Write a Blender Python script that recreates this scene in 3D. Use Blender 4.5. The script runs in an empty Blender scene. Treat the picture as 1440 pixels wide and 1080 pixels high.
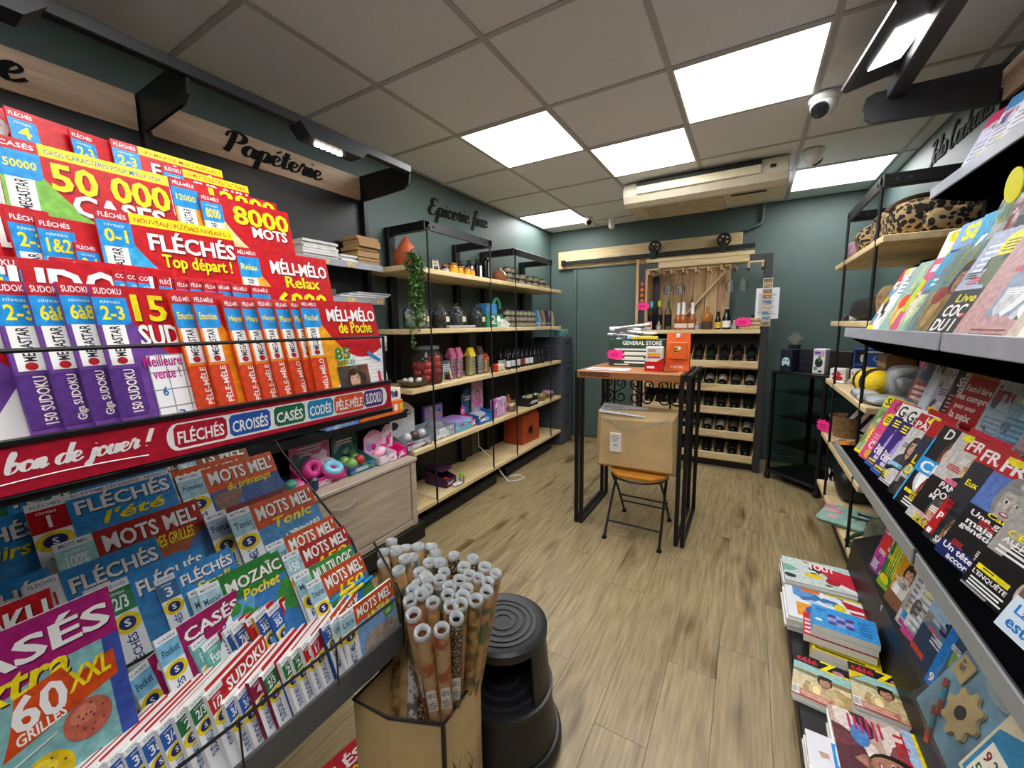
import bpy, bmesh, math, random
from mathutils import Matrix, Vector
PI = math.pi
SC = bpy.context.scene
COL = SC.collection
random.seed(7)

# ------------------------------------------------------------------ camera, world, exposure
def rotm(y, p, r):
    f = Vector((-math.sin(y)*math.cos(p), math.cos(y)*math.cos(p), math.sin(p)))
    ri = Vector((math.cos(y), math.sin(y), 0)); u = ri.cross(f)
    a = math.cos(r)*ri + math.sin(r)*u; b = -math.sin(r)*ri + math.cos(r)*u
    return Matrix(((a.x, b.x, -f.x), (a.y, b.y, -f.y), (a.z, b.z, -f.z))).to_4x4()
cam = bpy.data.cameras.new('camera'); cam.sensor_width = 36; cam.lens = 567.3*36/1440
cam.shift_x = 2.93/1440; cam.shift_y = -9.06/1440; cam.clip_start = 0.02
co = bpy.data.objects.new('camera', cam); COL.objects.link(co)
co.matrix_world = Matrix.Translation((0, 0, 1.40)) @ rotm(.5356, -.1276, -.0139)
SC.camera = co
w = bpy.data.worlds.new('world'); SC.world = w; w.use_nodes = True
w.node_tree.nodes['Background'].inputs[0].default_value = (.6, .65, .7, 1)
w.node_tree.nodes['Background'].inputs[1].default_value = .3
SC.view_settings.view_transform = 'Standard'; SC.view_settings.look = 'None'
SC.view_settings.gamma = 1; SC.view_settings.use_curve_mapping = False
SC.view_settings.exposure = 0.4
PANEL = 12.5      # strength of the ceiling panels
SC.cycles.max_bounces = 7; SC.cycles.diffuse_bounces = 4; SC.cycles.glossy_bounces = 3
SC.cycles.transmission_bounces = 4; SC.cycles.transparent_max_bounces = 12
SC.cycles.caustics_reflective = False; SC.cycles.caustics_refractive = False
SC.cycles.sample_clamp_indirect = 6

# ------------------------------------------------------------------ materials
def lin(h):
    h = h.lstrip('#'); o = []
    for i in (0, 2, 4):
        c = int(h[i:i+2], 16)/255
        o.append(c/12.92 if c <= .04045 else ((c+.055)/1.055)**2.4)
    return (*o, 1)
MATS = {}
def nodes(name):
    m = bpy.data.materials.new(name); m.use_nodes = True
    nt = m.node_tree; return m, nt, nt.nodes['Principled BSDF']
def noise_ramp(nt, c1, c2, scale, stretch=(1, 1, 1), detail=4, lo=.35, hi=.65, rnd=False, dist=0):
    tc = nt.nodes.new('ShaderNodeTexCoord'); mp = nt.nodes.new('ShaderNodeMapping')
    mp.inputs['Scale'].default_value = stretch
    nt.links.new(tc.outputs['Object'], mp.inputs[0])
    if rnd:
        oi = nt.nodes.new('ShaderNodeObjectInfo'); mu = nt.nodes.new('ShaderNodeMath'); mu.operation = 'MULTIPLY'
        mu.inputs[1].default_value = 57; nt.links.new(oi.outputs['Random'], mu.inputs[0])
        cb = nt.nodes.new('ShaderNodeCombineXYZ')
        for i in range(3): nt.links.new(mu.outputs[0], cb.inputs[i])
        nt.links.new(cb.outputs[0], mp.inputs['Location'])
    n = nt.nodes.new('ShaderNodeTexNoise'); n.inputs['Scale'].default_value = scale
    n.inputs['Detail'].default_value = detail; n.inputs['Distortion'].default_value = dist*.25
    nt.links.new(mp.outputs[0], n.inputs[0])
    r = nt.nodes.new('ShaderNodeValToRGB'); r.color_ramp.elements[0].position = lo; r.color_ramp.elements[1].position = hi
    r.color_ramp.elements[0].color = c1; r.color_ramp.elements[1].color = c2
    nt.links.new(n.outputs[0], r.inputs[0])
    return r, n
def mat(name, col, rough=.5, metal=0, var=.12, scale=18, bump=0, spec=.5):
    if name in MATS: return MATS[name]
    m, nt, b = nodes(name)
    c = lin(col)
    c1 = tuple(x*(1-var) for x in c[:3])+(1,); c2 = tuple(min(1, x*(1+var)) for x in c[:3])+(1,)
    r, n = noise_ramp(nt, c1, c2, scale)
    nt.links.new(r.outputs[0], b.inputs['Base Color'])
    b.inputs['Roughness'].default_value = rough; b.inputs['Metallic'].default_value = metal
    b.inputs['Specular IOR Level'].default_value = spec
    if bump:
        bp = nt.nodes.new('ShaderNodeBump'); bp.inputs['Strength'].default_value = bump; bp.inputs['Distance'].default_value = .01
        nt.links.new(n.outputs[0], bp.inputs['Height']); nt.links.new(bp.outputs[0], b.inputs['Normal'])
    MATS[name] = m; return m
def ink(col):
    k = 'ink_'+col.lstrip('#').lower()
    if k in MATS: return MATS[k]
    m, nt, b = nodes(k); c = lin(col); b.inputs['Base Color'].default_value = c
    lum = .3*c[0]+.6*c[1]+.1*c[2]
    if .015 < lum < .72:
        r, n = noise_ramp(nt, tuple(x*.8 for x in c[:3])+(1,), tuple(min(1, x*1.16) for x in c[:3])+(1,), 70, detail=5)
        nt.links.new(r.outputs[0], b.inputs['Base Color'])
    b.inputs['Roughness'].default_value = .42; b.inputs['Specular IOR Level'].default_value = .3
    MATS[k] = m; return m
def wood(name, c1, c2, scale=3, stretch=(8, 1, 8), rough=.55, tint=0, knots=None):
    if name in MATS: return MATS[name]
    m, nt, b = nodes(name)
    r, n = noise_ramp(nt, lin(c1), lin(c2), scale, stretch, 6, .25, .78, True, .6)
    out = r.outputs[0]
    if knots:
        r2, n2 = noise_ramp(nt, lin(knots), (1, 1, 1, 1), 5, tuple(.25+.12*s for s in stretch), 2, .27, .42, True)
        mx = nt.nodes.new('ShaderNodeMix'); mx.data_type = 'RGBA'; mx.blend_type = 'MULTIPLY'; mx.inputs[0].default_value = 1
        nt.links.new(out, mx.inputs[6]); nt.links.new(r2.outputs[0], mx.inputs[7]); out = mx.outputs[2]
    if tint:
        oi = nt.nodes.new('ShaderNodeObjectInfo'); mr = nt.nodes.new('ShaderNodeMapRange')
        mr.inputs[3].default_value = 1-tint; mr.inputs[4].default_value = 1+tint*.6
        nt.links.new(oi.outputs['Random'], mr.inputs[0])
        hs = nt.nodes.new('ShaderNodeHueSaturation'); nt.links.new(mr.outputs[0], hs.inputs['Value'])
        nt.links.new(out, hs.inputs['Color']); out = hs.outputs[0]
    nt.links.new(out, b.inputs['Base Color']); b.inputs['Roughness'].default_value = rough
    bp = nt.nodes.new('ShaderNodeBump'); bp.inputs['Strength'].default_value = .15; bp.inputs['Distance'].default_value = .003
    nt.links.new(n.outputs[0], bp.inputs['Height']); nt.links.new(bp.outputs[0], b.inputs['Normal'])
    MATS[name] = m; return m
def emit(name, col, s):
    if name in MATS: return MATS[name]
    m, nt, b = nodes(name); b.inputs['Base Color'].default_value = lin(col)
    b.inputs['Emission Color'].default_value = lin(col); b.inputs['Emission Strength'].default_value = s
    MATS[name] = m; return m
def glass(name, col='#ffffff', refl=.12, rough=.03, film=0.0):
    if name in MATS: return MATS[name]
    m, nt, b = nodes(name); nt.nodes.remove(b)
    t = nt.nodes.new('ShaderNodeBsdfTransparent'); t.inputs[0].default_value = lin(col)
    g = nt.nodes.new('ShaderNodeBsdfGlossy'); g.inputs['Roughness'].default_value = rough
    f = nt.nodes.new('ShaderNodeLayerWeight'); f.inputs[0].default_value = refl
    mx = nt.nodes.new('ShaderNodeMixShader')
    nt.links.new(f.outputs['Fresnel'], mx.inputs[0]); nt.links.new(t.outputs[0], mx.inputs[1]); nt.links.new(g.outputs[0], mx.inputs[2])
    o = mx.outputs[0]
    if film:
        d = nt.nodes.new('ShaderNodeBsdfDiffuse'); d.inputs[0].default_value = lin('#dfe4e6')
        m2 = nt.nodes.new('ShaderNodeMixShader'); m2.inputs[0].default_value = film
        nt.links.new(o, m2.inputs[1]); nt.links.new(d.outputs[0], m2.inputs[2]); o = m2.outputs[0]
    nt.links.new(o, nt.nodes['Material Output'].inputs[0])
    MATS[name] = m; return m

# ------------------------------------------------------------------ mesh builder
class MB:
    def __init__(s): s.v = []; s.f = []; s.m = []; s.s = []
    def add(s, vs, fs, m=0, sm=False, T=None):
        o = len(s.v)
        s.v += [tuple(T @ Vector(v)) for v in vs] if T else [tuple(v) for v in vs]
        for f in fs: s.f.append(tuple(i+o for i in f)); s.m.append(m); s.s.append(sm)
        return s
    def box(s, x0, x1, y0, y1, z0, z1, m=0, T=None, b=0):
        if b:
            b = min(b, (x1-x0)*.45, (y1-y0)*.45, (z1-z0)*.45)
            lo, hi = (x0, y0, z0), (x1, y1, z1); vs = []; ix = {}
            for k in range(8):
                sg = [(k >> a) & 1 for a in range(3)]
                for ax in range(3):
                    p = [(hi[a] if sg[a] else lo[a])+(0 if a == ax else (-b if sg[a] else b)) for a in range(3)]
                    ix[(*sg, ax)] = len(vs); vs.append(p)
            fs = []
            for ax in range(3):
                a, c = [q for q in range(3) if q != ax]
                for sd in (0, 1):
                    q = []
                    for u, v in ((0, 0), (1, 0), (1, 1), (0, 1)):
                        k = [0]*3; k[ax] = sd; k[a] = u; k[c] = v; q.append(ix[(*k, ax)])
                    fs.append(q)
                for u in (0, 1):
                    for v in (0, 1):
                        k0 = [0]*3; k0[a] = u; k0[c] = v; k1 = list(k0); k1[ax] = 1
                        fs.append([ix[(*k0, a)], ix[(*k0, c)], ix[(*k1, c)], ix[(*k1, a)]])
            for k in range(8):
                sg = tuple((k >> a) & 1 for a in range(3)); fs.append([ix[(*sg, a)] for a in range(3)])
            return s.add(vs, fs, m, False, T)
        vs = [(x, y, z) for z in (z0, z1) for y in (y0, y1) for x in (x0, x1)]
        return s.add(vs, [(0, 2, 3, 1), (4, 5, 7, 6), (0, 1, 5, 4), (2, 6, 7, 3), (0, 4, 6, 2), (1, 3, 7, 5)], m, False, T)
    def cbox(s, c, d, m=0, T=None, b=0):
        return s.box(c[0]-d[0]/2, c[0]+d[0]/2, c[1]-d[1]/2, c[1]+d[1]/2, c[2]-d[2]/2, c[2]+d[2]/2, m, T, b)
    def lathe(s, prof, n=16, m=0, T=None, c=(0, 0, 0), cap=True):
        vs = []; fs = []; k = len(prof)
        for i in range(n):
            a = 2*PI*i/n
            for r, z in prof: vs.append((c[0]+r*math.cos(a), c[1]+r*math.sin(a), c[2]+z))
        for i in range(n):
            j = (i+1) % n
            for q in range(k-1): fs.append((i*k+q, j*k+q, j*k+q+1, i*k+q+1))
        if cap:
            if prof[0][0] > 1e-5: fs.append([i*k for i in range(n)][::-1])
            if prof[-1][0] > 1e-5: fs.append([i*k+k-1 for i in range(n)])
        return s.add(vs, fs, m, True, T)
    def tube(s, pts, r, n=8, m=0, closed=False, T=None):
        pts = [Vector(p) for p in pts]; L = len(pts); vs = []; fs = []
        up = Vector((0, 0, 1)); t0 = (pts[1]-pts[0]).normalized()
        if abs(t0.dot(up)) > .9: up = Vector((1, 0, 0))
        x = t0.cross(up).normalized()
        for i, p in enumerate(pts):
            if closed: t = (pts[(i+1) % L]-pts[i-1]).normalized()
            else: t = (pts[min(i+1, L-1)]-pts[max(i-1, 0)]).normalized()
            x = (x-t*x.dot(t)).normalized(); y = t.cross(x)
            rr = r[i] if isinstance(r, (list, tuple)) else r
            for k in range(n):
                a = 2*PI*k/n; vs.append(p+x*math.cos(a)*rr+y*math.sin(a)*rr)
        for i in range(L if closed else L-1):
            j = (i+1) % L
            for k in range(n): fs.append((i*n+k, i*n+(k+1) % n, j*n+(k+1) % n, j*n+k))
        if not closed: fs.append(list(range(n))[::-1]); fs.append([(L-1)*n+k for k in range(n)])
        return s.add(vs, fs, m, True, T)
    def bar(s, a, b, w, h, m=0, up=(0, 0, 1)):
        a = Vector(a); b = Vector(b); t = (b-a).normalized(); u = Vector(up)
        if abs(t.dot(u)) > .95: u = Vector((1, 0, 0))
        x = t.cross(u).normalized(); y = x.cross(t)
        vs = [p+x*sx*w/2+y*sy*h/2 for p in (a, b) for sx, sy in ((-1, -1), (1, -1), (1, 1), (-1, 1))]
        return s.add(vs, [(0, 1, 2, 3), (7, 6, 5, 4), (0, 4, 5, 1), (1, 5, 6, 2), (2, 6, 7, 3), (3, 7, 4, 0)], m)
    def prism(s, poly, z0, z1, m=0, T=None, sm=False):
        n = len(poly)
        vs = [(x, y, z0) for x, y in poly]+[(x, y, z1) for x, y in poly]
        fs = [list(range(n))[::-1], list(range(n, 2*n))]+[(i, (i+1) % n, n+(i+1) % n, n+i) for i in range(n)]
        return s.add(vs, fs, m, sm, T)
    def ball(s, c, r, m=0, n=10, k=7, T=None):
        r = (r, r, r) if not isinstance(r, (tuple, list)) else r
        vs = []; fs = []
        for j in range(k+1):
            ph = PI*j/k
            for i in range(n):
                a = 2*PI*i/n; vs.append((c[0]+r[0]*math.sin(ph)*math.cos(a), c[1]+r[1]*math.sin(ph)*math.sin(a), c[2]-r[2]*math.cos(ph)))
        for j in range(k):
            for i in range(n): fs.append((j*n+i, j*n+(i+1) % n, (j+1)*n+(i+1) % n, (j+1)*n+i))
        return s.add(vs, fs, m, True, T)
    def build(s, name, mats, parent=None, loc=None, mw=None, recalc=True, sharp=40):
        me = bpy.data.meshes.new(name); me.from_pydata(s.v, [], s.f)
        for q in (mats if isinstance(mats, (list, tuple)) else [mats]): me.materials.append(q)
        me.polygons.foreach_set('material_index', s.m); me.polygons.foreach_set('use_smooth', s.s)
        if recalc:
            bm = bmesh.new(); bm.from_mesh(me); bmesh.ops.remove_doubles(bm, verts=bm.verts, dist=1e-6)
            bmesh.ops.recalc_face_normals(bm, faces=bm.faces); bm.to_mesh(me); bm.free()
        if any(s.s): me.set_sharp_from_angle(angle=math.radians(sharp))
        me.update()
        o = bpy.data.objects.new(name, me); COL.objects.link(o)
        if parent: o.parent = parent
        if loc is not None: o.location = loc
        if mw is not None: o.matrix_local = mw
        return o
def tag(o, label, cat, group=None):
    o['label'] = label; o['category'] = cat
    if group: o['group'] = group
    return o
def thing(name, label, cat, loc=(0, 0, 0), rz=0, group=None):
    o = bpy.data.objects.new(name, None); COL.objects.link(o); o.empty_display_size = .05
    o.location = loc; o.rotation_euler = (0, 0, rz); return tag(o, label, cat, group)
def struct(o): o['kind'] = 'structure'; return o
def dup(root, loc=None, rz=None, label=None, group=None, mw=None):
    r = root.copy(); COL.objects.link(r)
    if mw is not None: r.matrix_world = mw
    if loc is not None: r.location = loc
    if rz is not None: r.rotation_euler = (0, 0, rz)
    if label: r['label'] = label
    if group: r['group'] = group
    for ch in list(root.children):
        c = ch.copy(); COL.objects.link(c); c.parent = r
        for g in ch.children:
            d = g.copy(); COL.objects.link(d); d.parent = c
    return r
def RZ(a, loc=(0, 0, 0)): return Matrix.Translation(loc) @ Matrix.Rotation(a, 4, 'Z')
ORD = ['first', 'second', 'third', 'fourth', 'fifth', 'sixth', 'seventh', 'eighth', 'ninth', 'tenth', 'eleventh', 'twelfth',
       'thirteenth', 'fourteenth', 'fifteenth', 'sixteenth', 'seventeenth', 'eighteenth', 'nineteenth', 'twentieth',
       'twenty-first', 'twenty-second', 'twenty-third', 'twenty-fourth']

# ------------------------------------------------------------------ flat print on things (letters, covers, signs)
GL = {}
def glyphs(t, bold=0.0, shear=0.0):
    k = (t, bold, shear)
    if k in GL: return GL[k]
    cu = bpy.data.curves.new('t', 'FONT'); cu.body = t; cu.resolution_u = 2; cu.offset = bold; cu.shear = shear
    cu.dimensions = '2D'; cu.fill_mode = 'FRONT'
    o = bpy.data.objects.new('t', cu); me = bpy.data.meshes.new_from_object(o)
    vs = [(v.co.x, v.co.y) for v in me.vertices]; fs = [tuple(p.vertices) for p in me.polygons]
    bpy.data.objects.remove(o); bpy.data.curves.remove(cu); bpy.data.meshes.remove(me)
    if vs:
        x0 = min(v[0] for v in vs); x1 = max(v[0] for v in vs); y0 = min(v[1] for v in vs); y1 = max(v[1] for v in vs)
        vs = [((x-x0)/max(1e-6, x1-x0), (y-y0)/max(1e-6, y1-y0)) for x, y in vs]
    GL[k] = (vs, fs, (x1-x0)/max(1e-6, y1-y0) if vs else 1); return GL[k]
def clip(poly, w, h):
    for ax, sg, lim in ((0, 1, 0), (0, -1, -w), (1, 1, 0), (1, -1, -h)):
        out = []; n = len(poly)
        for i in range(n):
            a = poly[i]; b = poly[(i+1) % n]; da = sg*a[ax]-lim; db = sg*b[ax]-lim
            if da >= 0: out.append(a)
            if (da >= 0) != (db >= 0):
                t = da/(da-db); out.append((a[0]+(b[0]-a[0])*t, a[1]+(b[1]-a[1])*t))
        poly = out
        if len(poly) < 3: return None
    return poly
class Pr:
    """flat print, drawn in unit coordinates (x to the right, y up) on a w x h sheet"""
    def __init__(s, w, h): s.w = w; s.h = h; s.v = []; s.f = []; s.c = []; s.L = 0
    def raw(s, pts, col):
        p = clip([(x*s.w, y*s.h) for x, y in pts], s.w, s.h)
        if not p: return
        o = len(s.v); z = .0003+.00004*s.L; s.v += [(x, y, z) for x, y in p]
        s.f.append(tuple(range(o, o+len(p)))); s.c.append(col)
    def poly(s, pts, col): s.raw(pts, col); s.L += 1
    def rect(s, x0, y0, x1, y1, col): s.poly([(x0, y0), (x1, y0), (x1, y1), (x0, y1)], col)
    def ell(s, cx, cy, rx, ry, col, n=16, a0=0, a1=2*PI):
        s.poly([(cx+rx*math.cos(a0+(a1-a0)*i/n), cy+ry*math.sin(a0+(a1-a0)*i/n)) for i in range(n)], col)
    def text(s, t, x0, y0, x1, y1, col, bold=.02, shear=0, rot=0, sh=None):
        b2 = bold; vs, fs, asp = glyphs(t, min(bold, .018), shear)
        if len(t) <= 2 and rot != 90:
            ww = min(x1-x0, asp*(y1-y0)*s.h/s.w*1.15); xm = (x0+x1)/2; x0, x1 = xm-ww/2, xm+ww/2
        k = max(0, b2-.018)*.16*(x1-x0)/max(1, len(t))*4
        for dx, dy, c in (((sh[1], -sh[1], sh[0]),) if sh else ())+(((-k, 0, col), (k, 0, col)) if k > 0 else ())+((0, 0, col),):
            P = []
            for u, v in vs:
                if rot == 90: P.append((x1-v*(x1-x0)+dx, y0+u*(y1-y0)+dy))
                else: P.append((x0+u*(x1-x0)+dx, y0+v*(y1-y0)+dy+rot*u))
            for f in fs: s.raw([P[i] for i in f], c)
            s.L += 1
    def lines(s, x0, y0, x1, y1, n, col, fill=.5, seed=0):
        rn = random.Random(seed+n)
        st = (y1-y0)/n
        for i in range(n):
            e = x1-(x1-x0)*rn.random()*.3
            s.raw([(x0, y0+i*st), (e, y0+i*st), (e, y0+i*st+st*fill), (x0, y0+i*st+st*fill)], col)
        s.L += 1
    def person(s, cx, cy, r, hair='#3a2a20', skin='#d8a888', cloth='#222630', long=False, hat=None):
        def mul(c, k): return '#%02x%02x%02x' % tuple(max(0, min(255, int(int(c[i:i+2], 16)*k))) for i in (1, 3, 5))
        a = s.w/s.h; R = r*a; sk2, hr2 = mul(skin, .78), mul(hair, 1.35); X = cx+.06*r
        if long: s.ell(cx, cy-.35*R, r*1.25, R*1.75, hair); s.ell(cx-.75*r, cy-.7*R, r*.35, R*1.1, hr2, 10)
        s.ell(cx, cy-3.0*R, r*2.3, R*1.75, cloth); s.ell(cx-1.2*r, cy-2.9*R, r*.6, R*1.2, mul(cloth, 1.25), 10)
        s.rect(cx-.42*r, cy-1.7*R, cx+.42*r, cy-.5*R, sk2); s.poly([(cx-.5*r, cy-1.45*R), (cx+.5*r, cy-1.45*R), (cx+.05*r, cy-2.1*R)], skin)
        s.ell(cx, cy, r*1.12, R*1.35, hair)
        s.ell(X, cy-.22*R, r*.86, R*1.1, sk2); s.ell(X-.08*r, cy-.2*R, r*.74, R*1.04, skin); s.ell(X-.25*r, cy-.02*R, r*.3, R*.5, mul(skin, 1.08), 10)
        for sx in (-1, 1):
            s.ell(X+sx*.36*r, cy-.12*R, r*.2, R*.11, '#e8e0da', 8); s.ell(X+sx*.36*r, cy-.12*R, r*.1, R*.1, '#241a16', 8)
            s.poly([(X+sx*.36*r-.24*r, cy+.08*R), (X+sx*.36*r+.24*r, cy+.06*R), (X+sx*.36*r+.18*r, cy+.15*R), (X+sx*.36*r-.18*r, cy+.17*R)], hair)
        s.poly([(X+.0*r, cy-.1*R), (X+.14*r, cy-.5*R), (X-.1*r, cy-.5*R)], sk2)
        s.ell(X, cy-.78*R, r*.32, R*.12, '#8a3a3a', 10); s.ell(X, cy-.76*R, r*.24, R*.05, '#efe4de', 8)
        s.ell(cx-.2*r, cy+.85*R, r*.7, R*.45, hair, 12); s.ell(cx+.3*r, cy+.95*R, r*.5, R*.22, hr2, 10)
        if hat: s.ell(cx, cy+.9*R, r*1.5, R*.35, hat); s.ell(cx, cy+1.15*R, r*.9, R*.6, hat)
    def blobs(s, x0, y0, x1, y1, cols, n, seed=0, size=.12):
        rn = random.Random(seed)
        for i in range(n):
            cx = x0+(x1-x0)*rn.random(); cy = y0+(y1-y0)*rn.random(); r = size*(.4+rn.random())
            p = [(cx+r*(.6+.6*rn.random())*math.cos(a), cy+r*(.6+.6*rn.random())*math.sin(a)) for a in [k*PI/4 for k in range(8)]]
            s.poly([(min(max(x, x0), x1), min(max(y, y0), y1)) for x, y in p], rn.choice(cols))
    def grid(s, x0, y0, x1, y1, nx, ny, col, wd=.006, fill=None):
        for i in range(nx+1): x = x0+(x1-x0)*i/nx; s.raw([(x, y0), (x+wd, y0), (x+wd, y1), (x, y1)], col)
        for j in range(ny+1): y = y0+(y1-y0)*j/ny; s.raw([(x0, y), (x1, y), (x1, y+wd), (x0, y+wd)], col)
        s.L += 1
        if fill:
            rn = random.Random(nx*ny)
            for i in range(nx):
                for j in range(ny):
                    if rn.random() < .45:
                        X = x0+(x1-x0)*(i+.3)/nx; Y = y0+(y1-y0)*(j+.25)/ny
                        s.raw([(X, Y), (X+.4*(x1-x0)/nx, Y), (X+.4*(x1-x0)/nx, Y+.5*(y1-y0)/ny), (X, Y+.5*(y1-y0)/ny)], fill)
            s.L += 1
    def barcode(s, x0, y0, x1, y1):
        s.rect(x0, y0, x1, y1, '#f4f4f4'); n = 14
        for i in range(n):
            X = x0+(x1-x0)*(i+.6)/(n+1)
            if i != 9: s.raw([(X, y0+.15*(y1-y0)), (X+(x1-x0)/n*(.35+.3*(i % 2)), y0+.15*(y1-y0)), (X+(x1-x0)/n*(.35+.3*(i % 2)), y1-.1*(y1-y0)), (X, y1-.1*(y1-y0))], '#1c1c1c')
        s.L += 1
    def build(s, name, parent, mw=None, loc=None):
        cs = list(dict.fromkeys(s.c)); me = bpy.data.meshes.new(name); me.from_pydata(s.v, [], s.f)
        for c in cs: me.materials.append(ink(c))
        me.polygons.foreach_set('material_index', [cs.index(c) for c in s.c]); me.update()
        o = bpy.data.objects.new(name, me); COL.objects.link(o); o.parent = parent
        if mw is not None: o.matrix_local = mw
        if loc is not None: o.location = loc
        return o

# script lettering, drawn as pen strokes
LET = {
 'P': (1.2, [[(.4, 1.9), (.32, 1), (.12, 0), (-.1, .1)], [(-.1, 1.3), (.0, 1.75), (.5, 2), (1.05, 1.75), (1.1, 1.3), (.75, 1), (.35, 1.05)]]),
 'E': (1.15, [[(1, 1.75), (.7, 2), (.3, 1.8), (.35, 1.25), (.75, 1.1)], [(.75, 1.1), (.3, 1.05), (.02, .5), (.3, 0), (.8, .1), (1.05, .5)]]),
 'J': (1.0, [[(.1, 1.8), (.6, 2), (.95, 1.9), (.8, 1), (.6, -.3), (.3, -.6), (.05, -.3), (.5, .1), (1.0, .4)]]),
 'C': (1.1, [[(1, 1.6), (.85, 2), (.45, 1.85), (.12, 1), (.25, .1), (.65, .0), (1.05, .4)]]),
 'a': (1.0, [[(.72, .8), (.45, 1), (.12, .75), (.05, .3), (.28, 0), (.55, .2), (.78, .95)], [(.78, .95), (.7, .3), (.82, .02), (1.08, .25)]]),
 'p': (1.0, [[(0, .3), (.2, 1), (.13, .1), (0, -.9)], [(.16, .5), (.45, 1), (.75, .8), (.7, .3), (.42, 0), (.2, .15)], [(.5, .02), (.8, .05), (1.05, .25)]]),
 'e': (.8, [[(.0, .3), (.45, .5), (.62, .8), (.4, 1), (.12, .75), (.1, .3), (.35, 0), (.6, .05), (.85, .3)]]),
 't': (.65, [[(.35, 1.7), (.2, .5), (.27, .05), (.5, .05), (.7, .3)], [(-.05, 1.1), (.65, 1.2)]]),
 'r': (.8, [[(0, .3), (.22, 1.15), (.32, .92), (.58, .9), (.5, .3), (.6, .02), (.85, .3)]]),
 'i': (.5, [[(.0, .3), (.2, 1), (.13, .25), (.27, .02), (.55, .3)], [(.25, 1.42), (.27, 1.5)]]),
 'j': (.5, [[(.1, .5), (.28, 1), (.2, 0), (.0, -.8), (-.25, -.6), (.1, -.1), (.6, .3)], [(.3, 1.42), (.32, 1.5)]]),
 'c': (.75, [[(.65, .85), (.42, 1), (.1, .7), (.1, .25), (.35, 0), (.55, .05), (.8, .3)]]),
 'f': (.7, [[(.75, 1.75), (.52, 2), (.36, 1.5), (.25, 0), (.1, -.8)], [(0, 1), (.65, 1.1)]]),
 'n': (.9, [[(0, .3), (.17, 1), (.1, 0)], [(.13, .5), (.4, 1), (.58, .8), (.52, .25), (.62, .02), (.92, .3)]]),
 'o': (.85, [[(.5, 1), (.12, .75), (.1, .25), (.38, 0), (.7, .3), (.68, .8), (.45, 1), (.6, .8), (.92, .8)]]),
 'l': (.5, [[(0, .3), (.42, 1.5), (.35, 2), (.16, 1.6), (.14, .3), (.3, .02), (.55, .3)]]),
 's': (.7, [[(0, .3), (.33, 1.1), (.5, .5), (.4, .05), (.1, .1), (.3, 0), (.75, .3)]]),
 'd': (1.0, [[(.72, .8), (.45, 1), (.12, .75), (.05, .3), (.28, 0), (.55, .2), (.78, .95)], [(.92, 2), (.75, .5), (.8, .02), (1.08, .3)]]),
 'u': (.95, [[(0, .4), (.18, 1), (.1, .3), (.3, 0), (.55, .25), (.72, 1)], [(.72, 1), (.64, .3), (.75, .02), (1, .3)]]),
 'x': (.8, [[(.0, .85), (.25, 1), (.5, .05), (.8, .3)], [(.7, 1), (.1, 0)]]),
 'b': (.9, [[(0, .3), (.42, 1.5), (.35, 2), (.17, 1.5), (.12, .2), (.4, 0), (.7, .4), (.55, .95), (.25, .7)], [(.6, .85), (.95, .8)]]),
 '!': (.5, [[(.35, 2), (.18, .5)], [(.1, .02), (.13, .1)]]),
 ' ': (.55, [])}
LET['é'] = (LET['e'][0], LET['e'][1]+[[(.3, 1.3), (.6, 1.65)]])
def script(txt, h=1.0, wt=.16):
    """returns 2D quads (list of 4-point polys) and total width; x-height = h"""
    out = []; X = 0
    for ch in txt:
        adv, sts = LET[ch]
        for st in sts:
            P = []
            n = len(st)
            for i in range(n-1):
                p0 = st[max(i-1, 0)]; p1 = st[i]; p2 = st[i+1]; p3 = st[min(i+2, n-1)]
                for k in range(7):
                    t = k/7; P.append(tuple(.5*(2*p1[q]+(p2[q]-p0[q])*t+(2*p0[q]-5*p1[q]+4*p2[q]-p3[q])*t*t+(3*p1[q]-p0[q]-3*p2[q]+p3[q])*t**3) for q in (0, 1)))
            P.append(st[-1]); E = []
            for i, p in enumerate(P):
                a = P[max(i-1, 0)]; b = P[min(i+1, len(P)-1)]; dx, dy = b[0]-a[0], b[1]-a[1]; l = math.hypot(dx, dy) or 1
                wd = wt*(.32+.75*max(0, -dy/l)**1.0+.25*abs(dy/l))
                nx, ny = -dy/l*wd*.8, dx/l*wd*.8
                x = X+p[0]+.22*p[1]
                E.append(((x+nx)*h, (p[1]+ny)*h, (x-nx)*h, (p[1]-ny)*h))
            for a, b in zip(E, E[1:]): out.append([(a[0], a[1]), (b[0], b[1]), (b[2], b[3]), (a[2], a[3])])
        X += adv
    return out, X*h
def script_sign(name, txt, h, depth, m, parent, mw, wt=.16, sx=1, label=None):
    if label: parent = tag(bpy.data.objects.new(name, None), label, 'sign'); COL.objects.link(parent); parent.matrix_world = mw; mw = Matrix()
    X = 0
    for ch in txt:
        if ch != ' ':
            q, W = script(ch, h, wt); b = MB()
            for i, p in enumerate(q): b.prism([(x*sx, y) for x, y in p], 0, depth+.00002*(i % 9), 0)
            b.build('letter', m, parent, mw=mw @ Matrix.Translation((X*sx, 0, 0)), recalc=False)
        X += LET[ch][0]*h
    return parent
def wallmat(side, x, y, z):
    """matrix whose local x runs along the wall (to a viewer's right), y up, z out of the wall"""
    if side == 'L': c = ((0, 1, 0), (0, 0, 1), (1, 0, 0))
    elif side == 'R': c = ((0, -1, 0), (0, 0, 1), (-1, 0, 0))
    else: c = ((1, 0, 0), (0, 0, 1), (0, -1, 0))
    return Matrix(((c[0][0], c[1][0], c[2][0], x), (c[0][1], c[1][1], c[2][1], y), (c[0][2], c[1][2], c[2][2], z), (0, 0, 0, 1)))
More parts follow.
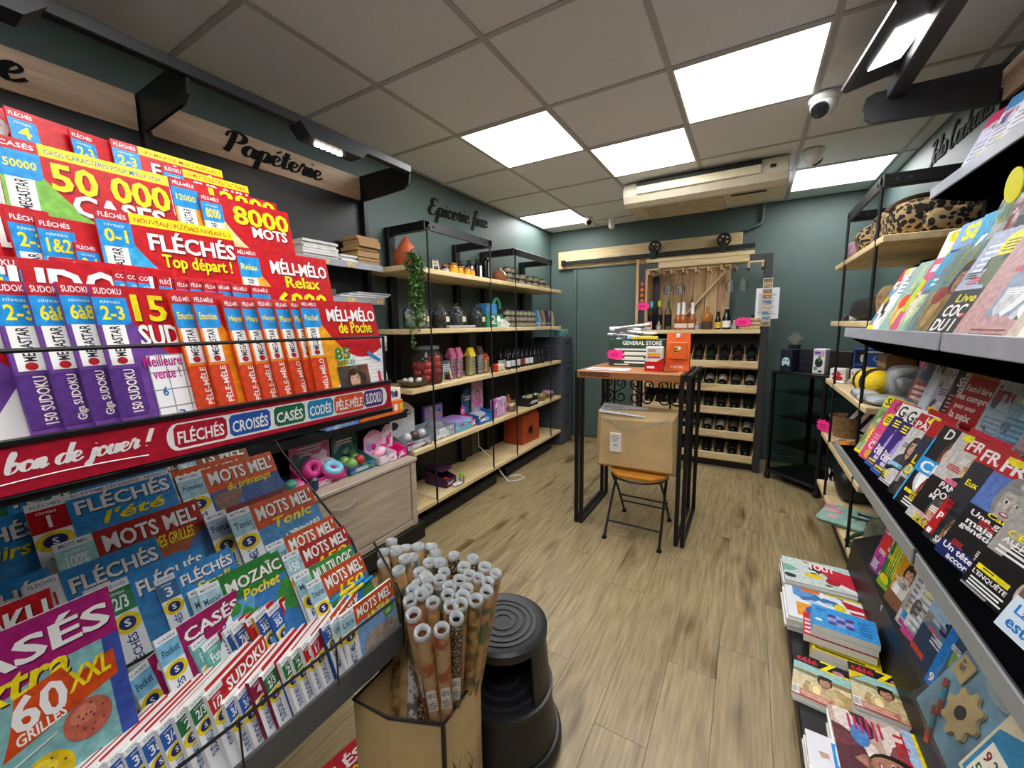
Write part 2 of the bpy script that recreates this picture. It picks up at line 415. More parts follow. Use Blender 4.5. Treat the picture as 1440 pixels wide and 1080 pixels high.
# ------------------------------------------------------------------ materials in use
M_wall = mat('green_paint', '#4d5f5b', .55, var=.05, scale=3)
M_let = mat('black_lettering', '#08080a', .7, var=.05, spec=.2)
M_black = mat('black_metal', '#0f1012', .45, var=.15, spec=.4)
M_dark = mat('dark_laminate', '#111216', .5, var=.1)
M_char = mat('charcoal_metal', '#2b2c30', .42, var=.1)
M_grey = mat('grey_edge', '#a3a8b2', .4, var=.06)
M_white = mat('white_plastic', '#e6e6e4', .35, var=.03)
M_page = mat('paper_pages', '#eeece6', .75, var=.05, scale=120)
M_card = mat('brown_cardboard', '#c9ad7b', .7, var=.1, scale=9)
M_pine = wood('pine_board', '#c9ac78', '#ead7aa', 4, (9, 1.2, 9), .55, .06)
M_pineX = wood('pine_board_across', '#c4a876', '#e6d3a6', 4, (1.2, 9, 9), .55, .06, '#b98f5c')
M_pineV = wood('pine_plank_upright', '#b08a60', '#d8b88c', 3, (10, 10, 1), .6, .14, '#a07850')
M_floor = wood('floor_vinyl', '#7a6a4a', '#b09c74', 6.5, (12, .8, 12), .40, .05, '#a89a80')
M_oak = wood('greyed_oak', '#a0917f', '#c6b8a6', 4, (12, 1, 12), .5, .03)
M_band = wood('sign_wood', '#b39478', '#d9bfa4', 4, (12, 1, 12), .5, .05)
M_tile = mat('ceiling_tile', '#e6ecf4', .85, var=.05, scale=160, bump=.05)
M_bar = mat('ceiling_bar', '#b4b6ba', .6, var=.03)
M_glass = glass('clear_glass')
M_film = glass('clear_wrap', '#f6f8fa', .25, .12, .05)
M_led = emit('led_diffuser', '#ffffff', PANEL)
XL, XR, YB, YF, ZC = -2.2, .91, 4.76, -2.6, 2.536

# ------------------------------------------------------------------ room shell
fl = struct(MB().box(XL, XR, YF, YB, -.06, -.006).build('floor', M_dark))
b = MB().box(-.09, .09, -.61, .61, -.012, 0, b=.001); pk = None
ny = 0
for i in range(18):
    x = XL+.0875+.18*i; off = [0, .41, .83, .2, .62, 1.03][i % 6]
    y = -1.22+off
    while y < YB+.6:
        if x < XR+.05:
            if pk is None: pk = b.build('plank', M_floor, fl); o = pk
            else: o = pk.copy(); COL.objects.link(o); o.parent = fl
            o.scale = (.995, 1, 1)
            y0, y1 = y-.61, min(y+.61, YB)
            x1 = min(x+.09, XR); x0 = max(x-.09, XL)
            o.location = ((x0+x1)/2, (y0+y1)/2, 0); o.scale = ((x1-x0)/.18*.997, (y1-y0)/1.22*.9995, 1)
        y += 1.22
struct(MB().box(XL-.1, XL, YF, YB+.1, 0, 2.7).build('wall_left', M_wall))
struct(MB().box(XR, XR+.1, YF, YB+.1, 0, 2.7).build('wall_right', M_wall))
struct(MB().box(XL, XR, YB, YB+.1, 0, 2.7).build('wall_back', M_wall))
struct(MB().box(XL, XR, YF-.1, YF, 0, 2.7).build('wall_front', mat('pale_paint', '#cfccc4', .7)))
struct(MB().box(.17, XR, YB-.012, YB, 0, .07, b=.003).build('baseboard_back', M_wall))
struct(MB().box(XL, -1.93, YB-.012, YB, 0, .07, b=.003).build('baseboard_left', M_wall))

# suspended ceiling: tiles and grid bars, each a piece of its own
ce = struct(MB().box(XL, XR, YF, YB, ZC+.03, ZC+.1).build('ceiling', M_tile))
gx = [XL, -2.177, -1.577, -.977, -.377, .223, .823, XR]
gy = [YF]+[1.473+.6*k for k in range(-6, 6)]+[YB]
LIT = {(3, 9), (2, 10) and (4, 8)}
lit = set()
def cell(x, y): return (max(i for i in range(len(gx)-1) if gx[i] <= x+1e-6), max(j for j in range(len(gy)-1) if gy[j] <= y+1e-6))
PAN = [(-.377, 2.073), (-1.577, 2.073), (-.977, 2.673), (-2.177, 3.873), (.223, 3.873), (-.977, .273), (-1.577, -.927), (-.377, -.927), (.223, -.327)]
lit = {cell(x+.01, y+.01) for x, y in PAN}
t0 = MB().box(-.5, .5, -.5, .5, -.004, .012, b=0).build('ceiling_tile', M_tile, ce); first = True
for i in range(len(gx)-1):
    for j in range(len(gy)-1):
        if (i, j) in lit: continue
        o = t0 if first else t0.copy()
        if not first: COL.objects.link(o); o.parent = ce
        first = False
        o.location = ((gx[i]+gx[i+1])/2, (gy[j]+gy[j+1])/2, ZC+.006); o.scale = (max(.004, gx[i+1]-gx[i]-.006), max(.004, gy[j+1]-gy[j]-.006), 1)
for x in gx[1:-1]: MB().box(x-.012, x+.012, YF, YB, ZC-.003, ZC+.008).build('grid_bar', M_bar, ce)
for y in gy[1:-1]: MB().box(XL, XR, y-.012, y+.012, ZC-.0028, ZC+.008).build('grid_bar', M_bar, ce)
LAB = ['square lit ceiling panel nearest the big dome camera', 'square lit ceiling panel over the mini grocery side, nearer the paper shelves',
       'square lit ceiling panel just in front of the air conditioner', 'square lit ceiling panel in the far corner above the grocery shelves',
       'square lit ceiling panel at the back by the gift shelf wall']+['square lit ceiling panel overhead, %s' % q for q in ('above the puzzle rack', 'behind the viewer over the stationery side', 'behind the viewer in the middle', 'behind the viewer toward the press side')]
for (x, y), lb in zip(PAN, LAB):
    t = thing('ceiling_light', lb, 'light', (x+.3, y+.3, ZC), 0, 'ceiling light panels')
    b = MB()
    for a0, a1, c0, c1 in ((-.29, .29, -.29, -.28), (-.29, .29, .28, .29), (-.29, -.28, -.28, .28), (.28, .29, -.28, .28)): b.box(a0, a1, c0, c1, -.006, .02)
    b.build('frame', M_white, t)
    MB().box(-.28, .28, -.28, .28, -.002, .01).build('diffuser', M_led, t)

# cameras and sensors on the ceiling
def dome_camera(loc, r, ax, lb, name='security_camera'):
    t = thing(name, lb, 'camera', loc)
    MB().lathe([(r*1.1, 0), (r*1.1, -r*.35), (r*.98, -r*.5)], 20).build('mount', M_white, t)
    MB().ball((0, 0, -r*.7), r*.95, n=18, k=12).build('housing', M_white, t)
    d = Vector(ax).normalized(); q = Vector((0, 0, 1)).rotation_difference(d).to_matrix().to_4x4()
    MB().lathe([(r*.62, r*.45), (r*.62, r*.93), (r*.5, r*1.0), (0, r*.98)], 16, T=Matrix.Translation((0, 0, -r*.75)) @ q).build('lens', mat('camera_lens', '#15171b', .15), t)
    return t
dome_camera((.262, 2.72, ZC-.004), .062, (-.5, -1, -.75), 'white dome security camera with black lens beside the largest panel')
dome_camera((.30, 3.50, ZC-.004), .055, (.6, .8, -.4), 'white dome security camera turned away, beside the air conditioner')
dome_camera((-1.55, 4.30, ZC-.004), .045, (.6, -1, -.7), 'small white security camera at the far corner panel')
t = thing('ceiling_sensor', 'small white cylindrical sensor hanging from ceiling above the sliding door', 'sensor', (-1.35, 4.48, ZC-.004))
MB().lathe([(.034, 0), (.034, -.07), (.03, -.095), (.012, -.105)], 16).build('housing', M_white, t)
MB().lathe([(.037, .0), (.037, -.008)], 16).build('base', M_white, t)

# ceiling air conditioner
ac = thing('air_conditioner', 'long cream ceiling mounted air conditioner with a dark outlet slot', 'air conditioner', (0, 0, 0))
M_ac = mat('cream_plastic', '#d3cbb2', .4, var=.04)
prof = [(3.47, ZC-.012), (3.44, 2.47), (3.445, 2.42), (3.475, 2.375), (3.53, 2.35), (4.0, 2.375), (4.12, 2.43), (4.16, ZC-.012)]
xa, xb = -.94, .17
vs = [(x, y, z) for x in (xa, xb) for y, z in prof]; n = len(prof)
MB().add(vs, [list(range(n)), list(range(2*n-1, n-1, -1))]+[(i, (i+1) % n, n+(i+1) % n, n+i) for i in range(n)]).build('body', M_ac, ac)
MB().box(xa+.10, xb-.16, 3.432, 3.447, 2.486, 2.512).build('outlet_slot', M_black, ac)
MB().box(xa+.10, xb-.16, 3.424, 3.444, 2.426, 2.484, b=.004).build('flap', mat('flap_plastic', '#d8cfae', .4, var=.04), ac)
MB().box(xb-.11, xb-.075, 3.430, 3.443, 2.452, 2.472).build('display_window', M_black, ac)
MB().box(xb-.35, xb-.12, 3.60, 3.62, 2.346, 2.357).build('slot', M_black, ac)
for xs in (xa, xb):
    MB().prism([(y, z) for y, z in prof], -.006, .006, T=Matrix(((0, 0, 1, xs), (1, 0, 0, 0), (0, 1, 0, 0), (0, 0, 0, 1)))).build('end_cap', M_white, ac)
MB().box(xa+.12, xb-.4, 3.6, 3.98, 2.348, 2.356, b=.003, T=None).build('grille', mat('cream_grille', '#b9b096', .5), ac)
t = tag(MB().tube([(.05, 4.72, 2.53), (.05, 4.72, 2.38), (.04, 4.72, 2.345), (-.09, 4.72, 2.30)], .016, 10).build('drain_pipe', mat('pipe_green', '#4c5a58', .5)), 'short painted drain pipe bending down below the air conditioner', 'pipe')

# ------------------------------------------------------------------ wall signs
script_sign('wall_lettering', 'Epicerie fine', .062, .006, M_let, None, wallmat('L', XL, 2.50, 2.275) @ Matrix.Rotation(.055, 4, 'Z'), .2, 1.36, 'black script lettering Epicerie fine on the green wall')
script_sign('wall_lettering', 'Jolis Cadeaux', .062, .006, M_let, None, wallmat('R', XR, 3.64, 2.345), .15, 1.2, 'black script lettering Jolis Cadeaux on the wall above leopard bags')

# ------------------------------------------------------------------ paper gondola along the left wall, with sign band and light rail
g = thing('wall_gondola', 'black metal wall gondola with stationery shelves and wooden sign band', 'shelving', (0, 0, 0))
MB().box(-2.19, -2.17, -.6, 1.84, .1, 2.2).build('back_panel', M_dark, g)
for z, xf in ((1.778, -2.0), (1.575, -2.0), (1.285, -2.0), (.868, -1.85)):
    s = MB().box(-2.17, xf, -.6, 1.825, z-.022, z-.002).build('shelf', M_black, g)
    MB().box(xf-.002, xf+.006, -.6, 1.825, z-.034, z+.002).build('price_rail', M_grey if z > 1 else M_black, s)
for y in (.76, 1.835): MB().box(-2.19, -2.13, y-.014, y+.014, 0, 2.2).build('upright', M_black, g)
for y0, y1 in ((-.32, .742), (.768, 1.826)): MB().box(-2.178, -2.16, y0, y1, 2.198, 2.338, b=.002).build('sign_band', M_band, g)
for y in (.755, 1.838):
    MB().prism([(-2.18, 2.19), (-2.18, 2.345), (-1.83, 2.345), (-1.765, 2.33), (-1.745, 2.28), (-1.755, 2.23), (-1.80, 2.205)], -.006, .006,
               T=Matrix(((1, 0, 0, 0), (0, 0, 1, y), (0, 1, 0, 0), (0, 0, 0, 1)))).build('bracket', M_black, g)
script_sign('lettering', 'Papéterie', .049, .004, M_let, g, wallmat('L', -2.160, 1.055, 2.238), .19, 1.34)
script_sign('lettering', 'e', .055, .004, M_let, g, wallmat('L', -2.160, .385, 2.235), .2, 1.30)
for k, y in enumerate((1.31, 1.37, .3, .36, 1.0)):
    pass
lr = thing('light_rail', 'slim black rail with LED lamp heads under the ceiling on the stationery side', 'lamp', (0, 0, 0))
MB().box(-1.775, -1.735, -.6, 1.84, 2.285, 2.325, b=.003).build('rail', M_char, lr)
for y in (1.32, .22):
    hd = MB().prism([(-.17, 0), (-.13, -.05), (.15, -.05), (.2, 0)], -.045, .045, T=Matrix(((0, 0, 1, -1.755), (1, 0, 0, y), (0, 1, 0, 2.29), (0, 0, 0, 1)))).build('lamp_head', M_char, lr)
    for k in range(5): MB().lathe([(.012, -.004), (.012, .004)], 10, c=(-1.755-.01, y-.06+.03*k, 2.2395)).build('led', emit('warm_led', '#fff0dc', 60), hd)

# sign-light gantry over the right-hand gondola
g = thing('light_gantry', 'black bracket and arm carrying a rectangular floodlight above the magazine wall', 'lamp', (0, 0, 0))
MB().prism([(.83, 2.25), (.83, 2.40), (.42, 2.40), (.392, 2.385), (.382, 2.34), (.392, 2.30), (.42, 2.275)], -.012, .012, T=Matrix(((1, 0, 0, 0), (0, 0, 1, 2.5), (0, 1, 0, 0), (0, 0, 0, 1)))).build('bracket', M_char, g)
MB().box(.46, .52, .2, 2.5, 2.36, 2.42, b=.004).build('rail', M_char, g)
T = Matrix.Translation((.40, 2.12, 2.40)) @ Matrix.Rotation(-.25, 4, 'Y') @ Matrix.Rotation(.12, 4, 'Z')
h = MB().box(-.085, .10, -.27, .27, 0, .035, b=.012, T=T).build('floodlight', M_char, g)
MB().box(-.04, .06, -.12, .12, -.004, .002, T=T).build('lamp_glass', emit('flood_led', '#ffffff', 5), h)
MB().box(.15, .155, .0, .01, 0, .001, T=T).build('screw', M_char, h)

# ------------------------------------------------------------------ sliding barn door set on the back wall
t = struct(MB().box(-1.84, -1.06, YB-.03, YB-.002, .01, 2.06, b=.003).build('door_1', M_wall))
for x0, x1 in ((-1.885, -1.845), (-1.055, -1.015)): MB().box(x0, x1, YB-.036, YB, 0, 2.10, b=.003).build('door_frame', M_wall, t)
MB().box(-1.885, -1.015, YB-.036, YB, 2.064, 2.10, b=.003).build('door_frame', M_wall, t)
for z in (.72, .80): MB().lathe([(.008, 0), (.008, .006)], 8, T=wallmat('B', -1.78, YB-.03, z)).build('screw_hole', M_black, t)
rt = thing('sliding_door_rail', 'black sliding door rail with spoked rollers on a pine backing board', 'rail', (0, 0, 0))
MB().box(-2.08, -.11, YB-.045, YB-.001, 2.08, 2.285, b=.003).build('backing_board', M_pineX, rt)
MB().box(-2.02, .0, YB-.085, YB-.075, 2.118, 2.162, b=.002).build('rail', M_black, rt)
for x in (-1.985, -1.6, -1.2, -.8, -.4): MB().lathe([(.014, 0), (.014, .035), (.02, .036), (.02, .048)], 10, T=wallmat('B', x, YB-.043, 2.14)).build('rail_bolt', M_black, rt)
MB().box(-2.02, -1.97, YB-.105, YB-.07, 2.11, 2.175, b=.006).build('end_stop', M_black, rt)
bd = thing('barn_door', 'pine plank sliding barn door behind the wine display', 'door', (0, 0, 0))
for k in range(7): MB().box(-.98+.113*k, -.98+.113*k+.110, YB-.13, YB-.10, .04, 2.08, b=.004).build('plank', M_pineV, bd)
for z in (1.95, .15): MB().box(-.98, -.192, YB-.152, YB-.13, z, z+.12, b=.004).build('ledge', M_pineX, bd)
MB().bar((-.95, YB-.143, 1.05), (-.24, YB-.143, 1.90), .02, .11, up=(0, 1, 0)).build('brace', M_pineX, bd)
for x in (-1.0+.07, -.27):
    hg = MB().box(x-.022, x+.022, YB-.165, YB-.155, 1.95, 2.23, b=.003).build('hanger_strap', M_black, bd)
    w_ = MB()
    w_.tube([(x+.055*math.cos(a), YB-.10, 2.22+.055*math.sin(a)) for a in [k*PI/10 for k in range(20)]], .012, 8, closed=True)
    w_.lathe([(.018, -.02), (.018, .02)], 10, T=Matrix.Translation((x, YB-.10, 2.22)) @ Matrix.Rotation(PI/2, 4, 'X'))
    for k in range(5): a = 2*PI*k/5; w_.bar((x, YB-.10, 2.22), (x+.05*math.cos(a), YB-.10, 2.22+.05*math.sin(a)), .016, .016, up=(0, 1, 0))
    w_.build('roller_wheel', M_black, hg)

# ------------------------------------------------------------------ wine display rack
Y0, Y1 = 4.29, 4.58
wr = thing('wine_rack', 'tall charcoal and pine wine display rack with bottle bins and glass hanger', 'rack', (0, 0, 0))
for x0, x1 in ((-1.0, -.94), (.082, .142)): MB().box(x0, x1, Y0, Y1, 0, 2.0, b=.003).build('post', M_char, wr)
MB().box(-1.03, -1.002, Y0-.005, Y1, .05, 2.05, b=.002).build('side_slat', M_pineV, wr)
MB().box(-.938, -.915, Y0, Y1, .1, 1.95, b=.002).build('side_slat', M_pineV, wr)
MB().box(-1.0, .142, Y0+.002, Y0+.04, 1.93, 2.0, b=.002).build('top_rail', M_char, wr)
MB().box(-.812, -.037, Y0-.028, Y0-.002, 1.94, 1.998, b=.003).build('header_board', M_pineX, wr)
MB().box(-.93, -.0, Y0-.02, Y0+.01, 2.002, 2.035, b=.003).build('header_board', M_pineX, wr)
for k in range(10): MB().box(-.915+.108*k, -.895+.108*k, Y0-.02, Y1-.05, 1.885, 1.93, b=.002).build('glass_hanger_slat', M_pineV, wr)
MB().box(-.93, .08, Y0, Y0+.015, 1.93, 1.945).build('hanger_bar', M_pineX, wr)
MB().box(-.915, -.85, Y1-.03, Y1, .1, 1.9, b=.002).build('rear_strip', M_char, wr)
MB().box(-.94, .08, Y0-.03, Y1, 1.30, 1.337, b=.003).build('top_shelf', M_pineX, wr)
MB().box(-.94, .08, Y1-.02, Y1, .06, 1.3).build('back_panel', M_dark, wr)
MB().box(-.94, .082, Y0+.06, Y0+.08, 0, .08).build('plinth', M_dark, wr)
binz = (.98, .755, .535, .305, .085)
for z in binz:
    MB().box(-.94, .08, Y0-.012, Y0+.008, z, z+.068, b=.003).build('bin_front', M_pineX, wr)
    MB().add([(-.94, Y0+.008, z+.004), (.08, Y0+.008, z+.004), (.08, Y1-.02, z+.11), (-.94, Y1-.02, z+.11), (-.94, Y0+.008, z-.01), (.08, Y0+.008, z-.01), (.08, Y1-.02, z+.096), (-.94, Y1-.02, z+.096)],
             [(0, 1, 2, 3), (4, 5, 6, 7), (0, 1, 5, 4), (2, 3, 7, 6)]).build('bin_floor', M_pineX, wr)
    for k in range(10):
        x = -.94+.113*k
        MB().add([(x, Y0+.01, z+.06), (x+.008, Y0+.01, z+.06), (x+.008, Y1-.03, z+.2), (x, Y1-.03, z+.2), (x, Y0+.01, z+.004), (x+.008, Y0+.01, z+.004), (x+.008, Y1-.03, z+.1), (x, Y1-.03, z+.1)],
                 [(0, 1, 2, 3), (4, 5, 6, 7), (0, 3, 7, 4), (1, 2, 6, 5), (0, 1, 5, 4), (2, 3, 7, 6)]).build('divider', M_pineV, wr)
M_bot = mat('dark_bottle_glass', '#0e1210', .12, var=.1, spec=.6)
def bottle(name, lb, cat, prof, mats, group=None, label_z=None, r=.036, labcol=None, cap=None, capz=None):
    t = thing(name, lb, cat, (0, 0, 0), 0, group)
    MB().lathe(prof, 16).build('body', mats[0], t)
    if label_z:
        MB().lathe([(r+.0008, label_z[0]), (r+.0008, label_z[1])], 16, cap=False).build('paper_label', mats[1], t)
    if cap: MB().lathe(cap, 12).build('cap', mats[2], t)
    return t
wine_prof = [(.034, 0), (.0375, .006), (.0375, .175), (.034, .2), (.018, .235), (.0145, .25), (.0145, .30), (.016, .30), (.016, .312), (.0, .312)]
W0 = None
labc = ['#2b2320', '#8d8a84', '#33241e', '#a9a39a', '#1d2a22', '#5b4d3c']
for r_, z in enumerate(binz):
    for k in range(9):
        x = -.94+.113*k+.06
        cc = labc[(k*2+r_*3) % 6]; c2 = ['#101512', '#140d0c', '#0f1511'][(k+r_) % 3]
        t = thing('wine_bottle', 'dark bottle in wine rack, %s bin row from top, %s from glass cabinet' % (ORD[r_], ORD[8-k]), 'bottle', (0, 0, 0), 0, 'wine bottles in the rack bins')
        if r_ == 0 and k == 0:
            body = MB().lathe(wine_prof, 14).build('body', M_bot, t)
            lab = MB().lathe([(.0383, .05), (.0383, .13)], 14, cap=False).build('paper_label', ink(cc), t)
            cap = MB().lathe([(.0155, .245), (.0155, .295), (.017, .298), (.017, .3135), (0, .3135)], 12).build('capsule', ink('#3a1016'), t)
            PB = (body.data, lab.data, cap.data); PL = {}
        else:
            for nm, me in zip(('body', 'paper_label', 'capsule'), PB):
                if nm == 'paper_label':
                    if cc not in PL: PL[cc] = me.copy(); PL[cc].materials[0] = ink(cc)
                    me = PL[cc]
                q = bpy.data.objects.new(nm, me); COL.objects.link(q); q.parent = t
        t.matrix_world = Matrix.Translation((x, Y0+.035, z+.053)) @ Matrix.Rotation(math.radians(-58), 4, 'X')
# bottles standing on the rack
M_clear = glass('clear_bottle', '#eef4f2', .2, .02)
def std_bottle(x, lb, h, r, gl, labc, capc, neck, y=4.36, sphere=False, z=1.338):
    x *= 1.05; h *= 1.05; r *= 1.05
    t = thing('spirit_bottle' if gl is M_clear else 'bottle', lb, 'bottle', (x, y, z), 0)
    if sphere: pr = [(.04, 0), (.043, .01), (.04, .05), (.05, .085), (.053, .115), (.045, .145), (.016, .165), (.014, .17), (.014, .215), (0, .215)]
    else: pr = [(r*.9, 0), (r, .006), (r, h*neck), (r*.85, h*(neck+.08)), (r*.42, h*(neck+.2)), (r*.36, h*.97), (r*.38, h), (0, h)]
    MB().lathe(pr, 16).build('body', gl, t)
    if labc: MB().lathe([(r+.001, h*.12), (r+.001, h*neck*.85)], 16, cap=False).build('paper_label', ink(labc), t)
    if capc: MB().lathe([(r*.42, h*.8), (r*.44, h*1.005), (0, h*1.006)], 12).build('cap', ink(capc), t)
    return t
std_bottle(-.840, 'clear bottle with blue cap and black label beside the pink price star', .275, .032, M_clear, '#17181a', '#5cc3ea', .62)
std_bottle(-.769, 'clear bottle with lime yellow cap and black label on the wine rack', .278, .032, M_clear, '#17181a', '#d3e21a', .62)
std_bottle(-.686, 'clear bottle with green cap and black label on the wine rack', .275, .032, M_clear, '#17181a', '#2f7a3c', .62)
M_rose = mat('rose_wine', '#a65a2c', .12, var=.15)
ro = [(-.592, .262, 'leftmost of three rosé bottles with white foil necks'), (-.545, .268, 'middle one of three rosé bottles with white foil necks'), (-.471, .262, 'rosé bottle with white foil neck, set apart next to chalk tag')]
for k, (x, h, lb) in enumerate(ro):
    t = thing('rose_bottle', lb, 'bottle', (x*1.05, 4.36-.03*(k == 1), 1.338), 0, 'rosé bottles on the rack')
    MB().lathe([(.034, 0), (.037, .006), (.037, .09), (.033, .115), (.018, .15), (.014, .175), (.014, h-.01), (.016, h), (0, h)], 16).build('body', M_rose, t)
    MB().lathe([(.0185, .15), (.0155, .18), (.0155, h-.004), (.0175, h+.002), (0, h+.003)], 12).build('foil', ink('#eef0f2'), t)
    MB().lathe([(.0378, .02), (.0378, .062)], 14, cap=False).build('paper_label', ink('#e8dcd2'), t)
M_rum = mat('amber_spirit', '#a8682e', .1, var=.2)
rum = std_bottle(-.345, 'round amber spirit bottle with wicker base and thin neck', .22, .045, M_rum, None, None, .5, sphere=True)
MB().lathe([(.046, 0), (.05, .02), (.05, .07), (.046, .085)], 14, cap=False).build('wicker_base', mat('dark_wicker', '#4a3524', .8, bump=.5, scale=90), rum)
for k, (x, h, r, lc, lb) in enumerate(((-.255, .165, .026, '#e2b63c', 'short dark beer bottle with yellow and white label'), (-.187, .195, .036, '#eceae4', 'wide dark beer bottle with white label'))):
    t = thing('beer_bottle', lb, 'bottle', (x*1.05, 4.35, 1.338))
    MB().lathe([(r*.95, 0), (r, .006), (r, h*.5), (r*.8, h*.65), (r*.5, h*.82), (r*.46, h), (0, h)], 16).build('body', M_bot, t)
    MB().lathe([(r+.001, h*.1), (r+.001, h*.42)], 14, cap=False).build('paper_label', ink(lc), t)
    MB().lathe([(r*.55, h*.62), (r*.52, h*1.01), (0, h*1.015)], 12).build('cap', ink('#141414'), t)
    if k: MB().lathe([(r*.54, h*.985), (r*.54, h*1.03), (0, h*1.03)], 12).build('rim', ink('#cfd2d6'), t)
M_slate = mat('slate', '#3a4149', .6)
for x, lb in ((-.765, 'small slate price tag in front of the lime capped bottle'), (-.425, 'small slate price tag beside the amber spirit bottle'), (-.125, 'small slate price tag beside the pallet crate')):
    t = thing('slate_tag', lb, 'price tag', (x*1.04, 4.295, 1.338), 0, 'slate price tags')
    pr = Pr(.05, .05); pr.lines(.15, .2, .85, .85, 4, '#c8ccd0')
    m = MB().box(-.028, .028, -.004, .004, .004, .06, b=.002, T=Matrix.Rotation(-.25, 4, 'X')).build('board', M_slate, t)
    MB().box(-.014, .014, -.012, .02, 0, .012, b=.002).build('stand', M_pineX, t)
    MB().box(-.006, .006, .0, .008, .05, .085, b=.002).build('peg', M_pineX, t)
    pr.build('chalk_writing', t, mw=Matrix.Translation((-.025, -.0045, .006)) @ Matrix.Rotation(PI/2-.25, 4, 'X'))
def star(name, loc, mw, lb, txt=True, r=.055):
    P = []
    for k in range(28):
        a = 2*PI*k/28; q = r*(1.08 if k % 2 else .80); P.append((q*1.25*math.copysign(abs(math.cos(a))**.7, math.cos(a)), q*.75*math.copysign(abs(math.sin(a))**.7, math.sin(a))))
    o = MB().prism(P, 0, .002).build(name, mat('fluo_pink', '#ff2f93', .5, var=.02), mw=mw)
    tag(o, lb, 'price tag', 'pink price stars')
    if txt:
        p = Pr(r*2, r); p.lines(.15, .25, .9, .8, 2, '#9c1560', .45)
        p.build('handwriting', o, loc=(-r, -r*.5, .002))
    return o
star('price_star', 0, wallmat('B', -.955, 4.287, 1.58), 'fluorescent pink price star on the wine rack post')
star('price_star', 0, wallmat('B', -.057, 4.268, 1.405), 'fluorescent pink price star on the small pallet crate')
t = thing('pallet_crate', 'small wooden crate with orange pattern on the wine rack', 'crate', (0, 0, 0))
for z in (1.345, 1.38, 1.415): MB().box(-.09, .075, 4.28, 4.29, z, z+.026, b=.002).build('slat', M_pineX, t)
for x in (-.09, .065): MB().box(x, x+.01, 4.292, 4.40, 1.338, 1.445, b=.002).build('side', M_pineV, t)
MB().box(-.08, .065, 4.292, 4.40, 1.338, 1.346).build('base', M_pineX, t)
p = Pr(.16, .028); [p.ell(.1+.2*k, .5, .05, .3, '#e0902c', 8) for k in range(5)]; p.build('printed_pattern', t, mw=wallmat('B', -.088, 4.2795, 1.344)); p.build('printed_pattern', t, mw=wallmat('B', -.088, 4.2795, 1.414))
tag(MB().box(-.0, .07, 4.31, 4.38, 1.447, 1.468, b=.003).build('card_box', M_black), 'small black box on top of the pallet crate', 'box')
t = thing('sample_pack', 'small pink and white pouch at the rack post', 'packet', (-.90, 4.31, 1.338)); MB().box(-.035, .035, -.01, .01, 0, .085, b=.006).build('pouch', mat('pouch_pink', '#d9a7ae', .5), t)
p = Pr(.06, .06); p.rect(.1, .35, .9, .7, '#2b2226'); p.lines(.15, .05, .85, .3, 2, '#fff0f2'); p.build('print', t, mw=wallmat('B', -.03, -.0105, .01))
for k in range(4):
    P = [((.024 if i % 2 else .014)*math.cos(i*PI/6), (.024 if i % 2 else .014)*math.sin(i*PI/6)) for i in range(12)]
    tag(MB().prism(P, 0, .008, T=wallmat('B', -.965, Y0-.002, 1.80-.055*k)).build('felt_flower', mat('orange_felt', '#c8671c', .9)), 'orange felt flower on the rack post, %s from the top' % ORD[k], 'ornament', 'orange felt flowers')
# hanging glasses
gp = [(.0, 0), (.032, .002), (.033, .005), (.005, .012), (.0035, .05), (.004, .085), (.02, .105), (.036, .135), (.038, .16), (.031, .205)]
G0 = None
for (x, y, lb) in ((-0.733, 4.36, 'hanging wine glass, front one of the pair nearest the post'), (-0.728, 4.46, 'hanging wine glass, behind another, nearest the post'), (-0.624, 4.36, 'hanging wine glass in the second slot, front one'), (-0.619, 4.46, 'hanging wine glass in the second slot, rear one'),
                  (-.182, 4.36, 'single hanging wine glass in front of the barn door edge'), (-0.078, 4.36, 'hanging wine glass nearest the picture cards')):
    if G0 is None:
        G0 = t = thing('wine_glass', lb, 'glass', (x, y, 1.895), 0, 'hanging wine glasses'); MB().lathe([(r*1.05, -z) for r, z in gp], 18, cap=False).build('bowl', glass('stemware', '#f6f8f8', .3, .02, .06), t)
        MB().lathe([(.0335, -.004), (.0345, -.007)], 18, cap=False).build('foot_rim', glass('stemware', '#ffffff'), t)
    else: dup(G0, (x, y, 1.895), 0, lb)
# picture cards and notice on the far post
t = thing('card_strip', 'hanging strip of small picture cards on the charcoal post', 'cards', (0, 0, 0))
cc = ['#8b6a4e', '#b08a5e', '#94684a', '#a06c3c', '#4b7fa8', '#c0b296', '#5b88a8', '#6a90a6', '#86725a']
for k in range(9):
    q = MB().box(.078, .150, 4.272, 4.276, 1.742-.047*k, 1.785-.047*k).build('picture_card', ink('#d8d0c2'), t)
    p = Pr(.07, .04); p.rect(.05, .1, .95, .9, cc[k]); p.blobs(.05, .1, .95, .9, [cc[(k+3) % 9], '#d9cfae', '#5a4a38'], 5, k, .12); p.build('picture', q, mw=wallmat('B', .079, 4.2715, 1.7435-.047*k))
o = tag(MB().box(.03, .205, 4.281, 4.284, 1.43, 1.70).build('notice_sheet', ink('#dfe2e6')), 'white printed notice hanging behind the picture cards', 'notice')
p = Pr(.175, .27); p.lines(.12, .15, .9, .85, 14, '#8a8f98', .35); p.build('print', o, mw=wallmat('B', .03, 4.2805, 1.43))
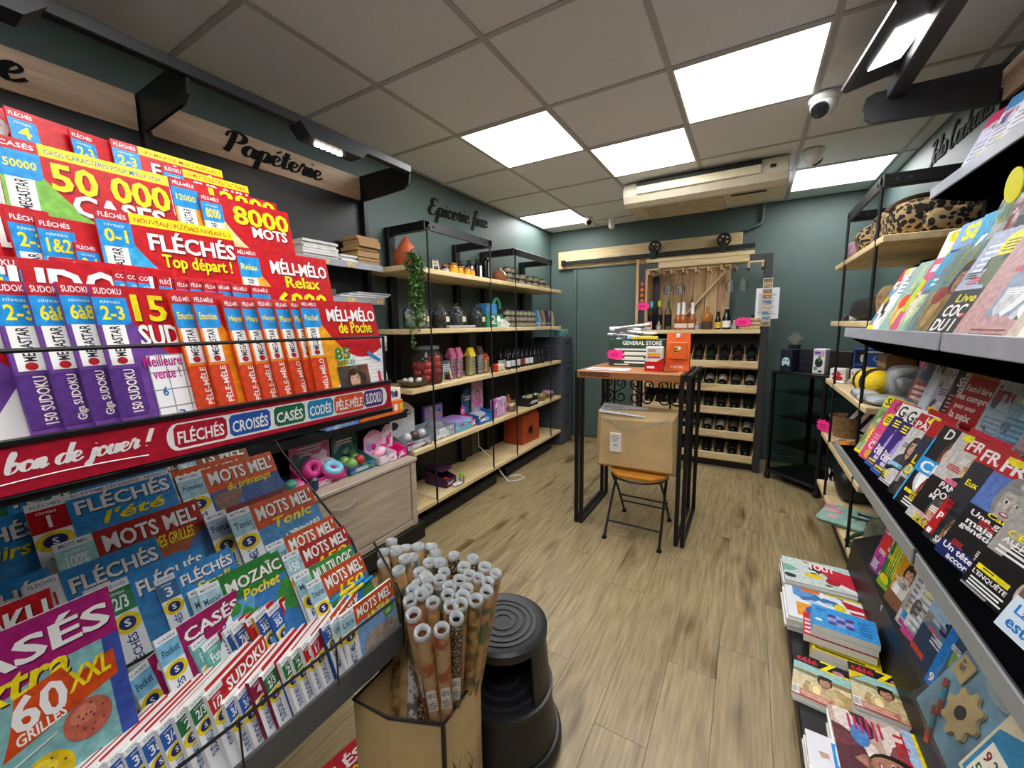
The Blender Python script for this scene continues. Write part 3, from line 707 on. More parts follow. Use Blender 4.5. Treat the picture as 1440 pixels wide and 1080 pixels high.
# ------------------------------------------------------------------ pine and black metal shelf units
def shelf_unit(label, side, xf, xw, y0, y1, rods, zs):
    u = thing('shelf_unit', label, 'shelving', (0, 0, 0), 0, 'pine and black metal shelf units')
    lo, hi = min(xf, xw), max(xf, xw); d = 1 if xf > xw else -1
    for z in zs:
        for a, b_ in ((y0, rods[0]-.004), (rods[0]+.004, y1)):
            MB().box(lo, hi, a, b_, z-.034, z, b=.004).build('shelf_board', M_pine, u)
    for y in rods:
        MB().tube([(xf-d*.004, y, zs[-1]-.02), (xf-d*.004, y, 2.04)], .0075, 8).build('rod', M_black, u)
        MB().box(min(xw, xw+d*.045), max(xw, xw+d*.045), y-.03, y+.03, .02, 2.08, b=.003).build('upright', M_black, u)
        f = MB().box(lo, hi, y-.025, y+.025, 2.025, 2.08, b=.003).build('arm', M_black, u)
        for k in range(2): MB().lathe([(.009, 0), (.009, .004)], 8, T=wallmat('B', xf-d*(.05+.045*k), y-.025, 2.052)).build('bolt', M_char, f)
        MB().box(lo+(.08 if d < 0 else 0), hi-(.08 if d > 0 else 0), y-.03, y+.03, .005, .075, b=.01).build('foot', M_black, u)
    f = MB().box(min(xf, xf-d*.012), max(xf, xf-d*.012), rods[0]-.03, rods[1]+.03, 2.022, 2.082, b=.003).build('front_bar', M_char, u)
    for y in (rods[0]+.01, rods[0]+.06, rods[1]-.06, rods[1]-.01):
        MB().lathe([(.009, 0), (.009, .004)], 8, T=wallmat('L' if d > 0 else 'R', xf, y, 2.052)).build('bolt', M_black, f)
    xk = xf-d*.05
    MB().box(min(xk, xk-d*.05), max(xk, xk-d*.05), rods[0]-.12, rods[1]+.12, .0, .085, b=.012).build('base_beam', M_black, u)
    MB().box(min(xw, xw+d*.012), max(xw, xw+d*.012), y0+.1, y1-.02, .1, zs[0]-.45, b=.002).build('back_panel', M_dark, u)
    return u
ZS = (1.782, 1.388, 1.005, .598, .197)
shelf_unit('pine shelf unit with honey jars and toys, nearer the drawer cabinet', 'L', -1.83, -2.198, 1.86, 2.995, (2.065, 2.80), ZS)
shelf_unit('pine shelf unit with tins and dark bottles, nearer the sliding door', 'L', -1.83, -2.198, 3.005, 4.23, (3.21, 3.96), ZS)
shelf_unit('pine gift shelf unit with leopard bags on the opposite wall', 'R', .50, .908, 2.525, 3.73, (2.64, 3.40), (1.79, 1.40, .985, .587, .21))

# ------------------------------------------------------------------ groceries, top shelf
z1 = 1.783
M_terra = mat('terracotta', '#b4532c', .6, var=.1)
t = thing('hanging_planter', 'orange teardrop terracotta planter on the top grocery shelf', 'planter', (-1.95, 1.99, z1))
pr = [(.03, 0), (.065, .015), (.085, .055), (.078, .095), (.05, .14), (.025, .175), (.008, .2), (0, .205)]
MB().lathe(pr, 20).build('shell', M_terra, t)
P = [(.042*math.cos(a), .05*math.sin(a)) for a in [k*PI/9 for k in range(18)]]
MB().prism(P, .0, .004, T=Matrix.Translation((.082, 0, .07)) @ Matrix.Rotation(.25, 4, 'Y').inverted() @ wallmat('L', 0, 0, 0)).build('opening', M_black, t)
pl = thing('trailing_plant', 'green trailing plant spilling from the orange planter over the shelf', 'plant', (0, 0, 0))
leaf = [mat('leaf_a', '#5f9040', .5, var=.25), mat('leaf_b', '#456e36', .5, var=.25), mat('leaf_c', '#86a860', .5, var=.2)]
b = MB(); bs = MB(); rn = random.Random(3)
for s in range(15):
    y = 1.905+rn.uniform(-.05, .045); zb = 1.86; L = rn.uniform(.28, .46) if s else .54
    x = -1.87; pts = [(x, y, zb), (x+.055, y+rn.uniform(-.01, .02), zb-.02)]
    for k in range(8): pts.append((x+.065+.02*math.sin(k*.8+s), y+.012*math.sin(k+s)+.01*s/5, zb-.05-L*k/7))
    bs.tube(pts, .0015, 4)
    n = int(L*190)
    for k in range(n):
        q = k/n*(len(pts)-2)+1; i = int(q); p = Vector(pts[i]).lerp(Vector(pts[min(i+1, len(pts)-1)]), q-i)
        d = Vector((rn.uniform(-.2, 1), rn.uniform(-1, 1), rn.uniform(-.8, .5))).normalized(); u = d.cross(Vector((0, 0, 1))).normalized()
        l = rn.uniform(.02, .034); m = rn.choice((0, 0, 1, 1, 2)); c = p+d*l*.5
        b.add([p, c+u*l*.38, p+d*l, c-u*l*.38+Vector((0, 0, .002))], [(0, 1, 2, 3)], m)
o = b.build('foliage', leaf, pl, recalc=False); o['kind'] = 'stuff'
o = bs.build('stem', leaf[1], pl); o['kind'] = 'stuff'
def easel(loc, rz, h, lb):
    t = thing('chalk_sign', lb, 'price sign', loc, rz); w_ = h*.55
    T = Matrix.Rotation(-.25, 4, 'X')
    MB().box(-w_/2, w_/2, -.004, .004, h*.3, h, b=.002, T=T).build('board', M_slate, t)
    p = Pr(w_*.8, h*.5); p.lines(.1, .1, .9, .9, 4, '#d4d6d6', .4); p.build('chalk_writing', t, mw=T @ Matrix.Translation((-w_*.4, -.0045, h*.42)) @ Matrix.Rotation(PI/2, 4, 'X'))
    for sx in (-1, 1): MB().bar((sx*w_*.4, -.012+h*.02, 0), (sx*w_*.3, .2*h, h*.85), .008, .008).build('leg', M_pineX, t)
easel((-1.95, 2.275, z1), PI/2-.5, .105, 'small chalk sign on wooden easel beside the honey jars')
M_honey = mat('honey', '#c8801e', .2, var=.15); M_gold = mat('gold_lid', '#a06a34', .35, .5)
for k, y in enumerate((2.35, 2.43, 2.52, 2.60, 2.675)):
    t = thing('honey_jar', 'honey jar with yellow label and golden lid, %s from the hanging planter' % ORD[k], 'jar', (-1.93+.01*(k % 2), y, z1), .3, 'honey jars')
    s = (.9, 1.15, 1, 1, .95)[k]
    MB().lathe([(.029*s, 0), (.031*s, .004), (.031*s, .05*s), (.027*s, .056*s)], 14).build('body', M_honey if k else mat('dark_jam', '#3a1a14', .2), t)
    MB().lathe([(.0315*s, .012), (.0315*s, .036*s)], 14, cap=False).build('paper_label', ink('#e0a21c' if k else '#b8b0a8'), t)
    MB().lathe([(.03*s, .056*s), (.03*s, .07*s), (0, .071*s)], 14).build('lid', M_gold, t)
M_blkgl = mat('black_glass', '#111214', .15)
for k, (y, h) in enumerate(((2.625, .13), (2.715, .145), (2.805, .16), (2.90, .215))):
    t = thing('oil_bottle', 'black oil bottle with tall white label, %s of four beside the honey' % ['smallest', 'second smallest', 'second tallest', 'tallest'][k], 'bottle', (-2.0+.02*k, y, z1), 0, 'black oil bottles'); r = .025+.004*k
    MB().lathe([(r, 0), (r, h*.72), (r*.45, h*.82), (r*.4, h*.95)], 14).build('body', M_blkgl, t)
    MB().lathe([(r*.55, h*.86), (r*.55, h), (0, h)], 12).build('cap', M_blkgl, t)
    MB().box(r-.001, r+.002, -r*.45, r*.45, h*.12, h*.68).build('paper_label', ink('#dcdedd'), t)
t = thing('onion_pot', 'shiny brown onion shaped pot between oil bottles and tins', 'pot', (-1.93, 3.10, z1))
MB().lathe([(.035, 0), (.06, .02), (.068, .05), (.05, .085), (.02, .1), (.008, .125), (0, .13)], 18).build('body', mat('glazed_brown', '#8a5334', .25), t)
M_tin = mat('tin_dark', '#22231f', .35); n = 0
T0 = None
for lay in (0, 1):
    for k in range(10):
        y = 3.25+.093*k+(.03 if lay else 0)
        if lay and k in (8, 9): continue
        if lay == 1 and k == 3: continue
        lb = 'dark round tin with beige label on top shelf, %s layer, %s from the brown pot' % (['lower', 'upper'][lay], ORD[k])
        if T0 is None:
            T0 = thing('preserve_tin', lb, 'tin', (-1.93, y, z1), 0, 'tins on the top shelf')
            MB().lathe([(.036, 0), (.038, .003), (.038, .048), (.036, .051), (.033, .049), (0, .049)], 14).build('body', M_tin, T0)
            MB().lathe([(.0386, .008), (.0386, .038)], 14, cap=False).build('paper_label', ink('#948b70'), T0)
        else: dup(T0, (-1.93+.02*((k*7) % 3-1), y, z1+.0512*lay), k*.4, lb)
for k in range(2):
    dup(T0, (-1.96, 3.28+.09*k, z1+.1025), .3, 'dark tin at the very top of the tin pile, %s from the brown pot' % ORD[k])
# ------------------------------------------------------------------ second shelf
z2 = 1.389
M_jar = glass('jar_glass', '#f4f7f7', .22, .03, .03)
def candy_jar(x, y, r, h, lb, fill, fr, n, seed, group='glass candy jars', balls=.011, tagc='#d8ccaa'):
    t = thing('glass_jar', lb, 'jar', (x, y, z2), 0, group)
    MB().lathe([(r*.8, 0), (r*.95, .01), (r, h*.3), (r*.95, h*.6), (r*.62, h*.74), (r*.6, h*.78)], 18, cap=False).build('jar', M_jar, t)
    MB().lathe([(r*.66, h*.78), (r*.7, h*.81), (r*.3, h*.86), (r*.16, h*.9), (r*.22, h*.95), (r*.12, h), (0, h)], 16).build('lid', M_jar, t)
    MB().box(r, r+.002, -.02, .02, h*.25, h*.45).build('tag', ink(tagc), t)
    rn = random.Random(seed); b = MB()
    for i in range(n):
        a = rn.random()*2*PI; q = r*.78*math.sqrt(rn.random()); b.ball((q*math.cos(a), q*math.sin(a), .016+rn.random()*h*fr), balls, rn.randrange(len(fill)), 6, 4)
    o = b.build('sweets', fill, t); o['kind'] = 'stuff'
wh = [mat('sweet_white', '#dcdad4', .5), mat('sweet_pale', '#b8c0c4', .5)]
candy_jar(-1.94, 2.03, .08, .205, 'large glass jar of white sweets behind the trailing plant', wh, .5, 90, 1, balls=.014)
candy_jar(-2.0, 2.17, .06, .19, 'glass jar of pale sweets just beyond the trailing plant', wh, .35, 50, 2)
candy_jar(-1.97, 2.33, .066, .185, 'glass jar of brown nuts with cream tag', [mat('nut_brown', '#3c2b24', .5), mat('nut_dark', '#241b18', .5)], .48, 90, 3)
candy_jar(-1.97, 2.52, .072, .19, 'glass jar of grey sweets with cream tag', [mat('grey_sweet', '#5a6064', .5), mat('grey_sweet_dark', '#3c4346', .5)], .5, 100, 4)
candy_jar(-1.97, 2.79, .07, .19, 'glass jar of dark sweets beside the green gift box', [mat('dark_sweet', '#2e3234', .5), mat('nut_dark', '#241b18', .5)], .42, 80, 5)
o = tag(MB().box(-1.90, -1.86, 2.3, 2.62, z2, z2+.02, b=.004).build('label_holder', mat('frosted', '#9aa0a2', .4)), 'pale flat holder lying in front of the candy jars', 'holder')
t = thing('gift_box', 'blue and green gift box with arched handle on second shelf', 'box', (-1.95, 2.97, z2), 0)
M_gg = mat('gift_green', '#2e8054', .5)
MB().box(-.05, .05, -.13, .13, 0, .11, b=.004).build('carton', M_gg, t)
MB().box(-.052, .05, -.132, .03, .11, .20, b=.004).build('backing', mat('gift_blue', '#3f7fb4', .5, var=.3), t)
MB().tube([(.03, .05+.055*math.cos(a), .16+.085*math.sin(a)) for a in [PI*k/12 for k in range(13)]], .014, 8).build('handle', M_gg, t)
p = Pr(.2, .1); p.ell(.3, .5, .16, .3, '#d8dcd4'); p.ell(.3, .5, .1, .18, '#3a5a8a'); p.ell(.75, .5, .14, .3, '#e8ebe6'); p.lines(.15, .1, .6, .25, 1, '#e8efe6', .6); p.build('print', t, mw=wallmat('L', .051, -.1, .02))
o = tag(MB().prism([(0, 0), (.11, 0), (.13, .03), (.05, .07), (0, .05)], -.03, .03, T=wallmat('L', -1.88, 3.0, z2)).build('white_sachet', mat('sachet', '#d6dcd6', .4, var=.15)), 'crumpled white and green sachet leaning before the gift box', 'packet')
for row in range(2):
    for k in range(7):
        y = 3.18+.082*k
        for lay in range(3 if row == 0 else 2):
            dup(T0, (-1.91 if row == 0 else -2.0, y+(.04*row), z2+.0512*lay), .5*k, 'dark round tin on second shelf, %s row, %s layer, %s from the gift box' % (['front', 'rear'][row], ['bottom', 'middle', 'top'][lay], ORD[k]), 'tins on the second shelf')
pc = ['#3f7fb0', '#8ab4cc', '#7a5a4a', '#9a8470', '#2e3650', '#4a3a68', '#b09a84', '#c8b49a']
pn = ['blue', 'pale blue', 'brown', 'tan', 'navy', 'purple', 'beige', 'cream']
for k in range(8):
    t = thing('food_pouch', '%s upright food pouch at the far end of the second shelf' % pn[k], 'pouch', (-1.94, 3.80+.057*k, z2), .1*((k*5) % 3-1), 'food pouches'); c = mat('pouch_'+pn[k].replace(' ', '_'), pc[k], .4, var=.2)
    MB().add([(-.025, -.027, 0), (.025, -.027, 0), (.025, .027, 0), (-.025, .027, 0), (-.003, -.027, .17), (.003, -.027, .17), (.003, .027, .17), (-.003, .027, .17), (-.03, -.026, .07), (.03, -.026, .07), (.03, .026, .07), (-.03, .026, .07)],
             [(3, 2, 1, 0), (4, 5, 6, 7), (0, 1, 9, 8), (8, 9, 5, 4), (1, 2, 10, 9), (9, 10, 6, 5), (2, 3, 11, 10), (10, 11, 7, 6), (3, 0, 8, 11), (11, 8, 4, 7)]).build('pouch', c, t)
    p = Pr(.044, .08); p.rect(.05, .05, .95, .55, ['#e8e4da', '#d2dce4'][k % 2]); p.ell(.5, .75, .3, .18, pc[(k+3) % 8]); p.lines(.15, .1, .85, .5, 3, '#50545c'); p.build('print', t, mw=Matrix.Translation((.0305, -.022, .02)) @ Matrix.Rotation(-.12, 4, 'Y') @ wallmat('L', 0, 0, 0))
# ------------------------------------------------------------------ third shelf
z3 = 1.006
t = thing('wooden_bowl', 'shallow wooden bowl holding white shells on the third shelf', 'bowl', (-1.92, 1.965, z3))
MB().lathe([(.04, 0), (.085, .02), (.105, .042), (.1, .042), (.08, .024), (0, .012)], 20).build('bowl', mat('bowl_wood', '#6e5c42', .6), t)
for k in range(5): MB().ball((.05*math.cos(k*1.3), .05*math.sin(k*1.3), .045), (.022, .014, .014), 0, 8, 5).build('shell', wh[0], t)
t = thing('sweet_jar', 'tall glass jar of red wrapped sweets on the third shelf', 'jar', (-1.95, 2.14, z3))
MB().lathe([(.1, 0), (.112, .02), (.112, .19), (.085, .225), (.085, .24)], 20, cap=False).build('jar', M_jar, t)
MB().lathe([(.09, .24), (.09, .262), (0, .265)], 20).build('lid', mat('jar_lid', '#6c7072', .3), t)
rn = random.Random(9); pos = []
for i in range(26):
    lay = i//8; a = 2*PI*(i % 8)/8+lay*.4; q = .078 if i % 8 < 6 else .02
    MB().ball((q*math.cos(a), q*math.sin(a), .035+.045*lay), .03, 0, 9, 6).build('wrapped_sweet', mat('red_foil', '#c0321c', .3, var=.25), t)
easel((-1.89, 2.285, z3), PI/2-.5, .15, 'chalk sign on wooden easel beside the red sweet jar')
def sweet_bag(y, h, c1, c2, lb, name, w_=.07):
    t = thing('sweet_bag', lb, 'bag', (-1.93, y, z3), .1, 'bags of sweets')
    b = MB().box(-.035, .03, -w_/2, w_/2, 0, h*.72, b=.012); b.build('bag', M_film, t)
    MB().add([(-.035, -w_/2, h*.7), (.03, -w_/2, h*.7), (.03, w_/2, h*.7), (-.035, w_/2, h*.7), (-.004, -w_/2*.9, h), (.004, -w_/2*.9, h), (.004, w_/2*.9, h), (-.004, w_/2*.9, h)], [(0, 1, 5, 4), (2, 3, 7, 6), (1, 2, 6, 5), (3, 0, 4, 7), (4, 5, 6, 7)]).build('header_card', mat('header_'+name, c1, .4), t)
    cm = mat('sweet_'+name, c2, .5, var=.25)
    MB().box(-.03, .012, -w_/2+.006, w_/2-.006, .004, h*.7, b=.01).build('filling', mat('header_'+name, c1, .4), t)
    q = MB()
    for i in range(6):
        for j in (0, 1): q.ball((.012, (-.25+.5*j)*w_, .022+i*h*.115), .019, 0, 8, 5)
    q.build('sweets', cm, t)
sweet_bag(2.385, .235, '#b0567a', '#cf8ba2', 'pink sweet bag, the one nearer the chalk easel', 'pink')
sweet_bag(2.47, .235, '#c06284', '#e0a8b6', 'pink sweet bag, the one beside the yellow bag', 'rose')
sweet_bag(2.63, .225, '#d9c02c', '#ddd09a', 'yellow topped bag of cream sweets', 'yellow', .085)
sweet_bag(2.755, .23, '#4a342e', '#c9bfb4', 'brown topped bag of white sweets', 'brown', .08)
sweet_bag(2.84, .165, '#a8282a', '#c89a5c', 'small red and tan sweet bag', 'red', .06)
t = thing('crisp_pack', 'low red and cream packets beside the small red sweet bag', 'packet', (-1.88, 2.97, z3)); MB().box(-.03, .03, -.07, .07, 0, .065, b=.012).build('packet', mat('cream_pack', '#cfc2a8', .45, var=.2), t); MB().box(-.032, .032, -.08, -.04, 0, .07, b=.01).build('end_pack', mat('red_pack', '#b82c24', .4), t)
dk = [(.024, 0), (.026, .004), (.026, .105), (.012, .14), (.011, .165), (.013, .166), (.013, .185), (0, .186)]
D0 = None
for row in range(2):
    for k in range(9):
        y = 3.14+.088*k; lbc = ['#d9dbdc', '#d9dbdc', '#c9cbd0', '#8c2c28', '#d9dbdc', '#cfd2d6', '#2b2d30', '#2b2d30', '#2b2d30'][k]
        lb = 'small dark bottle on the third shelf, %s row, %s from the sweets' % (['front', 'rear'][row], ORD[k])
        t = thing('vinegar_bottle', lb, 'bottle', (-1.88-.1*row, y+.03*row, z3), 0, 'small dark bottles')
        if D0 is None: a = MB().lathe(dk, 12).build('body', M_blkgl, t); D0 = a.data
        else: a = bpy.data.objects.new('body', D0); COL.objects.link(a); a.parent = t
        MB().lathe([(.0268, .025), (.0268, .08)], 12, cap=False).build('paper_label', ink(lbc), t)
o = thing('carton', 'navy carton with rows of pale dots at the shelf end', 'box', (0, 0, 0)); MB().box(-2.0, -1.88, 3.98, 4.16, z3, z3+.17, b=.003).build('box', mat('navy_card', '#1e2230', .5), o)
p = Pr(.16, .16); [p.ell(.15+.18*i, .15+.18*j, .04, .04, '#8c90a4', 6) for i in range(5) for j in range(5)]; p.build('print', o, mw=wallmat('L', -1.8795, 3.99, z3+.005))
# ------------------------------------------------------------------ toys on the fourth shelf and on the drawer cabinet
z4 = .599
def tray(name, lb, x0, x1, y0, y1, z, h, col, back=None, bh=.0, print_seed=0, pcs=(), group='toy display boxes', front=.55):
    t = thing(name, lb, 'display box', (0, 0, 0), 0, group); M = mat('card_'+col.strip('#'), col, .5)
    e = .003
    MB().box(x0, x1, y0, y1, z, z+e).build('base', M, t)
    MB().box(x1-e, x1, y0, y1, z, z+h*front).build('front', M, t); MB().box(x0, x0+e, y0, y1, z, z+h).build('rear', M, t)
    for y in (y0, y1-e):
        MB().prism([(x0, z), (x1, z), (x1, z+h*front), (x0, z+h)], y, y+e, T=Matrix(((1, 0, 0, 0), (0, 0, 1, 0), (0, 1, 0, 0), (0, 0, 0, 1)))).build('side', M, t)
    if pcs:
        p = Pr(y1-y0, h*front); p.blobs(0, 0, 1, 1, pcs, 9, print_seed, .13); p.lines(.2, .3, .8, .7, 2, '#f6f2f4', .5, print_seed); p.build('print', t, mw=wallmat('L', x1+.0003, y0, z))
    if back:
        w_ = y1-y0; n = 9
        P = [(0, 0), (w_, 0)]+[(w_*(1-k/n), bh*(.72+.28*math.sin(PI*k/n))) for k in range(n+1)]
        MB().prism(P, 0, e, T=wallmat('L', x0+.004, y0, z+h*.6)).build('header_card', mat('card_'+back.strip('#'), back, .5), t)
        p = Pr(w_, bh*.85); p.blobs(.08, .05, .92, .9, list(pcs) or ['#ffffff'], 10, print_seed+5, .16); p.lines(.2, .62, .8, .85, 2, '#fbf6f8', .55, 2); p.build('header_print', t, mw=wallmat('L', x0+.0075, y0, z+h*.6))
    return t
def toyball(x, y, z, r, col, lb, cat='toy', group=None, sc=(1, 1, 1), name='toy_ball', top=None):
    t = thing(name, lb, cat, (x, y, z), 0, group)
    MB().ball((0, 0, r*sc[2]), (r*sc[0], r*sc[1], r*sc[2]), 0, 12, 8).build('shell', mat('toy_'+col.strip('#'), col, .3, var=.12), t)
    if top: MB().lathe([(r*.55, r*1.25*sc[2]), (r*.4, r*1.8*sc[2]), (0, r*2.02*sc[2])], 10).build('cap', mat('toy_'+top.strip('#'), top, .3), t)
    return t
PK = ['#d8358c', '#f0a8c8', '#fbeaf2', '#8ecfe0', '#b890d0']
tray('toy_display', 'silver and crimson toy display with round figures card, at the shelf corner', -2.02, -1.86, 1.83, 2.06, z4, .10, '#a8adb4', '#dcdde2', .24, 3, ['#5a8fc0', '#a02c50', '#30343c', '#d8d8dc'])
for k in range(3): toyball(-1.91, 1.875+.07*k, z4+.045, .033, ['#c9cdd2', '#5a4438', '#c9cdd2'][k], 'silver toy capsule in the silver display, %s from the cabinet' % ORD[k], group='silver toy capsules')
tray('toy_display', 'grey and pale blue low toy display box', -2.08, -1.87, 2.115, 2.325, z4, .085, '#aab6c4', None, 0, 4, ['#6d8fc0', '#e8ecf0', '#8a8f98'], front=.95)
b = thing('toy_pile', 'grey plush pieces heaped in the pale blue box', 'toy', (0, 0, 0)); MB().ball((-1.97, 2.22, z4+.07), (.07, .08, .045), 0, 12, 8).build('plush', mat('plush_grey', '#85868a', .9, var=.3, bump=.6, scale=60), b)
t = thing('toy_carton', 'lilac toy carton with turquoise front on fourth shelf', 'box', (0, 0, 0)); MB().box(-2.07, -1.87, 2.34, 2.56, z4, z4+.085, b=.004).build('carton', mat('lilac', '#a58ad0', .45), t)
p = Pr(.215, .08); p.rect(0, 0, 1, 1, '#6fb3cf'); p.blobs(0, 0, 1, 1, ['#e8f0f6', '#b890d0', '#8ad0d8', '#d8358c'], 10, 8, .13); p.build('print', t, mw=wallmat('L', -1.8695, 2.3425, z4+.002))
t = thing('toy_carton', 'violet picture card behind the lilac toy carton', 'box', (0, 0, 0)); MB().box(-2.12, -2.09, 2.24, 2.46, z4, z4+.2, b=.004).build('carton', mat('violet', '#7a5aa8', .45), t)
p = Pr(.2, .18); p.rect(0, 0, 1, 1, '#b8a0d8'); p.blobs(0, 0, 1, 1, ['#5a4438', '#e8c8d8', '#6fb3cf', '#d8a888'], 10, 8, .16); p.build('print', t, mw=wallmat('L', -2.0895, 2.25, z4+.01))
tray('toy_display', 'magenta card box squeezed beside the blue toy tray', -2.0, -1.88, 2.565, 2.62, z4, .1, '#c02c6c', '#d84a8c', .1, 12, PK)
tray('toy_display', 'bright blue toy tray with tall picture header', -2.04, -1.86, 2.63, 2.86, z4, .1, '#1d6fc0', '#3a6088', .23, 21, ['#d8a060', '#3a8fd8', '#3a3a44', '#e4e8ec'], front=.75)
t = thing('toy_pile', 'grey toy pieces lying in the bright blue tray', 'toy', (0, 0, 0)); MB().ball((-1.96, 2.745, z4+.055), (.08, .09, .03), 0, 12, 8).build('pieces', mat('toy_grey', '#a8b0b8', .4, var=.3), t)
t = thing('toy_bag', 'pink and lilac printed toy bags standing on the fourth shelf', 'bag', (0, 0, 0))
for k in range(3):
    q = MB().box(-1.93+.0*k, -1.88, 2.89+.075*k, 2.96+.075*k, z4, z4+.165, b=.012).build('bag', mat('toybag%s' % 'abc'[k], ['#a86ab0', '#d89ac8', '#c0b0d8'][k], .4, var=.2), t)
    p = Pr(.06, .15); p.blobs(0, 0, 1, 1, PK+['#5a5a8a'], 12, 30+k, .2); p.build('print', q, mw=wallmat('L', -1.8795, 2.895+.075*k, z4+.005))
t = thing('doll_card', 'tall pale pink doll card behind the toy bags', 'card', (0, 0, 0)); MB().box(-2.02, -2.0, 2.74, 2.9, z4, z4+.33, b=.003).build('card', mat('doll_pink', '#c9a2b8', .5, var=.2), t)
p = Pr(.15, .3); p.person(.5, .72, .16, '#8a6a3a', '#e8c0a8', '#d86aa8', True); p.blobs(0, 0, 1, .3, PK, 8, 3, .2); p.build('print', t, mw=wallmat('L', -1.9995, 2.745, z4+.01))
M_wick = mat('wicker', '#8a6c46', .8, var=.35, scale=70, bump=.8)
def basket(x, y, z, r, h, lb, fill, seed):
    t = thing('wicker_basket', lb, 'basket', (x, y, z), 0, 'little wicker baskets')
    MB().lathe([(r*.8, 0), (r, h), (r*.95, h), (r*.75, .01), (0, .008)], 18).build('basket', M_wick, t)
    rn = random.Random(seed)
    for k in range(8): MB().ball((r*.6*math.cos(k*.8), r*.6*math.sin(k*.8), h+.005), rn.uniform(.016, .026), 0, 8, 5).build('trinket', mat('trinket_'+fill[k % len(fill)].strip('#'), fill[k % len(fill)], .4), t)
basket(-1.92, 3.22, z4, .065, .055, 'small wicker basket of trinkets beside the toy bags', ['#a08a60', '#c8b8a0', '#7a5a48'], 1)
basket(-1.92, 3.85, z4, .075, .05, 'small wicker basket of green trinkets beyond the black box', ['#8a8a50', '#b8a860', '#c8ccd0'], 2)
basket(-1.92, 4.06, z4, .07, .05, 'farthest small wicker basket, holding pink trinkets', ['#c88aa8', '#d8b8c8', '#a86a80'], 3)
t = tray('trinket_box', 'black box with white pattern and glassy trinkets', -2.0, -1.84, 3.47, 3.66, z4, .085, '#1a1a1c', None, 0, 5, ['#e8e8e8', '#1a1a1c', '#1a1a1c'], front=1)
t = thing('bottle_toy', 'amber glass bottle behind the small wicker basket', 'bottle', (-2.0, 3.33, z4)); MB().lathe([(.035, 0), (.036, .08), (.014, .11), (.014, .14), (0, .14)], 12).build('body', M_rum, t)
for k in range(5): toyball(-1.92+.03*(k % 2), 3.5+.03*k, z4+.06, .022, ['#7f9aa0', '#a8a868', '#88a0b0', '#b0b078', '#7f9aa0'][k], 'glassy trinket in the black box, %s from the wicker basket' % ORD[k], group='glassy trinkets')
# drawer cabinet
dc = thing('drawer_cabinet', 'greyed oak drawer cabinet with curved metal handle under the toys', 'cabinet', (0, 0, 0))
MB().box(-2.17, -1.762, .62, 1.785, .165, .575).build('carcass', M_oak, dc)
MB().box(-2.17, -1.742, .60, 1.792, .575, .598, b=.004).build('top', M_oak, dc)
d = MB().box(-1.762, -1.752, .66, 1.735, .21, .568, b=.003).build('drawer_front', M_oak, dc)
MB().tube([(-1.752+.028*math.sin(PI*k/10), 1.185+.15*k/10, .497-.012*math.sin(PI*k/10)) for k in range(11)], .005, 8).build('handle', mat('steel', '#c8c8c4', .3, .9), d)
MB().box(-1.762, -1.750, 1.742, 1.785, .165, .572, b=.002).build('stile', M_oak, dc); MB().box(-1.762, -1.750, .62, 1.742, .168, .204, b=.002).build('bottom_rail', M_oak, dc)
MB().box(-2.17, -1.735, .60, 1.83, .055, .165, b=.004).build('kickboard', M_black, dc); MB().box(-2.17, -1.80, .60, 1.80, 0, .055).build('base_plinth', M_black, dc)
zc = .599
tray('toy_display', 'pink doughnut toy display with arched pink header', -1.99, -1.845, 1.13, 1.36, zc, .09, '#d8308c', '#e87ab0', .19, 41, ['#f6dcea', '#5aa890', '#e890b8', '#fbeef4'], front=.5)
for k, (x, y, z, c, lb) in enumerate(((-1.86, 1.285, zc+.062, '#7fc6dc', 'doughnut toy with light blue icing facing up'), (-1.93, 1.215, zc+.075, '#e0489a', 'all pink doughnut toy standing on edge'), (-1.95, 1.31, zc+.06, '#f0e4ea', 'doughnut toy with white icing at the rear'))):
    t = thing('toy_doughnut', lb, 'toy', (x, y, z), 0, 'doughnut toys')
    T = Matrix.Rotation((.5, 1.2, .4)[k], 4, 'Y')
    MB().tube([(.034*math.cos(a), .034*math.sin(a), 0) for a in [2*PI*i/18 for i in range(18)]], .024, 10, closed=True, T=T).build('ring', mat('toy_e0489a', '#e0489a', .35), t)
    MB().tube([(.034*math.cos(a), .034*math.sin(a), .010) for a in [2*PI*i/18 for i in range(18)]], .0205, 10, closed=True, T=T).build('icing', mat('toy_'+c.strip('#'), c, .3), t)
for k in range(2): toyball(-1.86-.05*k, 1.10+.03*k, zc, .036, ['#d0609a', '#c84a88'][k], ['round pink toy pouch on the cabinet edge', 'round pink toy pouch just behind another'][k], sc=(.9, 1.1, .8))
o = tag(MB().box(-1.84, -1.80, 1.13, 1.17, zc, zc+.07, b=.012).build('toy_packet', mat('navy_toy', '#26385a', .4, var=.3)), 'small navy toy packet in front of the pink pouches', 'packet')
tray('toy_display', 'teal dragon egg toy display with dark picture header', -1.99, -1.83, 1.37, 1.545, zc, .085, '#3f8296', '#2f6660', .17, 51, ['#5a3a7a', '#6aa060', '#1c2c30', '#88b0a0'], front=.55)
for k, (x, y, c) in enumerate(((-1.87, 1.41, '#7fae5a'), (-1.93, 1.41, '#8cba62'), (-1.89, 1.48, '#b03a34'), (-1.95, 1.49, '#6a9a50'))):
    toyball(x, y, zc+.008, .033, c, '%s toy egg in the teal display box' % ['front green', 'rear green', 'red', 'rearmost green'][k], group='toy eggs', sc=(1, 1, 1.15))
tray('toy_display', 'white and hot pink castle topped toy display', -1.95, -1.82, 1.56, 1.70, zc, .07, '#f0dfe8', '#f0b8d4', .145, 61, PK, front=.7)
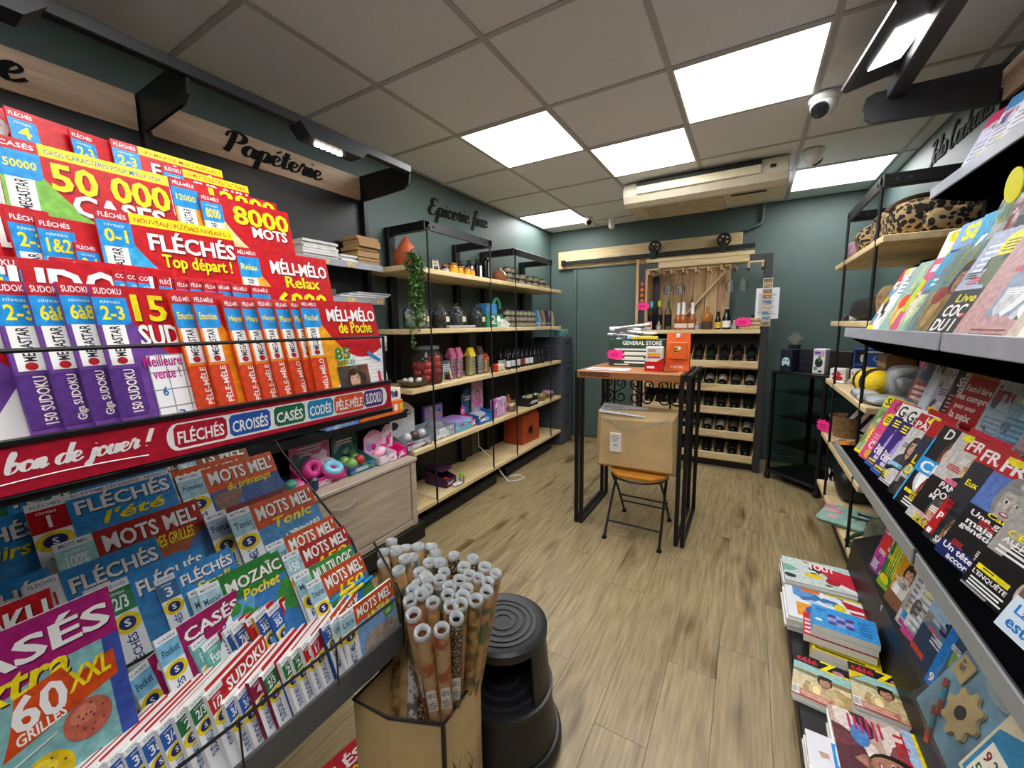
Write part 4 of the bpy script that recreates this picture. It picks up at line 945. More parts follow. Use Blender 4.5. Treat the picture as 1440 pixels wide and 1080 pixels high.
tray('toy_display', 'hot pink toy display with square white picture card', -1.95, -1.82, 1.70, 1.785, zc, .08, '#e8248a', '#f8e4ee', .15, 71, PK, front=.6)
for k in range(3): toyball(-1.87-.04*k, 1.60+.05*k, zc+.03, .032, ['#f0a8c8', '#f6e4ee', '#d8358c'][k], ['pale pink', 'white', 'hot pink'][k]+' soft toy ball in the castle display', sc=(1, 1.2, .8))
for k in range(3): toyball(-1.88-.06*k, 1.07-.03*k, zc+.005, .035, ['#3a8a6a', '#5a4a9a', '#4a70a0'][k], ['green', 'violet', 'blue'][k]+' toy capsule at the near end of the cabinet', group='toy capsules on cabinet')
tray('toy_display', 'blue toy box at the cabinet end behind the wire rod', -2.10, -1.84, .90, 1.09, zc, .07, '#2a4a78', None, 0, 81, ['#5a4a9a', '#3a8a6a', '#1c2c40'])
# black shelf above the cabinet
t = thing('board_game', 'orange board game box with icons standing at the shelf end', 'box', (0, 0, 0)); MB().box(-2.1, -1.85, 1.47, 1.80, .87, .955, b=.003).build('box', mat('orange_card', '#e06a1e', .5), t)
p = Pr(.32, .08); [p.rect(.22+.14*i, .25, .31+.14*i, .75, c) for i, c in enumerate(['#4a8a9a', '#e88a4a', '#d0785a', '#4a5a8a', '#f0e0d8', '#f2c21c'])]; p.build('print', t, mw=wallmat('L', -1.8497, 1.475, .8725))
t = thing('board_game', 'white topped game box with blue drawing stacked on the orange one', 'box', (0, 0, 0)); MB().box(-2.1, -1.86, 1.64, 1.795, .9555, 1.03, b=.003).build('box', mat('cream_card', '#e6dcc8', .5), t)
p = Pr(.15, .07); p.ell(.5, .5, .18, .32, '#3a6a8a'); p.rect(.08, .1, .25, .9, '#e0a85a'); p.ell(.75, .5, .1, .3, '#2a3a5a'); p.build('print', t, mw=wallmat('L', -1.8597, 1.6425, .958))
t = thing('board_game', 'blue patterned box beside the orange board game', 'box', (0, 0, 0)); MB().box(-2.1, -1.85, 1.26, 1.465, .87, .925, b=.003).build('box', mat('blue_card', '#7a9ad0', .5), t)
p = Pr(.2, .05); p.blobs(0, 0, 1, 1, ['#d8e0f0', '#4a70b0', '#e8b86a', '#b0c4e8'], 16, 6, .12); p.build('print', t, mw=wallmat('L', -1.8497, 1.2625, .8725))
o = tag(MB().ball((-1.94, 1.13, .91), (.07, .12, .04), 0, 14, 8).build('plush_roll', mat('plush_pastel', '#c0b0d4', .9, var=.25, scale=20, bump=.4)), 'soft pastel lilac plush roll lying on the black shelf', 'cushion')
# paper stock on the stationery shelves
def stack(name, lb, x0, x1, y0, y1, z, n, th, m, seed, cat='paper stack', sk=.006, piece='sheet_pack'):
    t = thing(name, lb, cat, (0, 0, 0)); rn = random.Random(seed)
    for k in range(n):
        a, c = rn.uniform(-sk, sk), rn.uniform(-sk, sk)
        MB().box(x0+a, x1+a, y0+c, y1+c, z+k*th+.0005, z+(k+1)*th-.0005, b=.001).build(piece, m, t)
    return t
stack('envelope_stack', 'tall stack of white envelopes on the upper stationery shelf', -2.15, -2.01, 1.31, 1.52, 1.779, 6, .0145, mat('white_paper', '#e6e6e4', .7), 1)
stack('envelope_stack', 'low stack of white envelopes beside brown ones', -2.12, -2.01, 1.53, 1.645, 1.779, 3, .0125, mat('white_paper', '#e6e6e4', .7), 2)
stack('envelope_stack', 'tall stack of brown kraft envelopes at the shelf end', -2.15, -2.005, 1.655, 1.815, 1.779, 8, .02, mat('kraft', '#a88558', .7), 3, sk=.012)
tag(MB().box(-2.15, -2.0, .95, 1.30, 1.779, 1.79, b=.003).build('kraft_folder', mat('kraft', '#a88558', .7)), 'flat kraft folder beside the white envelopes', 'folder')
t = thing('newspaper_pile', 'pile of folded grey and white newspapers overhanging the shelf end', 'newspapers', (0, 0, 0))
for k, (y0, y1, c) in enumerate(((1.5, 1.83, '#d4d2d0'), (1.56, 1.86, '#c9cdd6'), (1.62, 1.88, '#b4b8c0'))): MB().box(-2.15, -1.99, y0, y1, 1.576+.012*k, 1.587+.012*k, b=.004).build('newspaper', mat('newsprint%s' % 'abc'[k], c, .8), t)
stack('notebook_pile', 'small pile of dark green notebooks on the middle stationery shelf', -2.12, -2.005, 1.36, 1.49, 1.576, 3, .014, mat('green_book', '#5a6a52', .6), 4)
stack('paper_pile', 'white paper pile with a red pack on lower stationery shelf', -2.15, -1.995, 1.55, 1.82, 1.286, 3, .02, mat('white_paper', '#e6e6e4', .7), 5)
tag(MB().box(-2.14, -1.994, 1.43, 1.54, 1.286, 1.33, b=.003).build('red_pack', mat('red_pack', '#b82c24', .4)), 'red pack beside the white paper pile', 'packet')
for y, z, lb in ((1.40, 1.760, 'first cream price ticket on the upper stationery shelf edge'), (1.56, 1.760, 'second cream price ticket on the upper stationery shelf edge'), (1.55, 1.558, 'cream price ticket under the newspapers, near end'), (1.76, 1.558, 'cream price ticket under the newspapers, far end'), (1.70, 1.262, 'round cream ticket below the white paper pile')):
    tag(MB().box(-1.9935, -1.9915, y, y+.05, z-.012, z+.014).build('price_ticket', ink('#d8c08a')), lb, 'price ticket', 'shelf edge price tickets')
# ------------------------------------------------------------------ bottom shelf
z5 = .198
t = tray('toy_box', 'purple open toy box with red item on the bottom shelf', -2.10, -1.895, 2.235, 2.36, z5, .12, '#4a2450', '#3a1c48', .07, 91, ['#8a5a90', '#b03a3a', '#6a4a2a', '#3a1c48'], front=.5)
MB().box(-2.10, -1.93, 2.233, 2.362, z5+.118, z5+.123).build('lid', mat('card_4a2450', '#4a2450', .5), t); MB().box(-1.96, -1.91, 2.27, 2.30, z5+.004, z5+.06, b=.006).build('red_toy', mat('red_pack', '#b82c24', .4), t)
t = thing('toy_jar', 'tiny clear jar with lime green lid on the bottom shelf', 'jar', (-1.865, 2.385, z5)); MB().lathe([(.022, 0), (.022, .055), (.02, .06)], 12, cap=False).build('jar', M_jar, t); MB().lathe([(.022, .06), (.022, .075), (0, .077)], 12).build('lid', mat('lime', '#7ed03c', .4), t); MB().ball((0, 0, .02), .016, 0, 8, 5).build('toy', wh[1], t)
tag(MB().ball((-1.86, 2.33, z5+.012), (.03, .05, .012), 0, 10, 5).build('toy_packet', mat('white_pack', '#d8d4d6', .4, var=.2)), 'crumpled white toy packet in front of the purple box', 'packet')
t = thing('gift_carton', 'tall orange gift carton with black star emblem on the bottom shelf', 'box', (0, 0, 0))
MB().add([(-2.14, 3.46, z5), (-1.92, 3.46, z5), (-1.90, 3.80, z5), (-2.14, 3.80, z5), (-2.06, 3.47, z5+.36), (-2.0, 3.47, z5+.36), (-2.0, 3.79, z5+.36), (-2.06, 3.79, z5+.36), (-2.13, 3.46, z5+.30), (-1.915, 3.46, z5+.28), (-1.90, 3.80, z5+.28), (-2.13, 3.80, z5+.30)],
         [(3, 2, 1, 0), (0, 1, 9, 8), (8, 9, 5, 4), (1, 2, 10, 9), (9, 10, 6, 5), (2, 3, 11, 10), (10, 11, 7, 6), (3, 0, 8, 11), (11, 8, 4, 7), (4, 5, 6, 7)]).build('carton', mat('rust_card', '#a8431e', .55), t)
b = MB()
for k in range(6): a = k*PI/3; b.bar((-1.904, 3.62, z5+.13), (-1.904, 3.62+.05*math.cos(a), z5+.13+.05*math.sin(a)), .003, .018, up=(0, 0, 1))
b.build('emblem', M_black, t)
tag(MB().tube([(-2.1, 2.95, .55), (-2.1, 2.96, .3), (-1.95, 3.0, .16), (-1.84, 2.93, .10), (-1.8, 2.98, .012), (-1.74, 3.06, .008), (-1.72, 3.14, .008), (-1.80, 3.18, .008), (-1.86, 3.1, .008)], .005, 6).build('white_cable', M_white), 'white power cable looping out under the shelf units', 'cable')
# lockers at the end of the grocery wall
t = thing('metal_locker', 'grey metal drawer locker at the end of the grocery shelves', 'locker', (0, 0, 0)); M_lock = mat('locker_grey', '#454b55', .5, var=.05)
MB().box(-2.19, -1.83, 4.25, 4.55, 0, 1.27, b=.004).build('body', M_lock, t)
for k in range(4):
    d = MB().box(-1.832, -1.822, 4.262, 4.538, .03+.31*k, .33+.31*k, b=.003).build('drawer', M_lock, t)
    MB().box(-1.824, -1.815, 4.36, 4.44, .25+.31*k, .27+.31*k, b=.003).build('handle', M_black, d)
t = thing('herb_tray', 'blue and green packets of seeds standing on the locker', 'packets', (0, 0, 0))
for k in range(5): MB().box(-1.95, -1.86, 4.28+.05*k, 4.318+.05*k, 1.272, 1.35, b=.006).build('packet', mat('seed%s' % 'abcde'[k], ['#5a9ab0', '#7a9a50', '#4a8aa0', '#6a8a48', '#5a8ab0'][k], .5, var=.25), t)
# ------------------------------------------------------------------ high counter table
M_top = wood('counter_wood', '#8a5530', '#b87c48', 4, (1.2, 8, 8), .4, .04)
tb = thing('counter_table', 'high counter table with reddish wood top and black twin leg frames', 'table', (0, 0, 0))
MB().box(-1.0, -.345, 2.58, 3.20, 1.045, 1.093, b=.003).build('table_top', M_top, tb)
p = Pr(.2, .03); p.text('REGISTERED', 0, 0, 1, 1, '#2a1a12', .03); p.build('lettering', tb, mw=wallmat('B', -.975, 2.5798, 1.056))
for x, sd in ((-.985, -1), (-.335, 1)):
    for dx in ((0, .038) if sd > 0 else (0, .036)):
        b = MB()
        X = x+dx-(.036 if sd < 0 else 0)+(.018 if sd < 0 else 0)
        b.box(X-.012, X+.012, 2.585, 2.609, 0, 1.092); b.box(X-.012, X+.012, 3.17, 3.194, 0, 1.092); b.box(X-.012, X+.012, 2.609, 3.17, 0, .024); b.box(X-.012, X+.012, 2.609, 3.17, 1.068, 1.092)
        b.build('leg_frame', M_black, tb)
b = MB()
def spiral(c, r0, r1, turns, a0, sx=1): return [(c[0]+sx*(r0+(r1-r0)*k/26)*math.cos(a0+turns*2*PI*k/26), 3.0, c[1]+(r0+(r1-r0)*k/26)*math.sin(a0+turns*2*PI*k/26)) for k in range(27)]
for i, cx in enumerate((-.86, -.66, -.46)):
    for sx in (-1, 1):
        b.tube(spiral((cx+sx*.045, .86), .05, .012, 1.4, PI/2, sx), .006, 6); b.tube(spiral((cx+sx*.045, .96), .04, .01, 1.4, -PI/2, sx), .006, 6)
    b.tube([(cx, 3.0, .78), (cx, 3.0, 1.04)], .007, 6)
b.bar((-.97, 3.0, 1.035), (-.34, 3.0, 1.035), .016, .012); b.bar((-.97, 3.0, .79), (-.34, 3.0, .79), .012, .012)
b.build('scroll_ironwork', M_black, tb)
zt = 1.0945
t = thing('store_box', 'dark green box reading GENERAL STORE with white lettering', 'box', (-.705, 3.05, zt), 0); M_gs = mat('store_green', '#27493a', .5)
MB().box(-.19, .19, -.09, .10, 0, .195, b=.003).build('carton', M_gs, t)
p = Pr(.38, .195); p.text('GENERAL STORE', .26, .80, .98, .95, '#f1f3ee', .04)
for k, y in enumerate((.60, .42, .24)): p.rect(.1, y, .95, y+.07, '#dfe6dc'); p.lines(.3, y-.12, .8, y-.03, 1, '#f0f4ee', .7, k)
p.lines(.1, .05, .4, .1, 1, '#d8e4dc', .8); p.build('print', t, mw=wallmat('B', -.19, -.0902, 0))
star('price_star', 0, wallmat('B', -.845, 2.953, zt+.085), 'fluorescent pink price star stuck on the green store box', r=.05)
t = thing('bag_pile', 'crumpled white printed packets heaped on the green box', 'packets', (-.73, 3.05, zt+.196))
b = MB(); rn = random.Random(12)
for k in range(6):
    T = Matrix.Translation((rn.uniform(-.06, .06), rn.uniform(-.03, .03), .012+.016*k)) @ Matrix.Rotation(rn.uniform(-.3, .3), 4, 'Z') @ Matrix.Rotation(rn.uniform(-.12, .12), 4, 'Y')
    q = MB().box(-.125, .125, -.075, .075, -.009, .010, b=.009, T=T).build('packet', mat('white_sachet%d' % (k % 2), ['#e4e4e2', '#d6d8da'][k % 2], .45, var=.15, scale=40, bump=.2), t)
    p = Pr(.2, .018); p.lines(.1, .2, .8, .8, 2, '#6a6e74', .5, k); p.build('print', q, mw=T @ wallmat('B', -.1, -.0757, -.008))
MB().box(.0, .18, -.095, -.08, 0, .022, b=.004).build('yellow_label', mat('label_yellow', '#ecc428', .5), t); MB().box(-.035, .0, -.095, -.08, 0, .02, b=.004).build('blue_label', mat('label_blue', '#7ac0dc', .5), t)
t = thing('card_dispenser', 'white and red leaflet dispenser with yellow stripe on the counter', 'dispenser', (-.53, 2.74, zt))
MB().box(-.05, .055, -.02, .04, 0, .158, b=.004).build('leaflets', M_white, t)
MB().prism([(-.053, 0), (.058, 0), (.058, .085), (.02, .062), (-.053, .062)], -.026, .044, T=Matrix(((1, 0, 0, 0), (0, 0, 1, 0), (0, 1, 0, 0), (0, 0, 0, 1)))).build('holder', mat('dispenser_red', '#c4161c', .35), t)
p = Pr(.105, .158); p.rect(.12, .62, .88, .74, '#f0b428'); p.rect(.12, .54, .88, .6, '#d8342a'); p.lines(.14, .8, .8, .92, 2, '#c86a4a'); p.rect(.3, .38, .75, .5, '#f6f2ee'); p.build('print', t, mw=wallmat('B', -.05, -.0205, 0))
p = Pr(.105, .06); p.lines(.12, .3, .6, .6, 1, '#ffffff', .8); p.build('holder_print', t, mw=wallmat('B', -.052, -.0265, 0))
t = thing('orange_bag', 'bright orange paper bag with bee emblem and flap', 'bag', (-.395, 2.82, zt), -.08); M_or = mat('orange_paper', '#e8641a', .55)
MB().add([(-.072, -.025, 0), (.072, -.025, 0), (.072, .025, 0), (-.072, .025, 0), (-.072, -.004, .246), (.072, -.004, .246), (.072, .004, .246), (-.072, .004, .246)], [(3, 2, 1, 0), (4, 5, 6, 7), (0, 1, 5, 4), (1, 2, 6, 5), (2, 3, 7, 6), (3, 0, 4, 7)]).build('bag', M_or, t)
MB().box(-.058, .06, -.034, -.028, .075, .185, b=.003).build('flap', M_or, t); MB().box(-.012, .012, -.02, -.012, .214, .238, b=.003).build('clip', M_white, t)
p = Pr(.1, .1); p.ell(.45, .5, .12, .2, '#3a2a20'); p.rect(.36, .5, .55, .58, '#f0c030'); p.rect(.38, .34, .53, .42, '#f0c030'); p.ell(.62, .68, .12, .12, '#e8ecf0'); p.ell(.42, .76, .09, .08, '#f0c030'); p.build('emblem', t, mw=wallmat('B', -.05, -.0345, .08))
p = Pr(.14, .07); p.text('O NATUREL', .2, .25, .8, .5, '#fbe6d8', .03); p.build('lettering', t, mw=wallmat('B', -.07, -.0285, .0) )
o = tag(MB().box(-.96, -.68, 2.63, 2.78, zt, zt+.004, b=.001).build('flyer', ink('#e8e2e2')), 'white flyer with pink print lying on the counter top', 'leaflet')
p = Pr(.28, .15); p.blobs(.05, .1, .95, .9, ['#c86a8a', '#8a5a6a', '#d8b0b8'], 9, 3, .1); p.lines(.1, .1, .6, .5, 4, '#5a5058', .4); p.build('print', o, loc=(-.96, 2.63, zt+.004))
o = tag(MB().tube([(-.47, 2.72, zt+.004), (-.45, 2.68, zt+.004), (-.40, 2.69, zt+.004), (-.38, 2.73, zt+.004)], .003, 6).build('charging_cord', M_black), 'thin black cord lying beside the orange bag', 'cable')
# ------------------------------------------------------------------ folding bistro chair and parcel on it
ch = thing('bistro_chair', 'folding bistro chair with varnished slatted wood seat and black iron legs', 'chair', (0, 0, 0))
M_var = wood('varnished_wood', '#a8671e', '#cf8f3a', 4, (1.2, 9, 9), .3, .06)
cx, cy, zs = -.585, 2.66, .435
for k in range(5):
    y = cy-.155+.066*k; a = .185; hw = math.sqrt(max(.004, a*a-(y+.03-cy)**2))
    h0 = math.sqrt(max(.002, a*a-(y-cy)**2)); h1 = math.sqrt(max(.002, a*a-(y+.06-cy)**2))
    MB().prism([(cx-h0, y), (cx+h0, y), (cx+h1, y+.06), (cx-h1, y+.06)], zs-.018, zs).build('seat_slat', M_var, ch)
MB().tube([(cx+.18*math.cos(a), cy+.18*math.sin(a), zs-.024) for a in [2*PI*k/28 for k in range(28)]], .007, 6, closed=True).build('seat_ring', M_black, ch)
for sx in (-1, 1):
    x = cx+sx*.165
    MB().tube([(x+.008*sx, 2.47, .012), (x, 2.66, .30), (x-.01*sx, 2.80, .425)], .0085, 8).build('leg', M_black, ch)
    MB().tube([(x-.005*sx, 2.92, .012), (x-.012*sx, 2.70, .28), (x-.014*sx, 2.545, .425)], .0085, 8).build('leg', M_black, ch)
    for y, xo in ((2.47, .008), (2.92, -.005)): MB().lathe([(.016, 0), (.017, .01), (.009, .022)], 12, c=(x+xo*sx, y, 0)).build('foot_cap', M_black, ch)
    MB().tube([(x-.012*sx, 2.80, .425), (x-.012*sx, 2.86, .62), (x-.02*sx, 2.875, .80)], .0085, 8).build('back_post', M_black, ch)
for y, z in ((2.53, .10), (2.85, .115), (2.80, .18)): MB().tube([(cx-.165, y, z), (cx+.165, y, z)], .006, 6).build('stretcher', M_black, ch)
for z in (.66, .76): MB().tube([(cx-.15, 2.868, z), (cx, 2.885, z+.01), (cx+.15, 2.868, z)], .007, 6).build('back_rail', M_black, ch)
pc_ = thing('parcel', 'big tan cardboard parcel with white labels standing on the bistro chair', 'parcel', (0, 0, 0))
P = [(-.87, .43), (-.345, .437), (-.352, .862), (-.405, .852), (-.66, .80), (-.84, .835), (-.868, .82)]
vs = [(x, 2.60, z) for x, z in [(-.845, .46), (-.375, .468), (-.385, .79), (-.83, .77)]]+[(x, 2.63, z) for x, z in [(-.872, .437), (-.348, .442), (-.352, .85), (-.862, .825)]]+[(x, 2.76, z) for x, z in [(-.872, .437), (-.348, .442), (-.356, .85), (-.862, .83)]]
b = MB().add(vs, [(0, 1, 2, 3), (0, 4, 5, 1), (1, 5, 6, 2), (2, 6, 7, 3), (3, 7, 4, 0), (4, 8, 9, 5), (5, 9, 10, 6), (6, 10, 11, 7), (7, 11, 8, 4), (8, 11, 10, 9)])
b.build('carton', M_card, pc_)
MB().box(-.765, -.690, 2.585, 2.5985, .56, .685).build('label', ink('#ece8e4'), pc_)
p = Pr(.075, .125); p.barcode(.3, .28, .7, .44); p.lines(.12, .55, .85, .92, 6, '#6a6a6c', .3); p.build('label_print', pc_, mw=wallmat('B', -.765, 2.5845, .56))
T = Matrix.Translation((-.70, 2.66, .832)) @ Matrix.Rotation(.035, 4, 'Y') @ Matrix.Rotation(.35, 4, 'X')
MB().box(-.15, .15, -.06, .06, -.002, .002, T=T).build('document_pouch', ink('#d8dade'), pc_)
p = Pr(.3, .12); p.barcode(.68, .2, .95, .8); p.lines(.06, .2, .6, .85, 5, '#85888e', .35); p.build('pouch_print', pc_, mw=T @ Matrix.Translation((-.15, -.06, .0022)))
M_tape = glass('packing_tape', '#f2ead8', .3, .1, .25)
MB().add([(-.84, 2.598, .785), (-.64, 2.592, .70), (-.64, 2.592, .712), (-.83, 2.60, .80)], [(0, 1, 2, 3)]).build('tape', M_tape, pc_)
MB().add([(-.64, 2.592, .70), (-.39, 2.60, .80), (-.40, 2.60, .815), (-.64, 2.592, .712)], [(0, 1, 2, 3)]).build('tape', M_tape, pc_)
# ------------------------------------------------------------------ glass display cabinet turned 45 degrees
gc = thing('glass_cabinet', 'black framed glass display cabinet on casters in the back corner', 'cabinet', (.52, 4.22, 0), math.radians(-44))
w_, d_ = .225, .225
for sx in (-1, 1):
    for sy in (-1, 1):
        MB().box(sx*w_-.012, sx*w_+.012, sy*d_-.012, sy*d_+.012, .06, .97).build('post', M_black, gc)
        MB().lathe([(.02, 0), (.026, .01), (.026, .035), (.015, .06)], 12, c=(sx*w_, sy*d_, 0)).build('caster', M_black, gc)
for z in (.06, .955):
    MB().box(-w_-.012, w_+.012, -d_-.012, d_+.012, z, z+.025, b=.003).build('top_panel' if z > .5 else 'base_panel', M_black, gc)
M_cg = glass('cabinet_glass', '#e4ecea', .12, .03)
for z in (.34, .58, .80): MB().box(-w_+.01, w_-.01, -d_+.01, d_-.01, z, z+.006).build('glass_shelf', M_cg, gc)
for sy in (-1, 1): MB().box(-w_+.012, w_-.012, sy*d_-.002, sy*d_+.002, .085, .955).build('glass_pane', M_cg, gc)
for sx in (-1, 1): MB().box(sx*w_-.002, sx*w_+.002, -d_+.012, d_-.012, .085, .955).build('glass_pane', M_cg, gc)
zg = .981
t = thing('gadget_box', 'dark navy box with pale game controller picture on the cabinet', 'box', (.335, 4.22, zg), math.radians(-30)); MB().box(-.045, .045, -.12, .12, 0, .19, b=.003).build('carton', mat('navy_box', '#151b30', .4), t)
p = Pr(.085, .18); p.ell(.5, .5, .34, .17, '#a9d4d0'); p.ell(.25, .4, .12, .14, '#a9d4d0'); p.ell(.75, .4, .12, .14, '#a9d4d0'); p.ell(.35, .53, .07, .04, '#1c2a38'); p.ell(.65, .53, .07, .04, '#1c2a38'); p.build('picture', t, mw=wallmat('B', -.043, -.1205, .003))
t = thing('controller_lamp', 'clear acrylic controller shaped lamp on black block', 'lamp', (.335, 4.22, zg+.191), math.radians(-30)); MB().box(-.04, .04, -.02, .02, 0, .035, b=.003).build('base', M_black, t)
P = [(.055*math.cos(a)*(1+.25*math.cos(4*a)), .06+.04*math.sin(a)*(1-.3*math.cos(2*a))) for a in [2*PI*k/24 for k in range(24)]]
MB().prism(P, -.003, .003, T=wallmat('B', 0, 0, .03)).build('acrylic_plate', glass('acrylic', '#e6f0f0', .6, .1, .15), t)
t = thing('gadget_box', 'black box with faint square buttons pattern behind the white box', 'box', (.425, 4.16, zg), math.radians(-30)); MB().box(-.06, .06, -.02, .12, 0, .19, b=.003).build('carton', mat('black_box', '#15161c', .4), t)
p = Pr(.11, .17); [p.rect(.12+.28*i, .1+.28*j, .3+.28*i, .26+.28*j, '#262a3a') for i in range(3) for j in range(3)]; p.build('picture', t, mw=wallmat('B', -.055, -.0205, .01))
t = thing('gadget_box', 'white box with dark green gadget picture on the cabinet corner', 'box', (.50, 4.07, zg), math.radians(-30)); MB().box(-.042, .042, -.02, .06, 0, .20, b=.003).build('carton', M_white, t)
p = Pr(.08, .19); p.rect(.05, .75, .95, .97, '#c8a8d8'); p.lines(.1, .82, .6, .93, 1, '#5a4a9a', .8); p.ell(.5, .45, .34, .2, '#2c2a24'); p.ell(.55, .62, .12, .14, '#3f8a5a'); p.ell(.25, .2, .16, .08, '#3fa06a'); p.ell(.8, .75, .1, .05, '#e0a040'); p.ell(.65, .08, .2, .05, '#6a4030'); p.build('picture', t, mw=wallmat('B', -.04, -.0205, .005))
for k in range(2): tag(MB().box(-.04, .04, -.02, .08, 0, .19, b=.003).build('gadget_box', mat('brown_black_box', '#1f1815', .4), mw=RZ(math.radians(-30), (.60+.05*k, 4.06-.09*k, zg))), 'slim black gadget box, %s from the white gadget box' % ORD[k], 'box')
# ------------------------------------------------------------------ goods on the gift shelf unit (right wall)
def leo_mat():
    if 'leopard' in MATS: return MATS['leopard']
    m, nt, bs = nodes('leopard'); tc = nt.nodes.new('ShaderNodeTexCoord')
    nz = nt.nodes.new('ShaderNodeTexNoise'); nz.inputs['Scale'].default_value = 14; nt.links.new(tc.outputs['Object'], nz.inputs[0])
    mx = nt.nodes.new('ShaderNodeMix'); mx.data_type = 'RGBA'; mx.inputs[0].default_value = .03; nt.links.new(tc.outputs['Object'], mx.inputs[6]); nt.links.new(nz.outputs[1], mx.inputs[7])
    v = nt.nodes.new('ShaderNodeTexVoronoi'); v.inputs['Scale'].default_value = 46; nt.links.new(mx.outputs[2], v.inputs[0])
    r = nt.nodes.new('ShaderNodeValToRGB'); e = r.color_ramp.elements
    e[0].position = 0; e[0].color = lin('#5b3d22'); e[1].position = 1; e[1].color = lin('#b09468')
    for p_, c in ((.14, '#4a3018'), (.2, '#120d0a'), (.52, '#150f0b'), (.58, '#b09468')): q = e.new(p_); q.color = lin(c)
    nt.links.new(v.outputs['Distance'], r.inputs[0]); nt.links.new(r.outputs[0], bs.inputs['Base Color']); bs.inputs['Roughness'].default_value = .8
    MATS['leopard'] = m; return m
M_leo = leo_mat()
def softbag(name, lb, c, r, m, cat='bag', rz=0, strap=None, seed=0, sq=.6):
    t = thing(name, lb, cat, c, rz); rn = random.Random(seed); b = MB(); n, k = 20, 12; vs = []; fs = []
    for j in range(k+1):
        ph = PI*j/k
        for i in range(n):
            a = 2*PI*i/n; q = [math.copysign(abs(s)**sq, s) for s in (math.sin(ph)*math.cos(a), math.sin(ph)*math.sin(a), -math.cos(ph))]
            f = 1+.06*math.sin(3*a+seed)+.04*math.sin(5*ph+a+seed)
            vs.append((r[0]*q[0]*f, r[1]*q[1]*f, r[2]*(1+q[2])))
    for j in range(k):
        for i in range(n): fs.append((j*n+i, j*n+(i+1) % n, (j+1)*n+(i+1) % n, (j+1)*n+i))
    b.add(vs, fs, 0, True).build('body', m, t)
    if strap:
        for f in strap[0]: MB().tube([(r[0]*1.06*math.cos(a), f+.06*math.cos(a), r[2]*1.02+r[2]*1.12*math.sin(a)) for a in [PI*(.1+.8*k/12) for k in range(13)]], .011, 6).build('strap', strap[1], t)
    return t
M_brn = mat('brown_strap', '#5d4238', .6)
softbag('leopard_bag', 'long leopard print weekend bag with brown straps on the top gift shelf', (.70, 2.82, 1.791), (.17, .25, .088), M_leo, strap=((-.13, .08), M_brn), seed=1, sq=.55)
softbag('leopard_bag', 'round leopard print bag, farther and paler one on the top gift shelf', (.64, 3.22, 1.791), (.13, .13, .085), M_leo, seed=2, sq=.7)
softbag('leopard_pouch', 'low leopard print pouch at the near end of the top gift shelf', (.74, 2.57, 1.791), (.10, .04, .05), M_leo, seed=3, sq=.6)
softbag('pink_cloth', 'dusty pink folded cloth at the far front of the gift shelf', (.56, 3.48, 1.791), (.05, .1, .06), mat('dusty_pink', '#b98fa6', .85, bump=.3), 'cloth', seed=4, sq=.8)
softbag('green_cloth', 'dark green cloth behind the dusty pink one', (.66, 3.55, 1.791), (.1, .08, .10), mat('dark_green_cloth', '#1d3330', .85), 'cloth', seed=5, sq=.8)
softbag('black_bag', 'black quilted bag lying on the second gift shelf', (.66, 3.15, 1.401), (.13, .28, .07), mat('black_fabric', '#17181a', .7, bump=.4, scale=30), seed=6, sq=.7)
softbag('cream_cap', 'cream cap resting behind the black bag', (.72, 3.35, 1.401), (.1, .11, .075), mat('cream_fabric', '#c8bda4', .85), 'hat', seed=7, sq=.8)
softbag('tan_pouch', 'narrow tan patterned pouch at the near end of second gift shelf', (.58, 2.68, 1.401), (.05, .06, .085), mat('tan_fabric', '#8d7448', .8, var=.4, scale=40), seed=8, sq=.8)
for k in range(3): toyball(.555+.03*k, 3.55-.05*k, 1.401, .02, ['#2a2c30', '#c8ccd0', '#5a5e64'][k], ['black', 'silver', 'grey'][k]+' trinket in front of the black bag', name='trinket')
zq = .986
for k, (x, y) in enumerate(((.56, 3.62), (.67, 3.60))):
    t = thing('boxed_mug', 'white and red boxed mug, %s on the third gift shelf' % ['the one at the shelf corner', 'the one under the blue box'][k], 'box', (x, y, zq), math.radians(-20), 'boxed mugs'); MB().box(-.045, .045, -.045, .045, 0, .085, b=.004).build('box', M_white, t)
    p = Pr(.09, .085); p.ell(.5, .22, .34, .2, '#b8202a'); p.blobs(.1, .2, .9, .8, ['#b8202a', '#5a3a34', '#e8d8d0'], 6, k, .14); p.build('print', t, mw=wallmat('B', -.045, -.0453, 0))
M_blue = mat('blue_box', '#1c4fa0', .4)
for k in range(2):
    t = thing('speaker_box', 'blue boxed gadget, %s one of the pair on the third gift shelf' % ['lower', 'upper'][k], 'box', (.74, 3.72, zq+.1105*k), math.radians(-15), 'blue boxes'); MB().box(-.09, .09, -.05, .05, 0, .11, b=.003).build('box', M_blue, t)
    p = Pr(.18, .11); p.lines(.35, .75, .9, .9, 1, '#e8f0fa', .8); p.ell(.72, .4, .14, .2, '#88b4e0'); p.ell(.72, .4, .08, .12, '#1c4fa0'); p.rect(.05, .1, .35, .9, '#16181c'); p.ell(.28, .4, .08, .25, '#c8ccd0'); p.build('print', t, mw=wallmat('B', -.09, -.0503, 0))
t = thing('brown_carton', 'brown carton with cream band at the back of third gift shelf', 'box', (.80, 3.45, zq)); MB().box(-.06, .08, -.1, .1, 0, .2, b=.003).build('box', mat('brown_box', '#6a4c34', .6), t); MB().box(-.062, -.06, -.1, .1, .12, .15).build('band', ink('#a8906a'), t)
bee = thing('bee_cushion', 'yellow and black striped bee cushion on the third gift shelf', 'cushion', (.60, 2.93, zq), math.radians(15))
